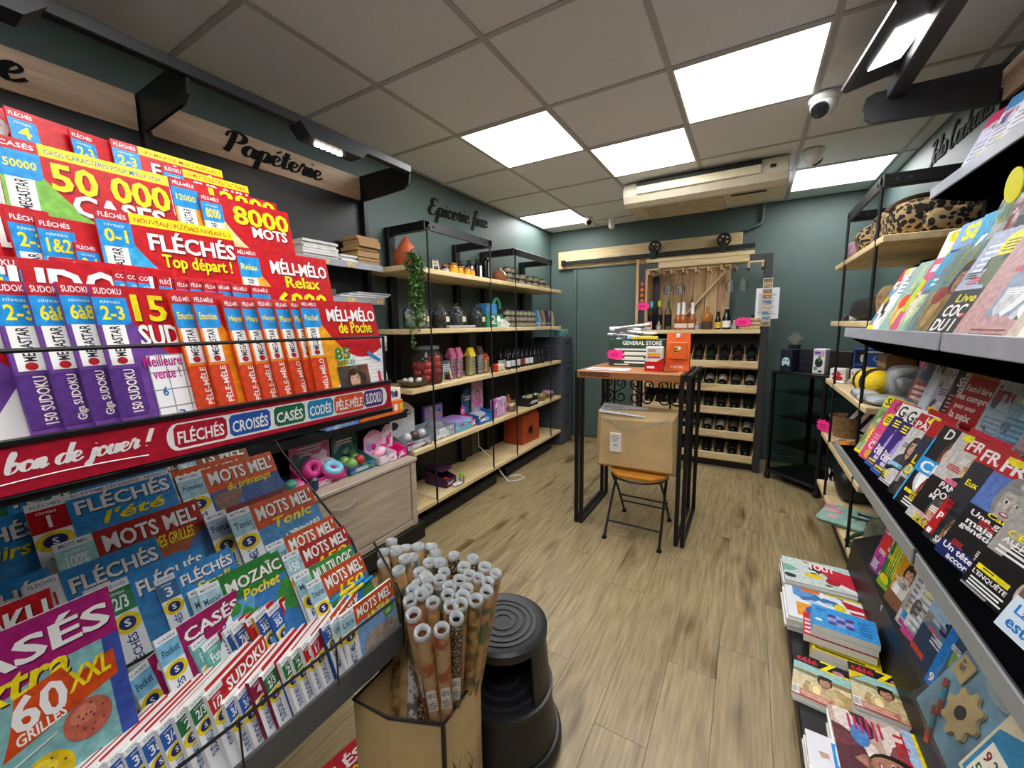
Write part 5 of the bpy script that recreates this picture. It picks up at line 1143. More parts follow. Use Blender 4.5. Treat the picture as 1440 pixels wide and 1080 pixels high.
for k in range(7):
    m = mat('bee_black', '#161514', .9, bump=.4, scale=60) if k in (2, 4) else mat('bee_yellow', '#e8c418', .9, bump=.4, scale=60)
    def rr(u): return max(.0, 1-u*u)**.5
    u0, u1 = -1+2*k/7, -1+2*(k+1)/7
    pr = [(.075*rr(u0+(u1-u0)*q/4)+.001, (u0+(u1-u0)*q/4)*.14) for q in range(5)]
    MB().lathe(pr, 16, T=Matrix.Translation((0, 0, .08)) @ Matrix.Rotation(PI/2, 4, 'X')).build('stripe', m, bee)
M_clr = glass('plastic_wrap', '#f2f5f6', .2, .2, .15)
def wrapped(name, lb, c, r, col, seed, rz=0):
    t = softbag(name, lb, c, r, mat('wrapped_'+col.strip('#'), col, .5, var=.25, scale=25), 'packet', rz, seed=seed, sq=.75)
    q = softbag('tmp', 'x', c, (r[0]*1.1, r[1]*1.1, r[2]*1.08), M_clr, seed=seed+3, sq=.7); w = q.children[0]; w.name = 'wrapper'; w.parent = t; bpy.data.objects.remove(q); return t
wrapped('soft_packet', 'grey wrapped soft toy behind the bee cushion', (.71, 2.82, zq), (.08, .09, .085), '#a9abac', 1)
wrapped('soft_packet', 'clear wrapped white packet in front of the bee cushion', (.555, 2.82, zq), (.05, .11, .022), '#d0d2d4', 2)
wrapped('soft_packet', 'clear wrapped pale grey packet at the near end of the shelf', (.60, 2.64, zq), (.08, .09, .022), '#aeb8bc', 3)
wrapped('soft_packet', 'small white wrapped packet nearest the shelf edge', (.535, 2.73, zq), (.03, .06, .018), '#e0e0e0', 4)
o = thing('rainbow_pack', 'rainbow striped pack standing behind the bee cushion', 'packet', (0, 0, 0)); MB().box(.80, .83, 2.7, 3.0, zq, zq+.2, b=.003).build('pack', M_white, o)
p = Pr(.3, .2); [p.rect(k/6, 0, (k+1)/6, 1, c) for k, c in enumerate(('#c83a8a', '#d8402a', '#e8b02a', '#4aa04a', '#2a70b8', '#5a3a9a'))]; p.build('print', o, mw=wallmat('R', .7995, 3.0, zq))
tag(MB().tube([(.52, 3.5, zq+.006), (.56, 3.44, zq+.006), (.60, 3.48, zq+.006), (.63, 3.40, zq+.006)], .006, 6).build('key_ring', mat('steel', '#c8c8c4', .3, .9)), 'steel key ring lying in front of the boxed mugs', 'key ring')
zr = .588
bk = thing('gift_basket', 'oval wicker basket of dark goods on the fourth gift shelf', 'basket', (.62, 3.60, zr)); MB().lathe([(.07, 0), (.1, .15), (.095, .15), (.065, .01), (0, .008)], 20).build('basket', M_wick, bk)
for k in range(3):
    q = thing('purple_box', ['black tall box with white stripe leaning in the wicker basket', 'purple box with white stripe leaning in the wicker basket', 'black box with white stripe at the basket rear'][k], 'box', (.60+.05*k, 3.60-.02*k, zr+.06)); T = Matrix.Rotation(.55, 4, 'Y')
    MB().box(-.02, .02, -.05, .05, 0, .19, b=.003, T=T).build('box', mat('lid%d' % k, ['#141416', '#3a2258', '#141416'][k], .3), q); MB().box(-.0215, .0, -.052, -.045, .0, .19, T=T).build('stripe', ink('#e8e8ea'), q)
star('price_star', 0, wallmat('R', .505, 3.66, zr+.05) @ Matrix.Rotation(.5, 4, 'Y'), 'fluorescent pink price star on the wicker basket', r=.06)
t = thing('dried_food', 'flat tray of orange and brown dried goods', 'food', (.60, 3.30, zr)); MB().lathe([(.085, 0), (.1, .015), (0, .012)], 16).build('tray', M_wick, t)
rn = random.Random(4)
for k in range(12): MB().ball((rn.uniform(-.06, .06), rn.uniform(-.06, .06), .025), (.025, .018, .012), 0, 7, 4).build('piece', [mat('dried_orange', '#d88a1e', .6), mat('dried_brown', '#8a5a34', .6)][k % 2], t)
t = thing('lantern', 'small black lantern with white handle on fourth gift shelf', 'lantern', (.70, 3.25, zr)); MB().lathe([(.04, 0), (.042, .02), (.035, .025), (.035, .1), (.02, .13), (0, .135)], 12).build('body', M_blkgl, t); MB().tube([(0, .05*math.cos(a), .1+.07*math.sin(a)) for a in [PI*k/10 for k in range(11)]], .005, 6).build('handle', M_white, t)
t = softbag('heart_bag', 'black vanity bag with white hearts on the bottom gift shelf', (.68, 3.42, .212), (.13, .15, .11), mat('black_nylon', '#191a1b', .4), seed=2, sq=.5)
p = Pr(.26, .2)
for (x, y, r) in ((.12, .6, .16), (.2, .25, .2), (.62, .55, .1), (.55, .15, .09), (.85, .3, .08)):
    p.poly([(x, y-r*.9), (x-r*.8, y+.1*r), (x-r*.75, y+.6*r), (x-r*.35, y+.75*r), (x, y+.35*r), (x+r*.35, y+.75*r), (x+r*.75, y+.6*r), (x+r*.8, y+.1*r)], '#e4e4e2')
p.build('heart_print', t, mw=wallmat('R', -.142, .13, .012))
t = thing('mint_pouch', 'mint green pouch with pink pattern and black zip lying flat', 'bag', (.58, 2.98, .212), -.35)
MB().box(-.15, .13, -.14, .12, 0, .045, b=.02).build('body', mat('mint_fabric', '#88b0a4', .7, var=.15), t)
p = Pr(.28, .26); p.blobs(.02, .02, .45, .95, ['#d88a9a', '#d86a82', '#e0a8b0'], 9, 3, .11); p.blobs(.5, .2, .95, .8, ['#5a7a70', '#1a1c1c', '#c8d8d0'], 5, 8, .07); p.build('pattern', t, loc=(-.15, -.14, .0455))
MB().box(.0, .09, -.05, -.03, .045, .053, b=.003).build('handle', M_black, t); MB().box(.02, .11, .02, .04, .045, .053, b=.003).build('handle', M_black, t)
t = softbag('camo_scarf', 'green and pink camouflage scarf bundle at the near end of the bottom gift shelf', (.68, 2.63, .212), (.11, .07, .10), mat('camo', '#6f7060', .9, var=.5, scale=14), 'scarf', seed=5, sq=.9)
MB().tube([(-.06, .05, .1), (-.13, .1, .03), (-.17, .06, .012), (-.16, -.01, .012), (-.09, -.05, .02)], .012, 6).build('green_loop', mat('loop_green', '#234a38', .8), t)
MB().ball((-.07, .03, .12), (.035, .04, .05), 0, 10, 7).build('knot', mat('camo_dark', '#3c4638', .9, var=.4), t)
# ------------------------------------------------------------------ kick stool
st = thing('step_stool', 'round black two tread rolling step stool on the floor', 'stool', (-.655, 1.035, 0)); M_rub = mat('black_plastic', '#1b1c1f', .42, var=.08, scale=60)
MB().lathe([(.188, .012), (.195, .02), (.195, .045), (.186, .06)], 36).build('bumper_ring', M_rub, st)
MB().lathe([(.18, .05), (.157, .20), (.165, .205), (.165, .225), (.15, .228), (0, .226)], 36).build('lower_tread', M_rub, st)
vs = []; fs = []; n = 26
for i in range(n+1):
    a = math.radians(-20)+math.radians(230)*i/n
    for r, z in ((.157, .22), (.14, .415), (.132, .415), (.148, .22)): vs.append((r*math.cos(a), r*math.sin(a), z))
for i in range(n):
    for k in range(4): fs.append((i*4+k, i*4+(k+1) % 4, i*4+4+(k+1) % 4, i*4+4+k))
fs += [(0, 1, 2, 3), (n*4+3, n*4+2, n*4+1, n*4)]
MB().add(vs, fs, 0, True).build('upper_wall', M_rub, st)
MB().lathe([(.142, .395), (.147, .40), (.147, .425), (.138, .432), (.125, .428), (0, .428)], 36).build('upper_tread', M_rub, st)
for r in (.035, .06, .085, .105): MB().lathe([(r-.006, .428), (r-.006, .431), (r+.006, .431), (r+.006, .428)], 30, cap=False).build('grip_ring', mat('grip_grey', '#2c2e32', .5), st)
for r in (.05, .09, .125): MB().lathe([(r-.006, .226), (r-.006, .2295), (r+.006, .2295), (r+.006, .226)], 30, cap=False).build('grip_ring', mat('grip_grey', '#2c2e32', .5), st)
# ------------------------------------------------------------------ carton of wrapping paper rolls
cb = thing('roll_carton', 'open cardboard carton holding wrapping paper rolls', 'box', (0, 0, 0))
Q = [(-.83, .585), (-.72, .602), (-.588, .652), (-.576, .76), (-.60, .825), (-.68, .84), (-.83, .84)]
n = len(Q); cxq = sum(x for x, y in Q)/n; cyq = sum(y for x, y in Q)/n; I = [(cxq+(x-cxq)*.975, cyq+(y-cyq)*.975) for x, y in Q]
zt_ = [.45, .44, .445, .475, .48, .47, .46]
for i in range(n):
    j = (i+1) % n
    MB().add([(*Q[i], 0), (*Q[j], 0), (*Q[j], zt_[j]), (*Q[i], zt_[i]), (*I[i], 0), (*I[j], 0), (*I[j], zt_[j]), (*I[i], zt_[i])], [(0, 1, 2, 3), (4, 7, 6, 5), (3, 2, 6, 7), (0, 4, 5, 1), (0, 3, 7, 4), (1, 5, 6, 2)]).build('side', M_card, cb)
MB().prism(I, 0, .004).build('base', M_card, cb)
b = MB()
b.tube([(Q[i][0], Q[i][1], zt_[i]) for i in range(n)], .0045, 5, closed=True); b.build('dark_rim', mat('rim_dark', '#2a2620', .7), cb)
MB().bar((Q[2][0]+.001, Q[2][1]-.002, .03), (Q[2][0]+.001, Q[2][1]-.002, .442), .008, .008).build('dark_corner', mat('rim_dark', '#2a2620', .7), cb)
a = Vector((*Q[2], 0)); c = Vector((*Q[3], 0)); e1 = (c-a).normalized(); nn = Vector((e1.y, -e1.x, 0))
p = Pr((c-a).length, .36); rn = random.Random(8)
for k in range(60):
    x = .15+.7*rn.random(); y = .05+.75*rn.random(); dx, dy = rn.uniform(-.1, .1), rn.uniform(.02, .09)
    p.poly([(x, y), (x+dx, y+dy), (x+dx+.02, y+dy), (x+.02, y)], '#3a3128')
p.build('line_drawing', cb, mw=Matrix(((e1.x, 0, nn.x, a.x+nn.x*.001), (e1.y, 0, nn.y, a.y+nn.y*.001), (0, 1, 0, .01), (0, 0, 0, 1))))
def rollm(name, c1, c2, sc, lo, hi):
    m, nt, bs = nodes(name); r, n = noise_ramp(nt, lin(c1), lin(c2), sc, detail=2, lo=lo, hi=hi, rnd=True); nt.links.new(r.outputs[0], bs.inputs['Base Color']); bs.inputs['Roughness'].default_value = .45; return m
rolls = [rollm('roll_kraft', '#a8844e', '#c8a670', 30, .3, .7), rollm('roll_brown', '#6a5030', '#b8935c', 40, .4, .6), rollm('roll_floral', '#5f6a48', '#c89a68', 24, .42, .56), rollm('roll_red', '#a8503c', '#c0a074', 22, .42, .54), rollm('roll_speckled', '#3a2c1e', '#c8b088', 170, .52, .62), rollm('roll_silver', '#7a746c', '#dcd8d2', 50, .45, .55)]
rname = ['plain kraft', 'brown', 'floral', 'reddish floral', 'dark speckled', 'pale silvery']
M_roll_in = mat('roll_core', '#cfcac2', .7); M_frill = glass('roll_wrap', '#f8f8f8', .3, .12, .05); M_tip = glass('roll_tip', '#fafafa', .4, .2, .55)
tops = [(-.86, .73), (-.80, .785), (-.71, .80), (-.635, .812), (-.548, .80), (-.527, .762), (-.553, .69), (-.576, .66), (-.62, .645), (-.541, .585), (-.625, .585), (-.577, .562), (-.536, .63), (-.69, .725), (-.792, .723),
        (-.74, .79), (-.67, .77), (-.60, .79), (-.58, .75), (-.62, .73), (-.66, .69), (-.70, .66), (-.705, .735), (-.81, .765), (-.60, .70), (-.64, .80+.02), (-.57, .72), (-.82, .83), (-.76, .84), (-.70, .85), (-.64, .86), (-.585, .84), (-.55, .84), (-.86, .78), (-.53, .72), (-.735, .745), (-.58, .80), (-.66, .74), (-.61, .76), (-.70, .70), (-.67, .62), (-.66, .672)]
LEFT = {42: (-.79, .635), 43: (-.765, .645), 44: (-.745, .65), 45: (-.80, .665), 46: (-.72, .645), 47: (-.70, .655)}
tops += [(-.90, .77), (-.875, .795), (-.85, .81), (-.91, .81), (-.83, .835), (-.79, .855)]
def rollmat(k): return (k*5+k//3) % 6 if k not in (9, 10, 11) else 3
for k, (x, y) in enumerate(tops):
    y += .022*(y < .67)
    bx = -.715+(x+.68)*.2; by = .80+(y-.74)*.1
    bx = min(max(bx, -.83), -.645); by = min(max(by, .66), .83)
    if k in LEFT: bx, by = LEFT[k]
    zz = .745+.012*((k*37) % 7)/7; r = .0165+.002*((k*13) % 4)/3; m = rollmat(k)
    top = Vector((x, y, zz)); bot = Vector((bx, by, .012)); d = top-bot; L = d.length; q = Vector((0, 0, 1)).rotation_difference(d.normalized()).to_matrix().to_4x4(); T = Matrix.Translation(bot) @ q
    cnt = sum(1 for q_, (x_, y_) in enumerate(tops) if rollmat(q_) == m and (x_, q_) > (x, k))
    t = thing('paper_roll', '%s wrapping paper roll in carton, %s from the stool of its pattern' % (rname[m], ORD[cnt]), 'roll', (0, 0, 0), 0, '%s wrapping rolls' % rname[m])
    MB().lathe([(r, 0), (r, L-.006), (r*.82, L-.004), (r*.8, L-.05), (0, L-.05)], 14, T=T).build('roll', [rolls[m], M_roll_in], t)
    MB().lathe([(r*1.03, L-.010), (r*1.07, L-.003), (r*.9, L+.003), (r*.66, L-.002), (r*.58, L-.012)], 12, cap=False, T=T).build('crumpled_tip', M_tip, t)
    MB().lathe([(r*1.0, L-.007), (r*1.02, L-.003), (r*.78, L-.002), (r*.72, L-.012)], 12, cap=False, T=T).build('end_rim', M_roll_in, t)
    if k in (9, 10, 11, 12):
        p = Pr(.022, .085); p.rect(0, 0, 1, 1, '#d8d8d6'); p.barcode(.08, .55, .9, .9); p.lines(.1, .1, .85, .45, 4, '#55575a', .4)
        p.build('sticker', t, mw=T @ Matrix.Rotation(.75, 4, 'Z') @ Matrix(((1, 0, 0, -.011), (0, 0, -1, -r*1.04), (0, 1, 0, L-.27), (0, 0, 0, 1))))
# ------------------------------------------------------------------ magazines
class Mag: pass
BODY = {}
def body_mesh(w, h, t, spine, cover):
    k = (round(w, 3), round(h, 3), t, spine, cover)
    if k in BODY: return BODY[k]
    me = bpy.data.meshes.new('magazine')
    v = [(0, 0, -t), (w, 0, -t), (w, h, -t), (0, h, -t), (0, 0, 0), (w, 0, 0), (w, h, 0), (0, h, 0)]
    f = [(4, 5, 6, 7), (0, 3, 2, 1), (0, 4, 7, 3), (1, 2, 6, 5), (3, 7, 6, 2), (0, 1, 5, 4)]
    me.from_pydata(v, [], f)
    for m in (ink(cover), M_page, ink(spine)): me.materials.append(m)
    me.polygons.foreach_set('material_index', [0, 0, 2, 1, 1, 1]); me.update(); BODY[k] = me; return me
def frame(phi, lean, roll=0):
    N0 = Vector((math.cos(phi), math.sin(phi), 0)); U = Vector((-math.sin(phi), math.cos(phi), 0))
    V = -math.sin(lean)*N0+math.cos(lean)*Vector((0, 0, 1)); N = math.cos(lean)*N0+math.sin(lean)*Vector((0, 0, 1))
    if roll: U, V = math.cos(roll)*U+math.sin(roll)*V, -math.sin(roll)*U+math.cos(roll)*V
    return U, V, N
def mw_from(U, V, N, o): return Matrix(((U.x, V.x, N.x, o.x), (U.y, V.y, N.y, o.y), (U.z, V.z, N.z, o.z), (0, 0, 0, 1)))
NM = 0
def magazine(label, fn, w, h, mw, t=.005, spine='#d8d8d8', cover='#e8e6e2', group=None, cat='magazine', name='magazine', wrap=False):
    o = bpy.data.objects.new(name, body_mesh(w, h, t, spine, cover)); COL.objects.link(o); o.matrix_world = mw
    tag(o, label, cat, group)
    p = Pr(w, h)
    fn(p)
    p.build('cover_print', o)
    if wrap:
        b = MB(); rn = random.Random(int(w*1e4+h*1e5)); n = 7
        vs = [(w*(-.02+1.04*i/n), h*(-.02+1.07*j/n), .004+.004*rn.random()) for j in range(n+1) for i in range(n+1)]
        b.add(vs, [(j*(n+1)+i, j*(n+1)+i+1, (j+1)*(n+1)+i+1, (j+1)*(n+1)+i) for j in range(n) for i in range(n)], 0).build('plastic_wrap', M_film, o, recalc=False)
    return o
def at_TL(x, y, z, h, phi, lean, roll=0):
    U, V, N = frame(phi, lean, roll); return mw_from(U, V, N, Vector((x, y, z))-V*h)
def at_BL(x, y, z, phi, lean, roll=0):
    U, V, N = frame(phi, lean, roll); return mw_from(U, V, N, Vector((x, y, z)))
R_, W_, Y_, B_ = '#bd121d', '#f6f4f0', '#f4dc1c', '#1f8fd6'
def meg(top, lvl, titles, body, strip, banner=None, vt='', pic=None):
    def f(p):
        p.rect(0, 0, 1, 1, body)
        p.poly([(.24, 0), (1, 0), (1, .66), (.55, .55), (.24, .2)], W_)
        p.grid(.5, .02, .98, .58, 14, 16, '#b8bcc4', .004)
        P = [(.2, 1), (1, 1), (1, .62)]+[(1-.8*k/10, .55-.10*math.sin(PI*k/10)+.25*(k/10)**3) for k in range(11)]
        p.poly(P, R_)
        if banner: p.rect(.21, .925, 1, 1, Y_); p.text(banner, .24, .942, .97, .983, '#1c5a94' if len(banner) % 2 else '#a83a1c', .01)
        p.rect(0, .925, .21, 1, '#b8202c'); p.text(top, .02, .945, .19, .982, '#f4e6e6', .015)
        p.poly([(0, .925), (.21, .925), (.21, .80)]+[(.17+.04*math.cos(a), .79-.03*math.sin(a)) for a in (.2, .7, 1.3)]+[(0, .76)], B_)
        if len(lvl) <= 4:
            p.text('niveau', .045, .89, .165, .912, '#bfe2f4', .01); p.text(lvl, .035, .79, .175, .875, Y_, .04)
        else: p.text(lvl, .025, .82, .185, .87, Y_, .02)
        p.rect(.02, .52, .16, .76, W_); p.text('MEGASTAR', .06, .57, .125, .755, '#26282c', .03, rot=90)
        p.ell(.09, .545, .034, .022, '#b8202c', 10)
        p.poly([(0, .5), (.185, .5), (.185, .24), (.16, .21), (0, .21)], strip)
        if vt: p.text(vt, .075, .23, .145, .49, '#f6e8e0', .02, rot=90)
        for tx, x0, y0, x1, y1, c, sh in titles: p.text(tx, x0, y0, x1, y1, c, .06, .0, 0, ('#7a0c14', .012))
        if pic: pic(p)
    return f
def sport(top, lvlc, lvl, title, tcol, sub='', body='#3a86c0', emblem=True, cols=None, seed=1, extra=None):
    def f(p):
        p.rect(0, 0, 1, 1, body)
        if cols: p.blobs(.25, 0, 1, .72, cols, 9, seed, .2)
        p.rect(0, 0, .235, 1, '#eceef0')
        p.text(top, .03, .955, .21, .985, '#5a6a88', .01)
        p.rect(0, .76, .235, .94, lvlc)
        if len(lvl) <= 4: p.text('niveau', .05, .9, .17, .925, '#e0e8ee', .01); p.text(lvl, .05, .79, .18, .885, '#f4f6f6', .04)
        else: p.text(lvl, .03, .82, .21, .885, '#2a4a6a', .02)
        if emblem: p.ell(.115, .68, .12, .075, '#e2c81c', 18); p.ell(.115, .68, .075, .048, '#222a66', 16); p.text('S', .085, .655, .145, .705, '#e8ecf0', .05)
        p.text(top, .06, .34, .16, .60, '#2a4f8a', .02, rot=90)
        p.poly([(.235, .74), (1, .76), (1, 1), (.235, 1)], tcol)
        p.text(title, .28, .815, .97, .955, '#f2f0ec', .05, 0, 0, ('#3a2420', .01))
        if sub: p.text(sub, .42, .69, .9, .79, '#f0d81c', .035, .25)
        if extra: extra(p)
    return f
WS = 'word-search'; 
# --- upper rack of the puzzle display (front plane x=-.76, right end y=.70)
pr_ = thing('puzzle_rack', 'black stepped floor display packed with puzzle magazines', 'display rack', (0, 0, 0)); YE = .715
MB().box(-1.56, -1.50, -.45, YE, 0, 1.05).build('back_leg_panel', M_black, pr_)
for x0, x1, z in ((-.86, -.77, 1.20), (-.95, -.86, 1.245), (-1.06, -.95, 1.30), (-1.23, -1.06, 1.43), (-1.42, -1.23, 1.53)): MB().box(x0, x1, -.45, YE, z-.012, z, b=.002).build('step', M_black, pr_)
for x, z0, z1 in ((-.865, 1.2, 1.33), (-.955, 1.245, 1.40), (-1.065, 1.3, 1.46), (-1.235, 1.43, 1.60), (-1.425, 1.53, 1.70)): MB().box(x-.006, x, -.45, YE, z0, z1).build('riser', M_black, pr_)
MB().box(-.768, -.76, -.45, .700, 1.205, 1.265, b=.002).build('banner_panel', ink('#b01830'), pr_)
p = Pr(1.15, .06)
def bx(y): return (y+.45)/1.15
p.rect(0, 0, 1, 1, '#b01830')
P = [(bx(.262)+.012*math.cos(a), .5+.36*math.sin(a)) for a in [PI/2+PI*k/8 for k in range(9)]]+[(bx(.672)+.012*math.cos(a), .5+.36*math.sin(a)) for a in [-PI/2+PI*k/8 for k in range(9)]]
p.poly(P, '#f0eeec')
for tx, y0, y1, c in (('FLÉCHÉS', .262, .327, '#b01830'), ('CROISÉS', .340, .400, '#2458a8'), ('CASÉS', .416, .468, '#1f6a48'), ('CODÉS', .483, .532, '#2088b8'), ('PÊLE-MÊLE', .544, .612, '#d8562c'), ('SUDOKU', .622, .668, '#4c2a80')):
    a, c_ = bx(y0), bx(y1); p.poly([(a-.004, .3), (a+.001, .2), (c_, .2), (c_+.004, .3), (c_+.004, .72), (c_-.001, .82), (a, .82), (a-.004, .72)], c); p.text(tx, a, .3, c_, .72, '#f4f2f0', .03)
p.build('banner_print', pr_, mw=wallmat('L', -.7595, -.45, 1.205))
script_sign('banner_script', 'du bon de jouer !', .0125, .0006, ink('#f4f0ee'), pr_, wallmat('L', -.7592, .058, 1.231), .2, 1.05)
MB().tube([(-.759, .06+.165*k/8, 1.217+.004*math.sin(PI*k/8)) for k in range(9)], .0009, 4).build('banner_underline', ink('#f4f0ee'), pr_)
MB().box(-.772, -.756, -.45, .703, 1.265, 1.271).build('banner_edge', M_black, pr_)
MB().tube([(-.775, -.45, 1.378), (-.775, .698, 1.378)], .0035, 6).build('wire_bar', M_black, pr_)
MB().tube([(-.775, .698, 1.27), (-.775, .698, 1.378), (-.86, .71, 1.378)], .0035, 6).build('wire_bar', M_black, pr_)
def row_label(col, kind, row, k): return '%s %s magazine, %s, %s from far end' % (col, kind, row, ORD[k])
def place_row(items, row, lean, group, phi0=0.0, w=.2, h=.26, t=.005):
    n = len(items)
    for i, it in enumerate(items):
        x, y, z = it[0]; kw = it[5] if len(it) > 5 else {}
        yaw = kw.get('yaw', phi0); ww = kw.get('w', w); hh = kw.get('h', h); th = kw.get('t', t)
        magazine(row_label(it[1], it[2], row, n-1-i), it[3], ww, hh, at_TL(x, y, z, hh, yaw, kw.get('lean', lean)), th, it[4], it[4], group)
T_ = lambda tx, x0, y0, x1, y1, c=W_: (tx, x0, y0, x1, y1, c, 1)
pur = '#6f4396'
def grid_pic(p): p.rect(.24, .0, 1, .56, '#f2f2f2'); p.grid(.24, .0, .98, .56, 6, 5, '#8a8e96', .008); p.text('Meilleure', .215, .49, .49, .56, '#c02a8a', .05); p.text('vente !', .26, .41, .46, .48, '#c02a8a', .05); p.text('6', .3, .30, .34, .36, '#2a6ab8', .03); p.text('3', .38, .14, .43, .2, '#2a6ab8', .03)
sud = lambda lv, vt, pic=None: meg('SUDOKU', lv, [T_('15', .24, .78, .47, .95, Y_), T_('SUDOKU', .24, .62, .86, .76)], pur, '#54307c', None, vt, pic)
ora = lambda lv, vt, pic=None: meg('PÊLE-MÊLE', lv, [T_('PÊLE', .26, .78, .98, .92)], '#ea861c', '#d2401c', None, vt, pic)
def mascot_free(p): p.ell(.55, .4, .16, .13, '#f2eef4'); p.ell(.55, .4, .135, .11, '#5a2a6a'); p.text('5', .5, .36, .6, .44, Y_, .04); p.blobs(.35, .02, .9, .26, ['#7a6aa0', '#4a3a6a', '#b0a8c8', '#2a2438'], 7, 3, .16)
def portrait(p):
    p.text('85', .3, .46, .5, .57, '#2a8a4a', .06, 0, 0, ('#f2f2ee', .008)); p.text('GRILLES', .3, .415, .55, .455, '#2a8a4a', .03)
    p.rect(.29, .06, .72, .40, '#4a4238'); p.blobs(.29, .1, .72, .4, ['#6a5c4c', '#352e28', '#7a4a34'], 5, 2, .08); p.person(.5, .28, .085, '#3a241c', '#d8a88c', '#1c2624', True); p.rect(.2, 0, 1, .06, '#f2f2f0')
    p.poly([(.74, .50), (.92, .41), (.94, .435), (.76, .525)], '#2a8ad0'); p.rect(.85, .14, .89, .32, '#c8284a')
f14 = math.radians(14)
place_row([
 ((-.83, -.06, 1.466), 'purple', 'sudoku', sud('2-3', '150 SUDOKU'), pur), ((-.83, .03, 1.466), 'purple', 'sudoku', sud('2-3', '150 SUDOKU'), pur), ((-.83, .112, 1.467), 'purple', 'sudoku', sud('2-3', '150 SUDOKU'), pur),
 ((-.828, .142, 1.467), 'purple', 'giant sudoku', sud('6à8', 'Giga SUDOKU'), pur), ((-.826, .170, 1.469), 'purple', 'giant sudoku', sud('6à8', 'Giga SUDOKU'), pur),
 ((-.822, .201, 1.468), 'red and purple', 'sudoku', sud('2-3', '150 SUDOKU', grid_pic), pur, dict(yaw=math.radians(9))),
 ((-.825, .295, 1.462), 'orange', 'letter-puzzle', ora('Emotion', 'PÊLE-MÊLE'), '#d2401c'), ((-.823, .325, 1.462), 'orange', 'letter-puzzle', ora('Emotion', 'PÊLE-MÊLE', mascot_free), '#d2401c'),
 ((-.825, .372, 1.457), 'orange', 'letter-puzzle', ora('Happy', 'PÊLE-MÊLE'), '#d2401c'), ((-.825, .402, 1.457), 'orange', 'letter-puzzle', ora('Happy', 'PÊLE-MÊLE'), '#d2401c'), ((-.823, .430, 1.459), 'orange', 'letter-puzzle', ora('Happy', 'PÊLE-MÊLE'), '#d2401c'),
 ((-.823, .464, 1.458), 'orange', 'letter-puzzle', ora('Plume', 'MÉLI-MÉLO'), '#d2401c'), ((-.82, .494, 1.458), 'orange', 'letter-puzzle', ora('Plume', 'MÉLI-MÉLO'), '#d2401c'),
 ((-.815, .513, 1.461), 'red topped orange', 'letter-puzzle', meg('MÉLI-MÉLO', 'Poche!', [T_('MÉLI-MÉLO', .30, .81, .98, .95), T_('de Poche', .42, .70, .9, .81, Y_)], '#eda41c', '#d2401c', None, 'MÉLI-MÉLO', portrait), '#d2401c', dict(yaw=.01, w=.194)),
], 'upper rack front row', math.radians(12), 'puzzle magazines in the upper rack', f14, .19, .25)
f10 = math.radians(12)
red = lambda top, lv, ti='', body='#2f9fd8': meg(top, lv, [T_(ti, .33, .74, .97, .92)] if ti else [], body, '#b8202c')
big = lambda top, lv, tis, body, ban=None: meg(top, lv, tis, body, R_, ban)
place_row([
 ((-.91, -.02, 1.53), 'red', 'codeword', red('CODÉS', '3', 'GO'), R_), ((-.90, .105, 1.506), 'red', 'sudoku', big('SUDOKU', '4', [T_('SUDOKU', .05, .74, .97, .95)], pur), R_, dict(yaw=.03, w=.23)),
 ((-.905, .185, 1.512), 'red', 'codeword', red('CODÉS', '400'), R_), ((-.903, .222, 1.501), 'red', 'codeword', red('CODÉS', '3000'), R_), ((-.90, .250, 1.500), 'red', 'codeword', red('CODÉS', '40'), R_), ((-.90, .265, 1.499), 'red', 'codeword', red('CODÉS', '30'), R_), ((-.90, .280, 1.498), 'red', 'codeword', red('CODÉS', '3000'), R_),
 ((-.90, .308, 1.495), 'red', 'arrow-word', red('FLÉCHÉS', '2-3'), R_), ((-.90, .333, 1.492), 'red', 'letter-puzzle', red('PÊLE-MÊLE', 'Mini'), R_), ((-.90, .354, 1.493), 'red', 'letter-puzzle', red('PÊLE-MÊLE', 'Mini'), R_), ((-.90, .377, 1.492), 'red', 'letter-puzzle', red('PÊLE-MÊLE', '35'), R_),
 ((-.90, .400, 1.492), 'red', 'letter-puzzle', red('MÉLI-MÉLO', 'Passion'), R_), ((-.90, .426, 1.492), 'red', 'letter-puzzle', red('MÉLI-MÉLO', 'Passion'), R_), ((-.898, .462, 1.491), 'red and yellow', 'letter-puzzle', big('PÊLE-MÊLE', '6000 M', [T_('6000', .3, .78, .97, .96, Y_)], '#eda41c'), R_, dict(yaw=.02, w=.18)),
], 'upper rack second row', math.radians(10), 'puzzle magazines in the upper rack', f10, .17, .24)
place_row([
 ((-.985, .02, 1.60), 'red', 'arrow-word', red('FLÉCHÉS', '2-3', 'FL'), R_), ((-.98, .160, 1.587), 'red and blue', 'arrow-word', red('FLÉCHÉS', '2-3', 'FL'), R_), ((-.98, .190, 1.583), 'red and blue', 'arrow-word', red('FLÉCHÉS', '1&2', 'FL'), R_, dict(yaw=.06)), ((-.965, .226, 1.547), 'small red and green', 'arrow-word', red('FLÉCHÉS', '0-1', '', '#3a8a3a'), R_, dict(w=.14, h=.2)),
 ((-.975, .258, 1.612), 'big red and blue yellow-bannered', 'arrow-word', big('FLÉCHÉS', '0-1', [T_('FLÉCHÉS', .31, .765, .985, .91), T_('Top départ !', .38, .63, .93, .75, Y_)], '#36a8dc', 'NOUVEAU : FLÉCHÉS NIVEAU 0-1'), R_, dict(yaw=.02, w=.218, h=.28)),
 ((-.975, .476, 1.580), 'red and orange', 'letter-puzzle', big('MÉLI-MÉLO', 'Relax', [T_('MÉLI-MÉLO', .32, .81, .97, .95), T_('Relax', .45, .70, .85, .80, Y_)], '#eba83c'), R_, dict(yaw=.01, w=.222, h=.28)),
], 'upper rack third row', math.radians(12), 'puzzle magazines in the upper rack', f10, .2, .27)
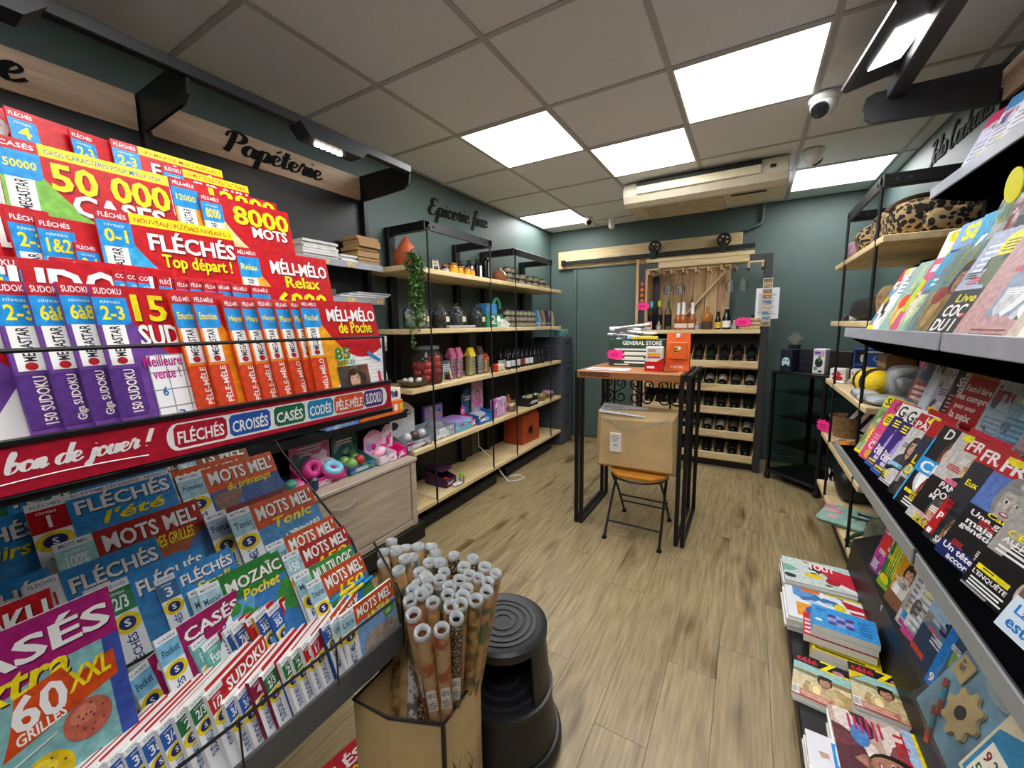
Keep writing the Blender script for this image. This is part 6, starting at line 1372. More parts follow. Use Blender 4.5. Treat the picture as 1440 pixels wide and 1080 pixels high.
place_row([
 ((-1.14, -.03, 1.75), 'red', 'arrow-word', red('FLÉCHÉS', '7', 'MAX'), R_),
 ((-1.135, .185, 1.741), 'big red and green yellow-bannered', 'fill-in', big('CASÉS', '50000', [T_('50 000', .25, .72, .98, .90, Y_), T_('CASES', .34, .58, .92, .72)], '#7ab648', 'GROS CARACTÈRES POUR MIEUX VOIR !'), R_, dict(yaw=.02, w=.246, h=.30)),
 ((-1.145, .436, 1.745), 'red and orange', 'letter-puzzle', big('PÊLE-MÊLE', '12000', [T_('12000', .32, .85, .97, .99, Y_), T_('MOTS', .4, .7, .9, .83)], '#eba83c'), R_, dict(yaw=.03, w=.245)),
 ((-1.13, .485, 1.722), 'red and cream', 'letter-puzzle', big('PÊLE-MÊLE', '8000', [T_('8000', .32, .78, .97, .95, Y_), T_('MOTS', .5, .68, .92, .78)], '#e8d8a0', None), R_, dict(yaw=.01, w=.214)),
], 'upper rack fourth row', math.radians(12), 'puzzle magazines in the upper rack', f10, .2, .28)
place_row([
 ((-1.33, .10, 1.862), 'red', 'arrow-word', red('FLÉCHÉS', '5', '9'), R_), ((-1.33, .240, 1.859), 'red', 'arrow-word', big('FLÉCHÉS', '4', [T_('7', .42, .74, .8, .97, Y_)], '#36a8dc'), R_), ((-1.33, .330, 1.850), 'red', 'arrow-word', big('FLÉCHÉS', '2-3', [T_('3', .42, .74, .8, .97, Y_)], '#36a8dc'), R_),
 ((-1.335, .400, 1.856), 'red yellow-bannered', 'arrow-word', big('FLÉCHÉS', '2-3', [T_('FLÉCHÉS', .3, .75, .97, .91)], '#36a8dc', 'UN MAX DE MOTS FLÉCHÉS !'), R_, dict(yaw=.02, w=.24)),
 ((-1.32, .491, 1.825), 'red yellow-bannered', 'sudoku', big('SUDOKU', '2&4', [T_('SUDOKU', .3, .75, .97, .91)], pur, 'UN MAX DE SUDOKU TOUT PUBLIC'), R_, dict(yaw=.01, w=.208)),
], 'upper rack top row', math.radians(12), 'puzzle magazines in the upper rack', f10, .2, .28)
# --- lower rack
for x0, x1, z in ((-.89, -.77, .555), (-1.0, -.89, .585), (-1.10, -1.0, .65), (-1.25, -1.10, .715), (-1.44, -1.25, .77)): MB().box(x0, x1, -.45, YE-.01, z-.012, z, b=.002).build('step', M_black, pr_)
for x, z0, z1 in ((-.895, .555, .60), (-1.005, .585, .68), (-1.105, .65, .75), (-1.255, .715, .85), (-1.445, .77, .9)): MB().box(x-.006, x, -.45, YE-.01, z0, z1).build('riser', M_black, pr_)
MB().box(-.764, -.756, -.45, .70, .545, .615, b=.002).build('basket_rail', glass('smoked_rail', '#5a5e66', .3, .08, .12), pr_)
MB().box(-.772, -.764, -.45, .70, .54, .60).build('rail_back', M_black, pr_)
b = MB(); b.tube([(-.757, -.45, .70), (-.757, .695, .70), (-.80, .715, .72), (-.88, .72, .80)], .0032, 6); b.tube([(-.757, .697, .55), (-.757, .697, .70)], .0032, 6)
for k in range(6): b.tube([(-.757, -.3+.2*k, .6), (-.757, -.3+.2*k, .70)], .002, 5)
b.build('wire_basket_front', M_black, pr_)
MB().tube([(-.935, -.45, .80), (-.935, .42, .80)], .0032, 6).build('wire_bar', M_black, pr_)
MB().tube([(-1.40, .716, 1.10), (-1.30, .72, 1.0), (-.98, .722, .78), (-.88, .722, .60)], .004, 6).build('side_wire', M_black, pr_)
MB().box(-1.5, -.8, -.45, .55, 0, .05).build('foot_plate', M_black, pr_)
MB().box(-1.35, -1.30, -.45, .55, .05, .75).build('rear_support', M_black, pr_)
l1 = math.radians(30)
OR, DR = '#c8501e', '#a82820'
def q1(p): p.blobs(.3, .05, .95, .6, ['#6a92b0', '#8ab0c8', '#3a5a88', '#c8d8e0'], 6, 3, .16); p.text('132 pages', .5, .5, .95, .6, '#e6f0e2', .03, 0, .05); 
place_row([
 ((-1.5, .10, 1.03), 'blue', 'arrow-word', sport('FLÉCHÉS', '#2a7a4a', '2/3', 'FLÉCHÉS', '#2f86c8', ''), '#d8d8da'), ((-1.5, .325, 1.024), 'orange topped', WS, sport('MOTS MEL\'', '#9fc4d0', 'Evasion', 'MOTS MEL\'', '#b0582a', ''), '#d8d8da'), ((-1.49, .50, 1.02), 'brown topped', WS, sport('MOTS MEL\'', '#9fc4d0', 'Mini', 'TS MEL\'', '#96502c', ''), '#d8d8da', dict(w=.196)),
], 'lower rack rear row', l1, 'puzzle magazines in the lower rack', .03, .2, .27)
place_row([
 ((-1.345, .10, 1.075), 'blue', 'arrow-word', sport('FLÉCHÉS', '#2a7a4a', '2', 'FLÉCHÉS', '#2f86c8', ''), '#d8d8da'), ((-1.345, .203, 1.083), 'green and blue', 'arrow-word', sport('FLÉCHÉS', '#2a7a4a', '2/3', 'FL', '#2f86c8', 'N'), '#d8d8da'), ((-1.313, .377, 1.024), 'orange', WS, sport('MOTS MEL\'', '#9fc4d0', 'Mix', 'MOTS MEL\'', OR, ''), '#d8d8da'),
 ((-1.303, .432, 1.010), 'red-orange topped blue', WS, sport('MOTS MEL\'', '#9fc4d0', 'Printemps', 'MOTS MEL\'', OR, 'du printemps', '#3f5f98', True, ['#5a7ab0', '#46689a', '#8a6a5a']), '#d8d8da', dict(w=.255)),
], 'lower rack second rear row', l1, 'puzzle magazines in the lower rack', .03, .22, .28)
place_row([
 ((-1.225, -.03, 1.045), 'blue', 'arrow-word', sport('FLÉCHÉS', R_, '2', 'FLÉCHÉS', '#2f86c8', 'Loisirs'), '#d8d8da'),
 ((-1.23, .162, 1.056), 'big blue', 'arrow-word', sport('FLÉCHÉS', R_, '1', 'FLÉCHÉS', '#2f86c8', "l'été", '#3a8ac8', True, None, 1, lambda p: (p.rect(.235, .955, 1, 1, '#eef0f2'), p.text('AU RYTHME DES SAISONS - NIVEAU 1', .27, .965, .97, .99, '#8a2a5a', .01))), '#d8d8da', dict(w=.236)),
 ((-1.166, .180, .981), 'red topped', WS, sport('MOTS MEL\'', '#9fd0cc', '100%', 'MOTS MEL\'', DR, 'GRANDES GRILLES', '#a85a3a', True, ['#4a7ab0', '#a83a2c']), '#d8d8da', dict(w=.246)),
 ((-1.137, .424, .943), 'dark red', WS, sport('MOTS MEL\'', '#9fb4c8', 'Force', 'MOTS MEL\'', '#7a2a24', ''), '#d8d8da'),
 ((-1.115, .464, .938), 'orange topped sea-blue', WS, sport('MOTS MEL\'', '#9fc4d0', 'Tonic', 'MOTS MEL\'', OR, 'Tonic', '#4a86b8', True, None, 1, q1), '#d8d8da', dict(w=.228)),
], 'lower rack third rear row', l1, 'puzzle magazines in the lower rack', .03, .21, .27)
def q2(p): p.text('7', .45, .62, .55, .74, '#2a8a6a', .06); p.text('0', .58, .62, .7, .74, '#2a8a6a', .06)
place_row([
 ((-1.085, -.03, .97), 'red', 'arrow-word', sport('FLÉCHÉS', '#2a7a4a', '2', 'FLÉCHÉS', '#2f86c8', ''), '#d8d8da'),
 ((-1.079, .125, .957), 'blue', 'arrow-word', sport('FLÉCHÉS', '#e8e8ea', '0/1', 'FLÉCHÉS', '#2f86c8', 'Déclic', '#3a86c0', True, None, 1, lambda p: p.text('0/1', .05, .79, .18, .885, R_, .04)), '#d8d8da', dict(w=.19)),
 ((-1.046, .19, .919), 'green labelled blue', 'arrow-word', sport('FLÉCHÉS', '#2a7a4a', '2', 'FLÉCHÉS', '#2f86c8', ''), '#d8d8da', dict(w=.16)), ((-1.035, .210, .919), 'green labelled blue', 'arrow-word', sport('FLÉCHÉS', '#2a7a4a', '2/3', 'FLÉCHÉS', '#2f86c8', '', '#3a86c0', True, None, 1, q2), '#d8d8da', dict(w=.168)),
 ((-1.008, .280, .900), 'small blue', 'arrow-word', sport('FLÉCHÉS', '#3a6a9a', '3', 'FLÉCHÉS', '#2f86c8', 'Small'), '#d8d8da', dict(w=.142, h=.2)),
], 'lower rack fourth rear row', l1, 'puzzle magazines in the lower rack', .05, .19, .26)
place_row([
 ((-.962, .316, .868), 'green topped pale', 'mosaic puzzle', sport('MOZAÏC', '#a8ccd8', 'Mozaïc', 'MOZAÏC', '#2a7a2e', 'Pochet'), '#d8d8da'), ((-.955, .329, .868), 'green topped blue', 'mosaic puzzle', sport('MOZAÏC', '#a8ccd8', 'Mozaïc', 'MOZAÏC', '#2a7a2e', 'Pochet', '#3a78b8', True, ['#3a8a3a', '#5aa0d0']), '#d8d8da', dict(w=.17, yaw=.02)),
 ((-.983, .484, .879), 'orange topped', WS, sport('MOTS MEL\'', '#9fc4d0', 'Accro', 'MOTS MEL\'', OR, ''), '#d8d8da', dict(w=.185, yaw=.02)),
 ((-.953, .503, .850), 'red topped', WS, sport('MOTS MEL\'', '#9fc4d0', '150', 'MOTS MEL\'', DR, '150', '#a83a2a', True, ['#2a6aa0', '#c8501e']), '#a82820', dict(w=.180, yaw=.02)),
 ((-.910, .503, .812), 'green topped', 'logic puzzle', sport('MULTI', '#9fc4d0', 'Multi', 'MULTILOGIC', '#3a8a3a', '', '#2a5a8a'), '#d8d8da', dict(w=.165, yaw=.02)),
 ((-.884, .517, .793), 'orange topped', WS, sport('MOTS MEL\'', '#9fc4d0', 'Détente', 'MOTS MEL\'', '#c04a1c', '150', '#2a6aa8', True, ['#3a7a3a', '#6a9a3a']), '#d8d8da', dict(w=.158, yaw=.02)),
], 'lower rack fifth rear row', l1, 'puzzle magazines in the lower rack', .05, .17, .22)
for k in range(2):
    t = thing('felt_pen', 'bright blue pen with yellow cap end clipped on the magazines, %s one' % ['rear', 'front'][k], 'pen', (-.853+.010*k, .552+.018*k, .732-.010*k), 0, 'blue pens')
    T = Matrix.Rotation(math.radians(-8+4*k), 4, 'X')
    MB().tube([(0, 0, 0), (0, .105, .02)], .0045, 8, T=T).build('barrel', mat('pen_blue', '#1e90dc', .35), t); MB().tube([(0, .03, .0055), (0, .075, .0145)], .0049, 8, T=T).build('yellow_band', mat('pen_yellow', '#e8d020', .35), t)
l2 = math.radians(20)
def cx_pic(p):
    p.rect(.0, .0, .98, .74, '#7fb4b4'); p.rect(.0, .74, 1, 1, '#a01c6c'); p.poly([(.0, .60), (.7, .74), (1, .76), (1, .80), (0, .74)], '#a01c6c'); p.rect(.9, .0, 1, .74, '#3a50a0')
    p.text('CASÉS', .02, .80, .97, .96, '#f0eeec', .05, 0, 0, ('#5a0c3c', .01)); p.text('Extra', .18, .655, .72, .80, Y_, .05, .25, 0, ('#4a0c34', .01))
    p.poly([(.35, .40), (.95, .52), (.95, .66), (.72, .62), (.68, .70), (.45, .66), (.4, .5)], '#cc4a1c')
    p.text('60', .42, .49, .68, .66, '#f4f2f0', .06); p.text('GRILLES', .42, .43, .66, .485, '#f4f2f0', .04, 0, .03); p.text('XXL', .69, .545, .92, .65, Y_, .05, .15, .02)
    for x, y, c in ((.52, .23, '#d8b818'), (.75, .38, '#b8604e')): p.ell(x, y, .13, .10, c, 20); p.ell(x-.02, y+.03, .07, .05, {'#d8b818': '#ead040', '#b8604e': '#d07a64'}[c], 14); [p.ell(x+.1*math.cos(q*2.4)*(.3+.6*(q % 3)/2), y+.08*math.sin(q*2.4)*(.3+.6*(q % 3)/2), .008, .006, '#6a3a2a', 6) for q in range(12)]
    p.poly([(.0, .2), (.4, .26), (.4, .268), (0, .212)], '#e8e6e0'); p.poly([(.0, .27), (.6, .40), (.6, .406), (0, .28)], '#e8e6e0')
magazine('big magenta fill-in magazine with two speckled eggs, front corner of lower rack', cx_pic, .21, .29, at_TL(-.875, -.02, .985, .29, .06, math.radians(11)), .006, '#3a50a0', '#7fb4b4', 'puzzle magazines in the lower rack')
magazine('red topped sudoku magazine just behind the big magenta one', sport('SUDOKU', '#a82820', '2', 'SUDOKU', R_, ''), .2, .28, at_TL(-.92, -.065, 1.0, .28, .06, math.radians(11)), .006, '#d8d8da', '#d8d8da', 'puzzle magazines in the lower rack')
lm = lambda c, n, ti='', tc=R_, top='CASÉS', sub='', body='#8ccad0': sport(top, c, n, ti, tc, sub, body)
mg_ = '#9c1c5c'
place_row([
 ((-.905, .186, .795), 'magenta', 'fill-in', lm('#7ab8d8', '150 jeux', 'CASÉS', mg_, 'CASÉS', '150', '#a01c5c'), '#d8d8da'), ((-.902, .198, .805), 'magenta', 'fill-in', lm('#7ab8d8', 'Pocket', 'CASÉS', mg_, 'CASÉS', '', '#a01c5c'), '#d8d8da'), ((-.905, .240, .838), 'magenta', 'fill-in', lm('#7ab8d8', 'Pocket', 'CASÉS', mg_, 'CASÉS', '', '#a01c5c'), '#d8d8da', dict(yaw=.2)),
 ((-.893, .288, .799), 'teal', 'fill-in', lm('#6ab4a8', 'Fun', 'CASÉS', mg_), '#7ac0c4'), ((-.888, .303, .787), 'teal', 'fill-in', lm('#6ab4a8', 'Fun', 'CASÉS', mg_), '#7ac0c4'),
 ((-.889, .343, .790), 'navy', 'sudoku', lm('#2a4a8a', '7', 'SUDOKU', R_, 'SUDOKU'), '#d8d8da'), ((-.887, .356, .787), 'navy', 'sudoku', lm('#2a4a8a', '7à8', 'SUDOKU', R_, 'SUDOKU'), '#d8d8da'), ((-.887, .383, .785), 'red', 'sudoku', lm(R_, '1', 'SUDOKU', R_, 'SUDOKU'), '#a82820'),
 ((-.886, .398, .786), 'navy and gold', 'sudoku', lm('#2a4a9a', '3à5', 'BINAIRE', R_, 'BINAIRE'), '#c8a02c'), ((-.884, .425, .781), 'navy and red', 'binary puzzle', lm('#2a5aa8', '3à5', 'BINAIRE', R_, 'BINAIRE', 'Niveau'), '#2a5aa8'),
], 'lower rack pocket row', l2, 'puzzle magazines in the lower rack', math.radians(24), .155, .21, .0065)
bl, gr, rd, mr = '#2a58a8', '#22683a', '#b01c24', '#8a1c3c'
seq = [(.0, .754, bl, '3/4'), (.022, .754, bl, '3/4'), (.045, .752, bl, '3'), (.066, .754, gr, '2/3'), (.086, .754, bl, '3/4'), (.106, .754, bl, '3'), (.124, .752, bl, '3'), (.142, .754, bl, '3à'), (.160, .752, bl, '3à'), (.180, .750, bl, '3à'), (.202, .750, bl, '3/4'), (.225, .752, gr, '2'), (.245, .755, gr, '2/3'), (.272, .751, rd, '1/2'), (.294, .720, bl, '3/4'), (.315, .718, bl, '3/4'), (.337, .726, mr, '4'), (.361, .720, gr, '2/3'), (.398, .720, gr, '2/'), (.420, .719, gr, '2/'), (.443, .722, rd, '1'), (.462, .720, rd, '1/')]
cn = {bl: 'blue', gr: 'green', rd: 'red', mr: 'maroon'}
it = [((-.803 if z > .74 else -.794, y, z), cn[c]+' labelled', 'sudoku', sport('SUDOKU', c, n, 'SUDOKU', R_, '', '#3a6ab0'), mr if c in (mr,) or k == 17 else '#e4e4e2', dict(t=.0085 if k % 3 else .0098)) for k, (y, z, c, n) in enumerate(seq)]
it += [((-.797, .494, .730), 'blue', WS, sport('MOTS MEL\'', bl, '3', 'MOTS', OR, ''), '#2a58a8'), ((-.793, .515, .726), 'white edged', WS, sport('MOTS MEL\'', '#9fc4d0', 'Ultra', 'MOTS MEL\'', OR, ''), '#e4e4e2')]
place_row(it, 'wire basket row', math.radians(14), 'pocket puzzle magazines in the wire basket', math.radians(25), .145, .17)
def rhino(p):
    p.rect(.235, 0, 1, .76, '#7fa8d8'); p.rect(.235, 0, 1, .16, '#6a6a58'); p.rect(.235, .14, 1, .26, '#8a9a78')
    p.ell(.55, .36, .26, .2, '#a8988c'); p.ell(.8, .42, .14, .12, '#9a8a7e'); p.poly([(.88, .46), (1, .40), (.98, .34), (.86, .36)], '#9a8a7e'); p.poly([(.92, .46), (.97, .58), (.96, .44)], '#b0a498')
    for x in (.38, .5, .62, .72): p.rect(x, .1, x+.08, .3, '#988a7e')
    p.ell(.84, .44, .015, .012, '#2a2420', 8); p.poly([(.76, .55), (.75, .64), (.81, .56)], '#6a5a50'); p.poly([(.34, .28), (.30, .16), (.33, .16)], '#8a7a6e')
    p.ell(.85, .64, .12, .075, '#4a9a4a'); p.lines(.78, .61, .93, .67, 2, '#e8f0d8'); p.text('ULTRA', .45, .69, .9, .79, '#f0d81c', .06)
magazine('word-search magazine with rhinoceros cover at the end of the wire basket', sport('MOTS MEL\'', '#9fc4d0', 'Ultra', 'MOTS MEL\'', OR, '', '#7fa8d8', True, None, 1, rhino), .163, .19, at_TL(-.787, .535, .722, .18, .04, math.radians(10)), .006, '#e4e4e2', '#d8d8da', 'pocket puzzle magazines in the wire basket')
def mclow(p): p.rect(0, 0, 1, 1, '#b81c2c'); p.text('MÊLÉS', .1, .75, .95, .93, '#f4f0ec', .05); p.text('1000', .5, .6, .9, .72, Y_, .04)
for k in range(3): magazine('red puzzle magazine lying on the rack foot under the basket, %s of three' % ['top', 'middle', 'bottom'][k], mclow, .2, .26, Matrix.Translation((-.80-.01*k, .50-.02*k, .078-.009*k)) @ Matrix.Rotation(PI/2-.12, 4, 'Z'), .008, '#b81c2c', '#b81c2c', 'magazines under the basket')
# ------------------------------------------------------------------ right-hand press gondola
XG = .40
rg = thing('press_gondola', 'black metal press gondola with clear price rails along the right wall', 'shelving', (0, 0, 0)); YA, YZ = -.9, 2.49
MB().box(.86, .90, YA, YZ, .05, 2.3).build('back_panel', M_dark, rg)
for y in (.2, 1.352, 2.485): MB().box(.80, .86, y-.02, y+.02, 0, 2.3).build('upright', M_black, rg)
M_rail = glass('price_rail', '#c9ccd4', .35, .1, .35)
M_sh = mat('shelf_black', '#08080a', .9, spec=.0)
def shelf(z, x0, thick, lift, rail):
    s = MB().add([(x0, YA, z), (x0, YZ, z), (.86, YZ, z+lift), (.86, YA, z+lift), (x0, YA, z-.02), (x0, YZ, z-.02), (x0+.12, YZ, z-thick), (x0+.12, YA, z-thick), (.86, YZ, z-thick), (.86, YA, z-thick)],
             [(0, 1, 2, 3), (0, 4, 5, 1), (4, 7, 6, 5), (7, 9, 8, 6), (2, 8, 9, 3), (1, 5, 6, 8, 2), (0, 3, 9, 7, 4)]).build('shelf', M_sh, rg)
    for a, b_ in ((YA, .19), (.21, 1.342), (1.364, YZ)): MB().box(x0-.010, x0-.004, a, b_, z-.022, z+.022, b=.002).build('price_rail', rail, s)
    MB().box(x0-.004, x0, YA, YZ, z-.02, z+.02).build('front_lip', M_grey if rail is not M_rail else M_char, s)
shelf(.795, .40, .05, .03, M_rail)
shelf(1.348, .40, .09, .02, M_grey)
shelf(1.935, .645, .05, .02, M_grey)
# second tiers: stepped ledges behind the front rows
for x0, z in ((.60, .99), (.55, 1.50)): MB().box(x0, .86, YA, YZ-.01, z-.01, z, b=.002).build('ledge', M_black, rg); MB().box(x0, x0+.006, YA, YZ-.01, z-.2+.04, z).build('riser', M_black, rg)
MB().box(.205, .62, YA, 2.47, .05, .12, b=.004).build('base_tray', M_black, rg); MB().box(.24, .62, YA, 2.46, 0, .05).build('base_plinth', M_black, rg)
MB().add([(.49, YA, .335), (.49, 2.46, .335), (.62, 2.46, .40), (.62, YA, .40), (.60, YA, .12), (.60, 2.46, .12), (.47, 2.46, .12), (.47, YA, .12)], [(0, 1, 2, 3), (0, 7, 6, 1), (3, 2, 5, 4), (1, 6, 5, 2), (0, 3, 4, 7)]).build('sloped_riser', M_black, rg)
MB().box(.62, .86, YA, 2.46, .05, .40).build('lower_back', M_black, rg)
for x0, z0, z1 in ((.805, 2.25, 2.375),):
    for a, b_ in ((-.9, .19), (.21, 1.34), (1.36, 2.49)): MB().box(x0, x0+.02, a, b_, z0, z1, b=.002).build('sign_band', M_band, rg)

PI_ = PI
def rmag(label, fn, y, w, h, x=.45, z=.80, lean=22, yaw=0, wrap=False, spine='#e8e6e2', group=None, t=.005, roll=0, cat='magazine'):
    """placed by the top-left corner's y when upright; x, z are those of the lower edge"""
    return magazine(label, fn, w, h, at_BL(x, y, z, PI+math.radians(yaw), math.radians(lean), roll), t, spine, '#e6e4e0', group, cat, 'magazine', wrap)
NC = [0]
def cover(ops, bg):
    NC[0] += 1; sd = NC[0]
    def f(p):
        p.rect(0, 0, 1, 1, bg); rn = random.Random(sd)
        p.blobs(0, 0, 1, 1, [bg, '#8a8480', '#5a5654'] if sd % 2 else [bg, '#a8a29c', '#6a6a70'], 5, sd, .14)
        for o in ops:
            k = o[0]
            if k == 'r': p.rect(*o[1:])
            elif k == 'e': p.ell(*o[1:])
            elif k == 't': p.text(o[1], *o[2:6], o[6], o[7] if len(o) > 7 else .035, o[8] if len(o) > 8 else 0)
            elif k == 'p': p.person(*o[1:])
            elif k == 'l': p.lines(*o[1:])
            elif k == 'g': p.poly(o[1], o[2])
            elif k == 'b': p.blobs(*o[1:])
            elif k == 'c': p.barcode(*o[1:])
        for k in range(4):
            y = .08+.7*rn.random(); x = .62*rn.random(); p.lines(x, y, x+.2+.14*rn.random(), y+.045+.03*rn.random(), 3, rn.choice(['#f4f2f0', '#f0e01e', '#f4f2f0', '#d8343c', '#1c1c20']), .45, sd+k)
    return f
blk, wht, yel, dred = '#141416', '#f2f0ee', '#f0e01e', '#b8141e'
low = 'front row on the lower press shelf'
G1 = 'magazines in the front row of the lower press shelf'
rmag('health magazine with yellow masthead and green food cover, lower press shelf far end', cover([('b', 0, 0, 1, .75, ['#8aa868', '#c89a78', '#d8c8a0', '#6a8a50'], 12, 1, .2), ('r', 0, .82, 1, 1, yel), ('t', 'Santé', .08, .85, .9, .97, '#1c1c1c', .05), ('r', .3, .5, .75, .7, wht), ('l', .34, .53, .7, .68, 4, '#c86a8a'), ('r', .2, .22, .6, .45, yel), ('l', .25, .25, .55, .43, 3, '#d86a1c'), ('t', '12', .3, .1, .5, .2, yel), ('r', 0, 0, 1, .05, yel)], '#9ab078'), 2.40, .21, .285, yaw=9, group=G1)
rmag('pink magazine with yellow dot between the yellow and purple ones', cover([('r', 0, .0, 1, 1, '#d84a78'), ('t', 'CA', .05, .82, .8, .97, '#8a1c4a', .06), ('e', .25, .68, .16, .1, yel), ('l', .14, .63, .36, .74, 3, '#2a2a2a'), ('t', 'C', .1, .18, .35, .3, wht, .05), ('e', .3, .1, .14, .07, '#e0a838'), ('l', .1, .3, .4, .45, 3, '#e89ab8')], '#d84a78'), 2.31, .20, .285, yaw=9, group=G1)
def good(p):
    p.rect(0, 0, 1, 1, '#3c2a78'); p.rect(0, .8, 1, 1, wht); p.text('Good', .05, .80, .95, .97, blk, .03)
    p.poly([(.2, .1), (.8, .15), (1, .7), (.5, .78), (.3, .5)], '#8a78c0'); p.blobs(.3, .3, .95, .75, ['#4a3c88', '#a898d8', '#6a5aa8'], 7, 4, .14)
    p.rect(.1, .62, .42, .79, '#2a1c5c'); p.lines(.14, .65, .4, .77, 3, yel); p.ell(.62, .40, .11, .08, '#e8b8a0'); p.poly([(.55, .34), (.6, .26), (.7, .34)], '#e8b8a0')
    p.text('Pour un', .1, .28, .52, .35, wht, .05); p.text('cerveau', .08, .20, .9, .29, wht, .06); p.text('au top', .2, .12, .7, .19, wht, .05); p.rect(.08, .05, .62, .11, yel); p.lines(.1, .06, .6, .1, 1, '#3c2a78', .6); p.rect(0, 0, 1, .04, '#2a58b0')
rmag('purple Pour un cerveau cover, farther copy', good, 2.20, .19, .285, yaw=9, group=G1); rmag('purple Pour un cerveau cover, nearer copy beside red weekly', good, 2.10, .19, .285, yaw=7, group=G1, spine='#e8ecf2')
rmag('red masthead weekly with woman in dark coat on its cover', cover([('r', .0, .0, 1, .8, '#c9c8c6'), ('r', 0, .80, 1, 1, dred), ('t', 'ici', .25, .905, .5, .985, wht), ('t', 'PARIS', .06, .81, .8, .90, wht, .05), ('g', [(.4, 1), (.62, 1), (.45, .9), (.3, .92)], yel), ('p', .38, .58, .13, '#3a2c24', '#d0a084', '#3a3a40', True), ('b', .55, .35, .95, .75, ['#b8bcb4', '#a0a8a0', '#d8d8d4'], 5, 3, .15), ('r', .05, .26, .6, .31, '#8ac4e8'), ('r', 0, 0, .62, .24, blk), ('e', .35, .14, .25, .1, '#c8c8cc'), ('t', 'C\'EST', .05, .07, .25, .12, yel), ('l', .05, .01, .6, .06, 2, wht)], '#c9c8c6'), 1.99, .20, .285, yaw=9, group=G1)
rmag('dark weekly with two large yellow letters on black, half hidden', cover([('r', 0, .8, 1, 1, dred), ('t', 'POINT', .3, .82, 1.2, .96, wht), ('b', .0, .2, 1, .8, ['#23283a', '#2a3050', '#3a3434'], 9, 3, .2), ('e', .7, .72, .18, .11, yel), ('t', 'L', .12, .44, .25, .55, yel, .06), ('t', 'D', .12, .3, .28, .42, yel, .06), ('b', .1, 0, .5, .3, ['#5a4a40', '#3a302c', '#c8b8a8'], 6, 5, .14), ('l', .3, .05, .6, .2, 2, wht)], '#26262c'), 1.865, .19, .285, yaw=10, group=G1)
rmag('sky blue edged weekly with big letter C and red haired woman', cover([('r', 0, .85, 1, 1, '#16181c'), ('t', 'D', .1, .86, .4, .98, wht), ('r', 0, 0, 1, .85, '#1c1c20'), ('p', .5, .72, .16, '#5a3a28', '#d8a888', '#d8d8dc', True), ('r', 0, .42, .9, .60, '#2a9ae0'), ('t', 'CLOSE', .08, .445, 1.3, .575, wht, .06), ('p', .5, .3, .13, '#7a2c1c', '#d8a080', '#8a1c24', True), ('r', .1, .16, .6, .2, yel), ('r', .1, 0, 1, .15, blk), ('l', .2, .03, .8, .13, 3, wht), ('r', 0, 0, .04, .85, '#3aa8e8')], '#2a9ae0'), 1.785, .21, .285, yaw=9, group=G1, spine='#3aa8e8')
rmag('celebrity weekly with embracing blond couple and bearded grey man', cover([('r', 0, 0, 1, .86, '#c8c4c0'), ('r', .22, .84, 1, 1, dred), ('t', 'FRANCE', .26, .86, 1.25, .97, wht, .05), ('e', .18, .97, .1, .05, yel), ('p', .58, .72, .12, '#b08a4a', '#c89878', '#141416', True), ('p', .8, .69, .1, '#4a3020', '#d0a080', '#141416'), ('r', .0, .12, 1, .50, '#161618'), ('r', .28, .49, .8, .54, '#d86a8a'), ('t', 'PANIQUE', .26, .41, .95, .485, wht, .06), ('t', 'DOMICILE', .26, .33, .98, .40, wht, .06), ('t', 'Menacés', .22, .28, .8, .33, wht, .04), ('p', .46, .20, .13, '#4a4844', '#c09478', '#243248'), ('r', .2, .09, .62, .115, '#e8a0b0'), ('t', 'ELLE A', .2, .045, .5, .085, yel, .05), ('t', 'GUILL.', .18, 0, .55, .042, yel, .05)], '#c8c4c0'), 1.665, .215, .29, yaw=9, group=G1)
rmag('celebrity weekly with man in navy suit and red side strip', cover([('r', 0, .83, 1, 1, dred), ('t', 'FRANCE', .06, .85, 1.0, .97, wht, .05), ('r', 0, 0, 1, .83, '#2a2c34'), ('g', [(.35, 0), (1, 0), (1, .72), (.6, .7), (.35, .45)], '#26388a'), ('p', .75, .72, .15, '#1c1a18', '#b8866a', '#1f2f66'), ('t', 'Eux', .1, .6, .3, .66, yel), ('r', 0, .05, .16, .42, dred), ('t', 'P', .04, .2, .14, .28, wht, .05), ('t', '" Tout', .45, .38, .85, .44, wht), ('t', 'le', .5, .31, .65, .37, wht), ('p', .4, .18, .12, '#7a5a3c', '#d8ac90', '#5a5c60', True), ('t', 'SA', .2, .02, .4, .08, wht, .05), ('r', .04, .05, .12, .1, wht)], '#2a2c34'), 1.52, .215, .29, yaw=10, group=G1)
rmag('celebrity weekly with short grey haired woman under red masthead', cover([('r', 0, .84, 1, 1, dred), ('t', 'FRANCE', .06, .86, 1.2, .975, wht, .05), ('e', .2, .985, .14, .05, yel), ('r', 0, .42, 1, .84, '#5a78c0'), ('p', .45, .68, .20, '#8a8a8c', '#b0a8a2', '#2a2a30'), ('r', 0, .0, 1, .52, '#17171b'), ('t', 'Cancer', .3, .49, .85, .53, yel), ('t', 'Une grande', .1, .42, .95, .485, wht, .05), ('t', 'maladie', .12, .355, .8, .41, wht, .05), ('t', 'génétique', .08, .29, .8, .35, wht, .05), ('p', .62, .16, .14, '#201c1c', '#b89888', '#e0dcd8', True), ('r', 0, 0, .66, .14, '#1f2a66'), ('t', 'Un tête', .06, .08, .55, .135, wht, .05), ('t', 'accord', .2, .015, .6, .07, wht, .05)], '#5a78c0'), 1.425, .22, .29, yaw=9, group=G1)
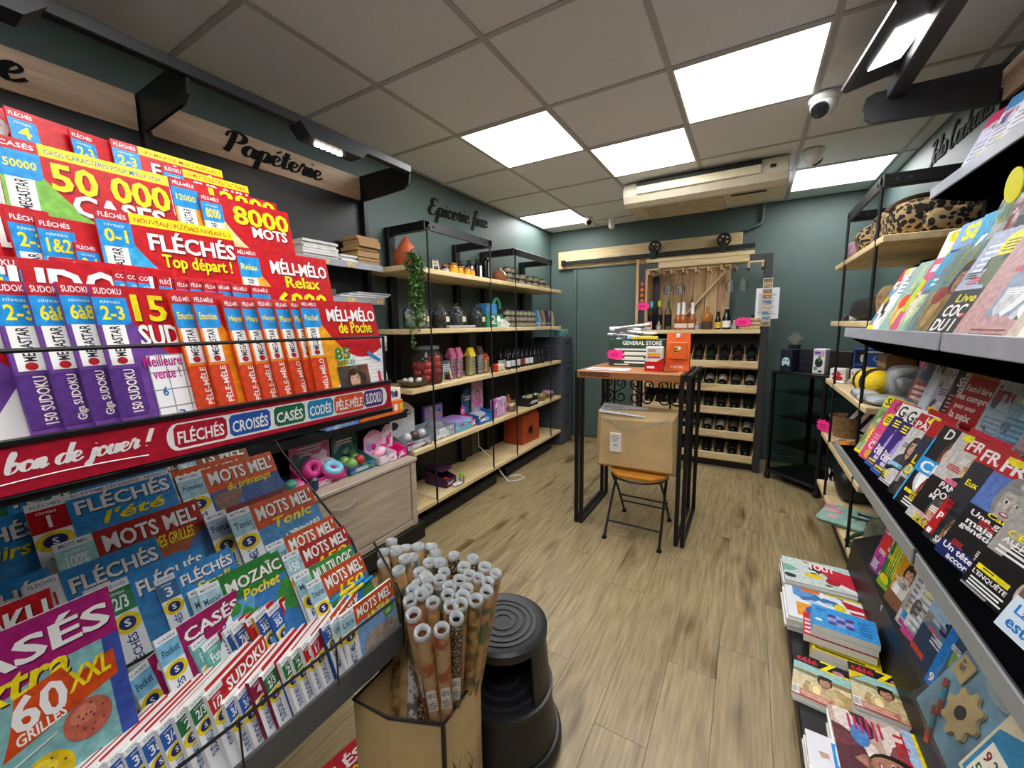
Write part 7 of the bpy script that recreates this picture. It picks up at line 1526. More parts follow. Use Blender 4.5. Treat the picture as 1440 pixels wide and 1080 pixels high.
rmag('black weekly with pale dark haired woman and yellow headline', cover([('r', 0, .84, 1, 1, dred), ('t', 'France', .06, .86, .98, .975, wht, .05), ('p', .62, .72, .18, '#17120f', '#d0a890', '#17171b', True), ('t', 'CÉLINE', .1, .50, .7, .56, yel, .06), ('t', 'AU PLUS', .1, .44, .6, .49, wht, .05), ('l', .1, .36, .7, .43, 2, wht), ('r', 0, .02, 1, .34, '#121214'), ('p', .68, .24, .15, '#14110f', '#c8b4ac', '#121214', True), ('r', .06, .17, .5, .21, yel), ('t', 'L\'ENQUÊTE', .06, .115, .52, .165, wht, .04), ('l', .08, .03, .6, .11, 3, wht)], '#a8a4a0'), 1.275, .21, .29, yaw=9, group=G1)
rmag('weekly with white and blue La vie headline and brunette woman', cover([('r', 0, .84, 1, 1, '#f0e8ec'), ('t', 'Ici', .06, .86, .5, .97, dred, .05), ('p', .6, .66, .2, '#3a261c', '#c89a84', '#4a3a40', True), ('b', 0, .2, 1, .45, ['#6a4a3a', '#4a342a', '#8a6450'], 6, 3, .2), ('r', .1, .26, .8, .33, '#c84a5a'), ('l', .14, .275, .75, .315, 1, wht, .7), ('r', 0, .0, 1, .25, '#d8e6f2'), ('t', 'La vie de la', .08, .14, .85, .21, '#1c78c8', .05), ('t', 'est un défi', .08, .04, .85, .12, '#1c78c8', .06)], '#7a5a4a'), 1.12, .21, .29, yaw=9, group=G1)
for k, (y, c, lb) in enumerate(((.96, '#20264a', 'navy weekly with white barcode at the near end of the lower press shelf'), (.82, '#8a2c4a', 'wine red weekly at the near end of the lower press shelf'), (.66, '#3a5a7a', 'slate blue weekly nearest the viewer on lower press shelf'))):
    rmag(lb, cover([('r', 0, .84, 1, 1, dred), ('p', .55, .6, .18, '#2a1c18', '#d0a48c', c, True), ('c', .08, .04, .34, .14), ('l', .06, .87, .9, .97, 1, wht, .8), ('l', .1, .2, .8, .36, 3, wht)], c), y, .21, .29, yaw=9, group=G1)
for k in range(3): rmag('pale magazine edge tucked mid lower press shelf, %s from near end' % ORD[2-k], cover([('r', 0, .8, 1, 1, ['#b8141e', '#c81c3a', '#a01420'][k]), ('l', .1, .1, .9, .7, 6, '#8a8a8e', .4, k)], '#d8d4d0'), 2.03-.32*k-.0, .2, .30, x=.475, yaw=3, group=G1)
# second row behind
G2 = 'magazines in the rear row of the lower press shelf'
L2 = dict(x=.615, z=.995, lean=16, group=G2)
rmag('pale blue science magazine in plastic wrap with red letters, rear row far end', cover([('r', 0, .55, 1, 1, '#2a5a8a'), ('l', .1, .8, .9, .92, 3, '#a8c4dc'), ('b', .1, .5, .9, .8, ['#1c3a6a', '#c87a4a', '#3a6a9a'], 6, 3, .12), ('r', 0, .2, 1, .5, '#b82c3a'), ('l', .08, .22, .9, .48, 3, '#f0e0e0', .6)], '#5a7a9a'), 2.47, .2, .28, yaw=5, wrap=True, **L2)
rmag('pale blue and white review with clouds, left of the lilac novel', cover([('t', 're', .1, .8, .5, .92, '#3a4a5a'), ('b', .1, .1, .9, .7, ['#a8c8e0', '#d8e4ec', '#88b0d0'], 8, 4, .15), ('e', .12, .95, .05, .03, yel)], '#c8d8e4'), 2.33, .17, .25, yaw=5, **L2)
rmag('lilac white literary magazine with yellow panel, rear row', cover([('t', 'Nuits', .15, .84, .95, .95, '#f6f6fa', .01), ('t', 'Vies', .3, .66, .9, .8, '#f6f6fa', .01), ('l', .2, .48, .7, .6, 3, '#5a5a66'), ('r', .1, .06, .75, .26, '#ead21e'), ('l', .16, .1, .68, .23, 3, '#7a6a1a'), ('r', .7, 0, 1, .16, '#6a7ac0')], '#b9b4cc'), 2.24, .19, .25, yaw=4, **L2)
rmag('black magazine spine with white S between lilac and red covers', cover([('t', 'S', .1, .7, .4, .85, wht), ('l', .1, .1, .3, .6, 8, '#c8808a', .5)], '#1c1a1e'), 2.12, .16, .24, yaw=6, **L2)
def philo(p):
    p.rect(0, 0, 1, 1, '#b01420'); p.rect(.0, .6, .14, .9, '#d8d6d8'); p.lines(.02, .62, .12, .88, 5, '#6a6a70', .4)
    p.text('philosophie', .16, .83, 1.25, .96, '#a8961c', .02); p.text('Faut-il faire', .2, .66, .82, .75, wht, .03); p.text('des compromis', .04, .50, 1.15, .62, wht, .04); p.text('pour avoir', .12, .38, .68, .47, wht, .03); p.text('la paix', .10, .22, .66, .36, wht, .05); p.lines(.2, .1, .6, .18, 2, '#e0a0a0', .4)
rmag('red philosophy magazine with white question about peace, rear row', philo, 2.06, .24, .25, yaw=3, **L2)
rmag('pale blue magazine with magenta letters ine, rear row', cover([('r', 0, .9, 1, 1, '#c8d4dc'), ('t', 'ine', .08, .68, .8, .88, '#b01c4a', .05), ('l', .1, .2, .9, .5, 5, '#7a94aa', .35), ('r', .1, .55, .8, .57, '#8aa8bc')], '#a8c0cc'), 1.83, .16, .24, yaw=5, **L2)
rmag('narrow blue review with white SI letters, rear row', cover([('t', 'SI', .15, .74, .7, .94, '#e8f0f4', .02), ('l', .1, .2, .9, .6, 6, '#5a8ab0', .4)], '#8ab4cc'), 1.715, .13, .235, yaw=5, **L2)
rmag('grey and red news magazine reading SA, rear row', cover([('r', 0, .62, 1, 1, '#d8d0cc'), ('t', 'PSY', .1, .82, .8, .95, '#3a3a40', .03), ('t', 'SANTÉ', .1, .66, 1.2, .79, '#a81c2c', .05), ('l', .05, .1, .8, .5, 6, '#b88a90', .4), ('p', .8, .3, .2, '#3a2a20', '#c89a84', '#5a3a34', True)], '#c0a8a8'), 1.60, .2, .24, yaw=5, **L2)
for k, (c, lb) in enumerate((('#7a8a9a', 'grey blue'), ('#8a5a4a', 'rust'), ('#5a6a5a', 'moss green'), ('#6a5a7a', 'mauve'))): rmag('%s magazine in the rear row nearer the viewer' % lb, cover([('r', 0, .8, 1, 1, '#c8c4c0'), ('l', .1, .83, .7, .95, 1, c, .8), ('b', .1, .1, .9, .7, [c, '#b8b0a8', '#4a4a50'], 6, k, .2)], c), 1.43-.2*k, .2, .26, yaw=4, **L2)
L3 = dict(x=.76, z=1.0, lean=6, group='books in the dark back row of the lower press shelf')
for k, (c, lb, y) in enumerate((('#3a7a8a', 'teal', 2.36), ('#7a3a34', 'dark red', 2.05), ('#4a4a50', 'charcoal', 1.85), ('#5a5a54', 'olive grey', 1.63), ('#4a3c34', 'dark brown', 1.42))): rmag('%s topped book standing in the shadowed back row' % lb, cover([('l', .1, .75, .8, .92, 2, '#c8c4bc'), ('b', .1, .1, .9, .6, [c, '#8a847a'], 5, k, .2)], c), y, .18, .27, yaw=3, **L3)
# ---- upper press shelf
G3 = 'magazines in the front row of the upper press shelf'
U1 = dict(x=.42, z=1.357, lean=24, group=G3)
rmag('red lettered cover with yellow bird corner, far end of upper press shelf', cover([('r', 0, .8, 1, 1, '#d8323c'), ('t', 'VOU', .1, .8, .9, .97, wht, .06), ('e', .3, .97, .18, .06, yel), ('b', 0, .05, 1, .7, ['#2a2c38', '#e8e6e0', '#c8a42c', '#4a8ac0', '#3a3a3a'], 13, 3, .16), ('e', .6, .4, .16, .1, '#e04aa0'), ('r', .3, .22, .9, .32, '#e04a8a'), ('t', 'OCT', .4, .05, .95, .17, wht, .05), ('r', 0, 0, .35, .1, yel)], '#e8dcd0'), 2.25, .2, .27, yaw=8, **U1)
rmag('white magazine with red U and yellow stripe, second on upper press shelf', cover([('t', 'U', .4, .4, .75, .58, '#d8401c', .08), ('r', .6, .7, .7, .95, yel), ('l', .1, .6, .5, .9, 5, '#6a7a9a', .4), ('b', 0, 0, 1, .35, ['#c83a34', '#2a3a5a', '#d8d0c8'], 7, 3, .14)], '#e2e2e0'), 2.16, .19, .265, yaw=8, **U1)
def green(p): p.rect(0, 0, 1, 1, '#8fb4ac'); p.text('l l', .25, .6, .5, .95, '#e0c84a', .02); p.blobs(.1, .05, .9, .5, ['#c8a05a', '#b08a4a', '#d8b878'], 8, 3, .2); p.person(.62, .62, .17, '#5a3424', '#d8a080', '#c09a50', True); p.ell(.35, .44, .15, .1, '#d8452a')
rmag('sage green magazine with brunette woman and red dot, unwrapped copy', green, 2.075, .2, .275, yaw=8, **U1)
rmag('cerise knitting magazine with white letters and lime strip', cover([('r', 0, 0, 1, 1, '#c85a7a'), ('l', .1, .82, .95, .94, 1, '#f4d8e0', .8), ('e', .4, .97, .12, .05, yel), ('l', .2, .42, .98, .6, 2, '#f0c8d4', .55), ('g', [(0, .3), (.2, .3), (.2, .7), (0, .75)], '#b8d02c'), ('b', .2, .05, .95, .4, ['#8a2c4a', '#e0a0b8', '#6a2a3a', '#f0e0e4'], 8, 3, .16)], '#c85a7a'), 1.93, .19, .27, yaw=8, **U1)
rmag('turquoise magazine with yellow initials and pale green lower half', cover([('r', 0, .55, 1, 1, '#3a9ac0'), ('t', 'ju', .3, .75, .8, .96, yel, .05), ('l', .15, .6, .7, .72, 2, '#d8f0f8'), ('b', 0, .05, 1, .5, ['#a8c898', '#c8d8b0', '#88b078', '#e8ece0'], 9, 3, .18), ('r', .3, .36, .8, .42, yel)], '#9cc0a0'), 1.845, .19, .275, yaw=8, **U1)
rmag('sage green magazine with big red sticker in clear plastic wrap', green, 1.765, .22, .285, yaw=6, wrap=True, **U1)
rmag('lavender and black magazine with yellow round sticker reading COC', cover([('r', 0, .45, 1, 1, '#a8b0c8'), ('l', .1, .62, .8, .9, 5, '#e0e4ec', .4), ('e', .55, .84, .2, .12, '#ece01e'), ('l', .42, .78, .68, .9, 4, '#4a4a2a', .4), ('r', 0, .0, 1, .45, '#1c1e20'), ('b', .3, .4, 1, .75, ['#3c3c40', '#2a2a2e', '#5a6a4a'], 6, 3, .15), ('t', 'Live', .2, .33, .6, .41, '#d8d21e', .04), ('t', 'COC', .1, .19, .55, .31, wht, .06), ('t', 'DU I', .06, .05, .5, .17, wht, .06), ('t', '1', .66, .02, .85, .26, yel, .1)], '#a8b0c8'), 1.57, .2, .29, yaw=7, **U1)
rmag('large dusty pink magazine with white shoes on blue ground', cover([('r', .3, .18, 1, .75, '#8a9ab4'), ('b', .35, .15, 1, .4, ['#e8eaec', '#c8ccd0', '#4a5a4a', '#f2f2f2'], 9, 3, .12), ('l', .25, .03, .9, .1, 2, '#8a4a44', .4), ('l', .3, .8, .9, .92, 2, '#e8d0d0', .5)], '#bf9696'), 1.40, .26, .30, yaw=5, **U1)
for k, (c, y, lb) in enumerate((('#c8b8a8', 1.16, 'beige'), ('#8aa0b8', 1.0, 'steel blue'), ('#d0a0a8', .84, 'rose'))): rmag('%s magazine on the upper press shelf near the viewer' % lb, cover([('r', 0, .82, 1, 1, dred), ('p', .5, .55, .2, '#4a3020', '#d8a888', c, True)], c), y, .2, .28, yaw=7, **U1)
G4 = 'magazines in the rear row of the upper press shelf'
U2 = dict(x=.565, z=1.505, lean=16, group=G4)
rmag('white and blue magazine with yellow 7, rear row of upper press shelf', cover([('r', 0, .0, 1, .5, '#3a5aa0'), ('t', '7', .35, .55, .6, .85, yel, .06), ('e', .35, .9, .2, .08, '#d8d01e'), ('b', .0, .1, 1, .5, ['#e8e8ec', '#5a7ac0', '#d8c84a'], 7, 3, .15)], '#dfe4ec'), 2.20, .16, .23, yaw=5, **U2)
rmag('blue health magazine with big yellow letters sa, rear row upper shelf', cover([('r', 0, .62, 1, 1, '#8ab0e0'), ('t', 'sa', .12, .72, .85, .96, '#f0e82c', .06), ('r', 0, .1, 1, .6, '#2a48a8'), ('l', .1, .2, .85, .52, 5, '#a8c0f0', .4)], '#3a5ab0'), 2.09, .19, .235, yaw=5, **U2)
rmag('turquoise magazine with yellow letters, rear row upper shelf', cover([('r', 0, .5, 1, 1, '#4aa8d0'), ('t', 'ju', .25, .72, .9, .97, '#ece02a', .06), ('l', .1, .4, .8, .65, 4, '#d0ecf4', .45), ('r', 0, 0, 1, .35, '#7ab088')], '#4aa0c0'), 1.93, .18, .235, yaw=5, **U2)
rmag('green and white wrapped seed magazine behind the turquoise one', cover([('r', 0, .7, 1, 1, '#9ab89a'), ('r', .35, .5, .75, .95, '#b82c34'), ('l', .05, .1, .95, .45, 4, '#6a7a7a', .4)], '#dfe2dc'), 1.83, .19, .26, yaw=5, wrap=True, **U2)
rmag('grey wrapped catalogue with white sheet and number nine', cover([('t', '9', .1, .42, .3, .6, wht, .04), ('r', .4, .2, .95, .6, '#f4f4f6'), ('r', 0, .72, 1, 1, '#c8ccd0'), ('l', .1, .75, .9, .95, 3, '#8a9098', .4), ('r', 0, 0, 1, .15, '#a8445a')], '#6a7078'), 1.70, .2, .25, yaw=5, wrap=True, **U2)
rmag('crimson cooking magazine reading Cuisine Actu, rear row upper shelf', cover([('r', 0, .55, 1, 1, '#b02c4a'), ('t', 'Cuisine', .08, .78, 1.1, .93, wht, .05), ('t', 'Actu', .1, .58, .8, .74, wht, .05), ('g', [(.8, 1), (1, 1), (1, .85)], '#d84a3a'), ('b', 0, 0, 1, .5, ['#e8e4e0', '#8a8a84', '#c8a888'], 9, 3, .18)], '#c8a8b0'), 1.60, .2, .25, yaw=5, **U2)
rmag('pale magazine with round yellow badge above it, rear row upper shelf', cover([('l', .1, .55, .9, .8, 4, '#8a8a94', .35), ('r', .1, .44, .9, .52, '#d8d24a'), ('l', .1, .82, .9, .95, 2, '#5a5a64', .5)], '#dcd8e0'), 1.63, .2, .31, x=.61, z=1.505, lean=14, yaw=4, group=G4)
o = tag(MB().lathe([(.0, 0), (.045, 0), (.045, .003), (0, .003)], 22, T=wallmat('R', .585, 1.655, 1.752)).build('round_badge', mat('badge_yellow', '#e2dc1c', .5, var=.02)), 'round yellow cardboard badge above the rear magazines', 'badge')
for k in range(4): rmag('clear wrapped dark magazine under the top shelf, %s from the leopard bags' % ORD[k], cover([('l', .1, .5, .9, .9, 5, '#8a8e94', .4, k), ('b', 0, 0, 1, .5, ['#3a3a40', '#6a6a70', '#8a4a3a'], 6, k, .2)], ['#55585e', '#74706c', '#6a4a3c', '#80848a'][k]), 2.12-.2*k, .2, .26, x=.66, z=1.48, lean=10, yaw=6, wrap=True, group=G4)
# ---- top press shelf
G5 = 'comics and magazines on the top press shelf'
tops_ = [('#cfd2e6', '#c83a6a'), ('#d8d4e0', '#4a8ac0'), ('#e0dce4', '#8a3a8a'), ('#c8d0e0', '#d0a01c'), ('#e4e0e8', '#5a5aa8'), ('#d4d8e4', '#c84a2c'), ('#c8c8d8', '#3a9a8a'), ('#dcd8e8', '#b02c5a')]
for k, (c, a) in enumerate(tops_):
    y = 2.40-.15*k
    rmag('pale comic with %s top on the high press shelf, %s from its far end' % (['crimson', 'blue', 'violet', 'golden', 'indigo', 'orange red', 'teal', 'ruby'][k], ORD[k]), cover([('r', 0, .8, 1, 1, a), ('e', .7, .86, .2, .1, '#f0c81c'), ('e', .7, .86, .1, .05, '#c83a1c'), ('b', 0, .1, 1, .75, [c, a, '#8a94b0', '#f2f0f4', '#5a6aa0'], 12, k, .14), ('l', .1, .1, .9, .6, 7, '#8a8ea8', .3, k)], c), y, .19, .26, x=.67, z=1.945, lean=22, yaw=10, group=G5)
# ---- base row leaning on the sloped riser
G6 = 'magazines on the low ledge of the press gondola'
B1 = dict(x=.50, z=.342, lean=14, group=G6)
rmag('multicoloured children magazine with red and green panels, far end of low ledge', cover([('b', 0, 0, 1, 1, ['#d8342c', '#e8c01e', '#3a6ac0', '#c83a9a', '#c8ccd0'], 16, 3, .2), ('r', .05, .35, .4, .62, '#d8342c'), ('l', .05, .05, .3, .2, 4, '#e8e8e8')], '#8a3a8a'), 2.20, .2, .28, yaw=8, **B1)
rmag('bright green magazine with yellow letters beside the multicoloured one', cover([('r', 0, 0, 1, 1, '#2a7a3a'), ('r', .62, 0, 1, 1, '#6a88c8'), ('t', 'VIVRE', .1, .2, .5, .9, '#e0d82a', .04), ('e', .2, .12, .18, .07, '#e8d41c'), ('r', 0, 0, 1, .08, '#8ab02c')], '#2a7a3a'), 2.08, .19, .28, yaw=8, **B1)
rmag('magazine with two dark haired women on mustard ground', cover([('r', 0, .72, 1, 1, '#f2f0f0'), ('t', 'rêves', .35, .74, .98, .88, '#8a1c5a', .04), ('t', 'K', .5, .9, .7, .99, '#b81c2c', .05), ('r', 0, .0, 1, .72, '#c8901c'), ('p', .35, .52, .13, '#2a1c18', '#c89478', '#e0dcd8', True), ('p', .75, .46, .12, '#241a18', '#b8866c', '#141416', True), ('r', .0, 0, .5, .18, '#8a5a3c')], '#c8901c'), 1.965, .21, .28, yaw=8, **B1)
rmag('grey and white text heavy magazine with blue box', cover([('r', .1, .1, .35, .2, '#3a8ac8'), ('l', .1, .25, .9, .92, 9, '#7a8090', .45), ('r', .1, .02, .5, .08, '#b83a7a')], '#c8cacc'), 1.83, .17, .28, yaw=10, **B1)
rmag('white magazine with lime green corner tag', cover([('r', .5, .75, .9, .9, '#4ad02a'), ('l', .1, .1, .9, .7, 8, '#9aa0a8', .4), ('r', 0, 0, .5, .1, '#c84a8a')], '#d8dcdc'), 1.77, .17, .29, yaw=10, **B1)
rmag('orange magazine with white lettering behind the number thirty', cover([('l', .15, .6, .8, .9, 3, '#f0d0a0', .5), ('b', .3, 0, 1, .5, ['#c8581c', '#a84a18'], 4, 3, .2)], '#d8681e'), 1.70, .2, .31, x=.53, z=.35, lean=13, yaw=6, group=G6)
rmag('slate blue magazine with dark number 30', cover([('r', 0, .6, 1, 1, '#9cc0dc'), ('t', '30', .3, .5, .95, .78, '#2a2048', .06), ('r', 0, 0, 1, .42, '#2a3c54'), ('l', .3, .32, .95, .46, 3, '#c8d0d8', .5), ('r', .0, .05, .35, .12, '#c8401c'), ('r', 0, .82, .2, .92, '#d87a2c')], '#5a7a9a'), 1.68, .2, .25, yaw=7, **B1)
rmag('blue edged garden magazine with yellow number 21', cover([('r', 0, 0, .18, 1, '#1c7ac8'), ('t', '9', .02, .04, .16, .14, wht), ('t', '21', .3, .55, .9, .8, '#e8e01e', .06), ('t', 'idées', .3, .45, .8, .53, '#e8e01e'), ('b', .2, .05, 1, .5, ['#5a8a3a', '#3a6a2a', '#7aa04a'], 8, 3, .2), ('r', .3, .2, .8, .28, '#c83a6a'), ('t', 'J', .6, .82, .85, .98, '#2a8ad0', .08)], '#2a4a6a'), 1.545, .2, .28, yaw=8, **B1)
rmag('wildlife magazine with orange fur and blue round badge', cover([('r', 0, .8, 1, 1, '#e8e6e2'), ('t', 'J', .2, .8, .5, .98, '#2a8ad0', .08), ('b', 0, .1, 1, .8, ['#b88a5a', '#c8a070', '#a87a50', '#8a6a50'], 12, 3, .2), ('e', .45, .62, .22, .15, '#4aa4d8'), ('l', .3, .56, .6, .68, 3, '#d8ecf6', .5), ('b', .5, .3, 1, .7, ['#5a9ac8', '#7ab0d8'], 5, 6, .18)], '#b88a5a'), 1.43, .21, .30, yaw=7, **B1)
rmag('blue photo magazine with brown bear head, low ledge', cover([('r', 0, .4, 1, 1, '#4a8ac0'), ('e', .5, .5, .3, .2, '#5a3a2c'), ('e', .45, .46, .14, .1, '#8a6450'), ('r', 0, 0, 1, .3, '#c8c4c0'), ('l', .1, .05, .9, .25, 3, '#6a6a6e', .4), ('r', .3, .3, .5, .38, '#b81c2c')], '#4a8ac0'), 1.27, .21, .29, yaw=7, **B1)
rmag('white and red discount magazine with grey photographs, low ledge', cover([('t', 'OFF', .2, .6, .9, .85, '#b81c2c', .08), ('b', 0, .2, 1, .6, ['#c8c0a0', '#5a5a54', '#d8d0c8', '#8a8a6a'], 9, 3, .15)], '#e0dcd6'), 1.12, .22, .30, yaw=6, **B1)
for k, (c, lb, y) in enumerate((('#3a5a8a', 'dark blue', .93), ('#8a4a3a', 'brick red', .75))): rmag('%s magazine at the near end of the low ledge' % lb, cover([('l', .1, .8, .9, .95, 1, wht, .8), ('b', 0, .1, 1, .7, [c, '#c8b8a0', '#5a6a5a'], 8, k, .2)], c), y, .2, .28, yaw=7, **B1)
# wrapped toy bag standing in front
tb_ = thing('toy_bag', 'clear plastic bag with wooden star cog and striped pencils hanging at low ledge', 'toy bag', (0, 0, 0))
U, V, N = frame(PI, math.radians(24)); MW = mw_from(U, V, N, Vector((.440, 1.39, .385))) @ Matrix.Scale(.8, 4)
b = MB(); rn = random.Random(2); n = 9
vs = [(.30*i/n, .30*j/n, .012+.012*math.sin(PI*i/n)*math.sin(PI*j/n)+.008*rn.random()) for j in range(n+1) for i in range(n+1)]
b.add(vs, [(j*(n+1)+i, j*(n+1)+i+1, (j+1)*(n+1)+i+1, (j+1)*(n+1)+i) for j in range(n) for i in range(n)], 0, True); b.build('plastic', glass('crinkle_wrap', '#f6f8f9', .22, .08, .03), tb_, mw=MW, recalc=False)
MB().box(0, .30, 0, .30, -.003, 0).build('back_card', mat('toy_card_blue', '#7aa4b8', .5, var=.3, scale=9), tb_, mw=MW)
b = MB(); P = [((.075 if k % 4 in (0, 1) else .058)*math.cos(2*PI*k/32), (.075 if k % 4 in (0, 1) else .058)*math.sin(2*PI*k/32)) for k in range(32)]
b.prism([(x+.17, y+.13) for x, y in P], .003, .012); b.build('wooden_cog', mat('ply', '#d0b47c', .6, var=.08), tb_, mw=MW)
MB().lathe([(.02, .012), (.02, .016), (0, .018)], 16, c=(.17, .13, 0)).build('cog_hub', M_char, tb_, mw=MW)
MB().box(.02, .09, .17, .24, .003, .008, b=.002).build('picture_tile', mat('ply', '#d0b47c', .6), tb_, mw=MW)
p = Pr(.06, .06); p.blobs(.1, .1, .9, .9, ['#6a4a34', '#d8a888', '#8a6a50'], 6, 3, .2); p.build('picture', tb_, mw=MW @ Matrix.Translation((.025, .175, .0082)))
for k, (x, y) in enumerate(((.04, .14), (.085, .06))): MB().tube([(x, y, .008), (x+.075, y-.085, .008)], .007, 8).build('pencil', mat('pencil_red', '#a8402c', .4), tb_, mw=MW); MB().tube([(x+.02, y-.0227, .008), (x+.045, y-.051, .008)], .0075, 8).build('pencil_band', mat('pencil_teal', '#4aa0b8', .4), tb_, mw=MW)
P = [(.20+.085*math.cos(2*PI*k/24), .285+.055*math.sin(2*PI*k/24)) for k in range(24)]
MB().prism(P, .004, .008).build('hanger_card', mat('hanger_sage', '#a8bab8', .5, var=.06), tb_, mw=MW)
MB().tube([(.16+.05*math.cos(a), .285+.03*math.sin(a), .009) for a in [PI*.2+PI*k/8 for k in range(9)]], .003, 5).build('hanger_slot', M_char, tb_, mw=MW)
gb_ = thing('game_blister', 'cream and blue boxed number game at the front of the low ledge', 'game', (0, 0, 0))
MW = mw_from(*frame(PI, math.radians(22)), Vector((.425, 1.12, .465))); MB().box(0, .26, 0, .26, -.02, 0, b=.006).build('box', mat('game_cream', '#d8cfae', .5, var=.06), gb_, mw=MW)
p = Pr(.26, .26); p.poly([(.05, .05), (.6, .05), (.75, .5), (.6, .8), (.05, .5)], '#3a86b0'); p.poly([(.5, .6), (.95, .5), (.95, .95), (.5, .95)], '#d0a83c'); [p.text('%d' % (k % 10), .55+.07*(k % 5), .62+.08*(k//5), .59+.07*(k % 5), .68+.08*(k//5), '#7a2c2c', .03) for k in range(15)]
p.rect(.1, .08, .5, .4, '#e8e4d4'); [p.text(c, .13+.09*(k % 4), .12+.13*(k//4), .19+.09*(k % 4), .21+.13*(k//4), ['#3a6a4a', '#8a3a3a', '#4a4a5a'][k % 3], .03) for k, c in enumerate('50389205')]; p.ell(.85, .3, .12, .12, '#c84a9a'); p.build('print', gb_, mw=MW)
# ---- flat piles on the base tray
def pile(label, fn, x, y, z0, w, h, n, t, rot=0, spine='#d8d6d2', group=None, seed=0, cat='magazine', cov='#e6e4e0', jit=.006):
    rn = random.Random(seed)
    for k in range(n):
        M = Matrix.Translation((x+rn.uniform(-jit, jit), y+rn.uniform(-jit, jit), z0+t*(k+1))) @ Matrix.Rotation(rot+rn.uniform(-.02, .02), 4, 'Z')
        if k == n-1: magazine(label+', topmost of its pile', fn, w, h, M, t-.0006, spine, cov, group, cat)
        else: magazine(label+', %s below the top' % ORD[n-2-k], (lambda p: None), w, h, M, t-.0006, spine, cov, group, cat)
def comic(p): p.rect(0, 0, 1, 1, '#c8d4d0'); p.blobs(0, .1, 1, .75, ['#2c3430', '#e2e4e0', '#5a9a8a', '#7ab0a0', '#3a3a3c', '#8a8f8c'], 16, 2, .16); p.poly([(.3, .95), (1, .72), (1, .1), (.8, .2), (.55, .6)], '#c8283c'); p.poly([(.62, .42), (1, .12), (1, .0), (.8, .1)], '#e8e4e4'); p.text('TOUT', .38, .66, .75, .9, '#f2f0f0', .06); p.ell(.42, .38, .13, .09, '#e8d01c'); p.ell(.68, .3, .1, .12, '#b81c2c'); p.rect(.7, .8, .95, .95, '#bcd8d4')
pile('busy green and red comic magazine by the gift shelf end', comic, .205, 2.20, .12, .28, .225, 6, .011, 0, '#3a3c3e', 'pile of green and red comics', 1)
def news(p): p.rect(0, 0, 1, 1, '#e0e4ea'); p.blobs(.1, .3, .8, 1, ['#3a70b0', '#5a94c8', '#a8c8e0', '#e8eef2'], 14, 3, .14); p.rect(.22, .9, .45, 1, '#e0701c'); p.rect(.12, .1, .3, .5, '#e8982c'); p.poly([(.7, .9), (1, .8), (1, .1), (.85, .2)], '#b81c2c'); p.lines(.72, .3, .96, .75, 3, '#f0e4e4', .5); p.ell(.66, .62, .07, .12, '#e0d01c'); p.rect(.5, .95, .95, 1, '#e0cc1c'); p.ell(.5, .3, .28, .22, '#2a5ca8'); p.text('700', .4, .2, .7, .36, '#f0f2f6', .05)
pile('blue white and red television weekly beside the thick puzzle books', news, .195, 1.91, .12, .29, .235, 6, .011, 0, '#d4d8dc', 'pile of blue and red weeklies', 2)
def codes(p): p.rect(0, 0, 1, 1, '#3a98dc'); [p.rect(.25+.14*i, .25+.16*j, .37+.14*i, .38+.16*j, '#5a3a8a' if (i+j) % 2 == 0 else '#a898d0') for i in range(3) for j in range(3)]; p.lines(.72, .15, .95, .8, 5, '#2a70b8', .6); p.ell(.1, .3, .06, .05, wht); p.lines(.05, .75, .3, .9, 2, '#2468b0', .6)
pile('yellow covered thick puzzle paperback under the blue one', (lambda p: (p.rect(0, 0, 1, 1, '#ead41c'), p.lines(.05, .05, .8, .2, 1, '#6a5a1a'))), .265, 1.775, .12, .20, .15, 2, .024, -.1, '#e0dcd4', 'thick yellow paperbacks', 3, 'book', '#ead41c')
pile('red covered puzzle book between yellow and blue ones', (lambda p: (p.rect(0, 0, 1, 1, '#c81c34'), p.rect(.1, .5, .3, .9, '#5aa03a'), p.lines(.02, .1, .2, .8, 4, '#f0d0d0'))), .245, 1.805, .172, .215, .15, 2, .014, -.08, '#d8d0cc', 'red puzzle books', 4, 'book', '#c81c34')
pile('sky blue thick codeword paperback with purple squares', codes, .262, 1.80, .202, .195, .14, 2, .024, -.1, '#3a98dc', 'thick blue codeword paperbacks', 5, 'book', '#3a98dc')
for k in range(5): magazine('thick white edged paperback standing beside the blue pile, %s from the riser' % ORD[k], (lambda p: p.rect(0, 0, 1, 1, '#d8dcd8')), .14, .20, mw_from(Vector((.25, -.97, 0)), Vector((0, .05, 1)), Vector((-.97, -.25, 0)), Vector((.545-.0155*k, 1.93, .122))), .014, '#d0d0ce', '#dcdedc', 'upright white paperbacks', 'book')
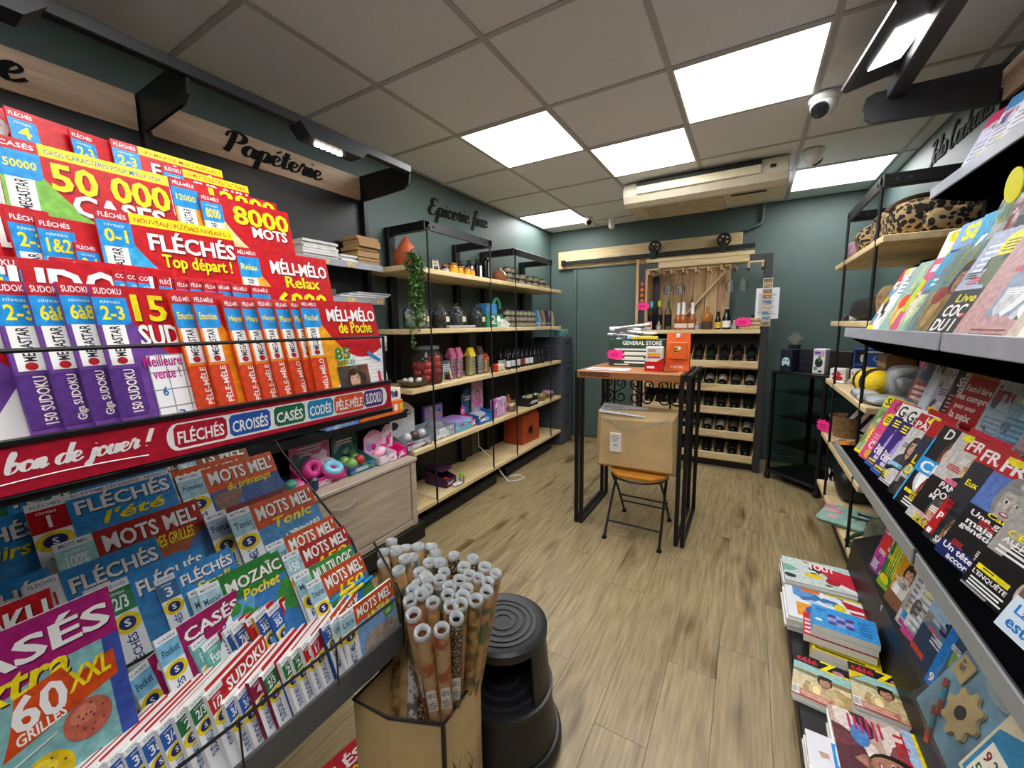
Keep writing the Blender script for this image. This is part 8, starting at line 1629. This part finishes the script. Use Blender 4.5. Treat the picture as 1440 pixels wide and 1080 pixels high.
def telez(p):
    p.rect(0, 0, 1, 1, '#d8c8a0'); p.rect(0, .52, 1, .78, '#9cc8c4'); p.poly([(0, .55), (1, .48), (1, .60), (.55, .58), (.3, .62), (0, .60)], '#8a7a4a'); p.blobs(0, .05, 1, .5, ['#d8c48e', '#c8b07a', '#e2d4a8', '#b89a64'], 10, 2, .18)
    p.rect(0, .78, 1, 1, '#17171a'); p.text('télé', .04, .82, .42, .95, '#d81c3a', .05); p.text('Z', .46, .76, .74, 1.0, Y_, .10); p.rect(.75, .78, 1, .82, Y_); p.ell(.78, .84, .1, .045, '#c87a94')
    p.ell(.55, .22, .26, .22, '#d2bc8c'); p.poly([(.45, .34), (.68, .34), (.62, .08), (.52, .08)], '#5a1c24'); p.person(.55, .50, .115, '#241c18', '#b98a68', '#cbb686'); p.poly([(.5, .33), (.56, .33), (.53, .2)], '#c89a78'); p.ell(.55, .595, .13, .035, '#241c18')
    p.barcode(.02, .02, .14, .2); p.rect(.14, .03, .7, .16, '#c87a64'); p.lines(.16, .04, .68, .15, 3, '#e8c8b8', .4); p.rect(0, 0, 1, .02, '#c83a44')
pile('television weekly with bearded man in desert, thinner pile', telez, .192, 1.545, .12, .165, .215, 2, .012, -.12, '#d8d4cc', 'thin pile of television weeklies', 7)
pile('television weekly with bearded man and yellow corner, taller pile', (lambda p: (telez(p), p.poly([(0, .78), (.3, .78), (0, .58)], '#ecc81c'))), .350, 1.525, .12, .160, .205, 8, .0095, -.10, '#8a8684', 'tall pile of television weeklies', 8)
def tvmag(p): p.rect(0, 0, 1, 1, '#c8a898'); p.blobs(0, .05, .8, .85, ['#d8b8a8', '#8a4a4a', '#3a2a34', '#e8d8d0', '#5a6a9a', '#b88a78'], 16, 4, .18); p.rect(0, .9, 1, 1, Y_); p.rect(.0, .78, .6, .9, '#a8c4e4'); p.text('TÉLÉ', .06, .68, .52, .82, '#c81c34', .06); p.rect(.5, .1, .8, .25, '#c81c2c'); p.person(.6, .6, .16, '#1c1614', '#b07a64', '#5a2c34'); p.ell(.3, .3, .14, .1, '#4a86c8'); p.text('2', .68, .3, .82, .48, '#2a6ac8', .06); p.lines(.05, .2, .3, .6, 6, '#b82c5a', .45)
pile('loud television magazine with red letters turned sideways, front pile', tvmag, .275, 1.485, .12, .27, .215, 7, .0105, -PI/2, '#d8d4d0', 'pile of loud television magazines', 9)
def sand(p): p.rect(0, 0, 1, 1, '#e4e4ea'); p.rect(0, .72, 1, 1, '#2a3aa0'); p.text('ENCORE PLUS', .04, .76, .9, .95, wht, .04); p.rect(.05, .3, .35, .7, '#2a8ad0'); p.lines(.08, .34, .32, .66, 5, '#d8ecf8', .45); p.person(.62, .45, .16, '#3a2420', '#d8a08a', '#e8dcd8', True); p.blobs(.2, 0, 1, .25, ['#d8d0d0', '#c89a8a', '#e8e8ee'], 6, 3, .15)
pile('pale magazine with navy masthead turned sideways at the tray edge', sand, .205, 1.37, .12, .30, .20, 6, .0105, -PI/2, '#e0e0e4', 'pile of navy topped magazines', 10)
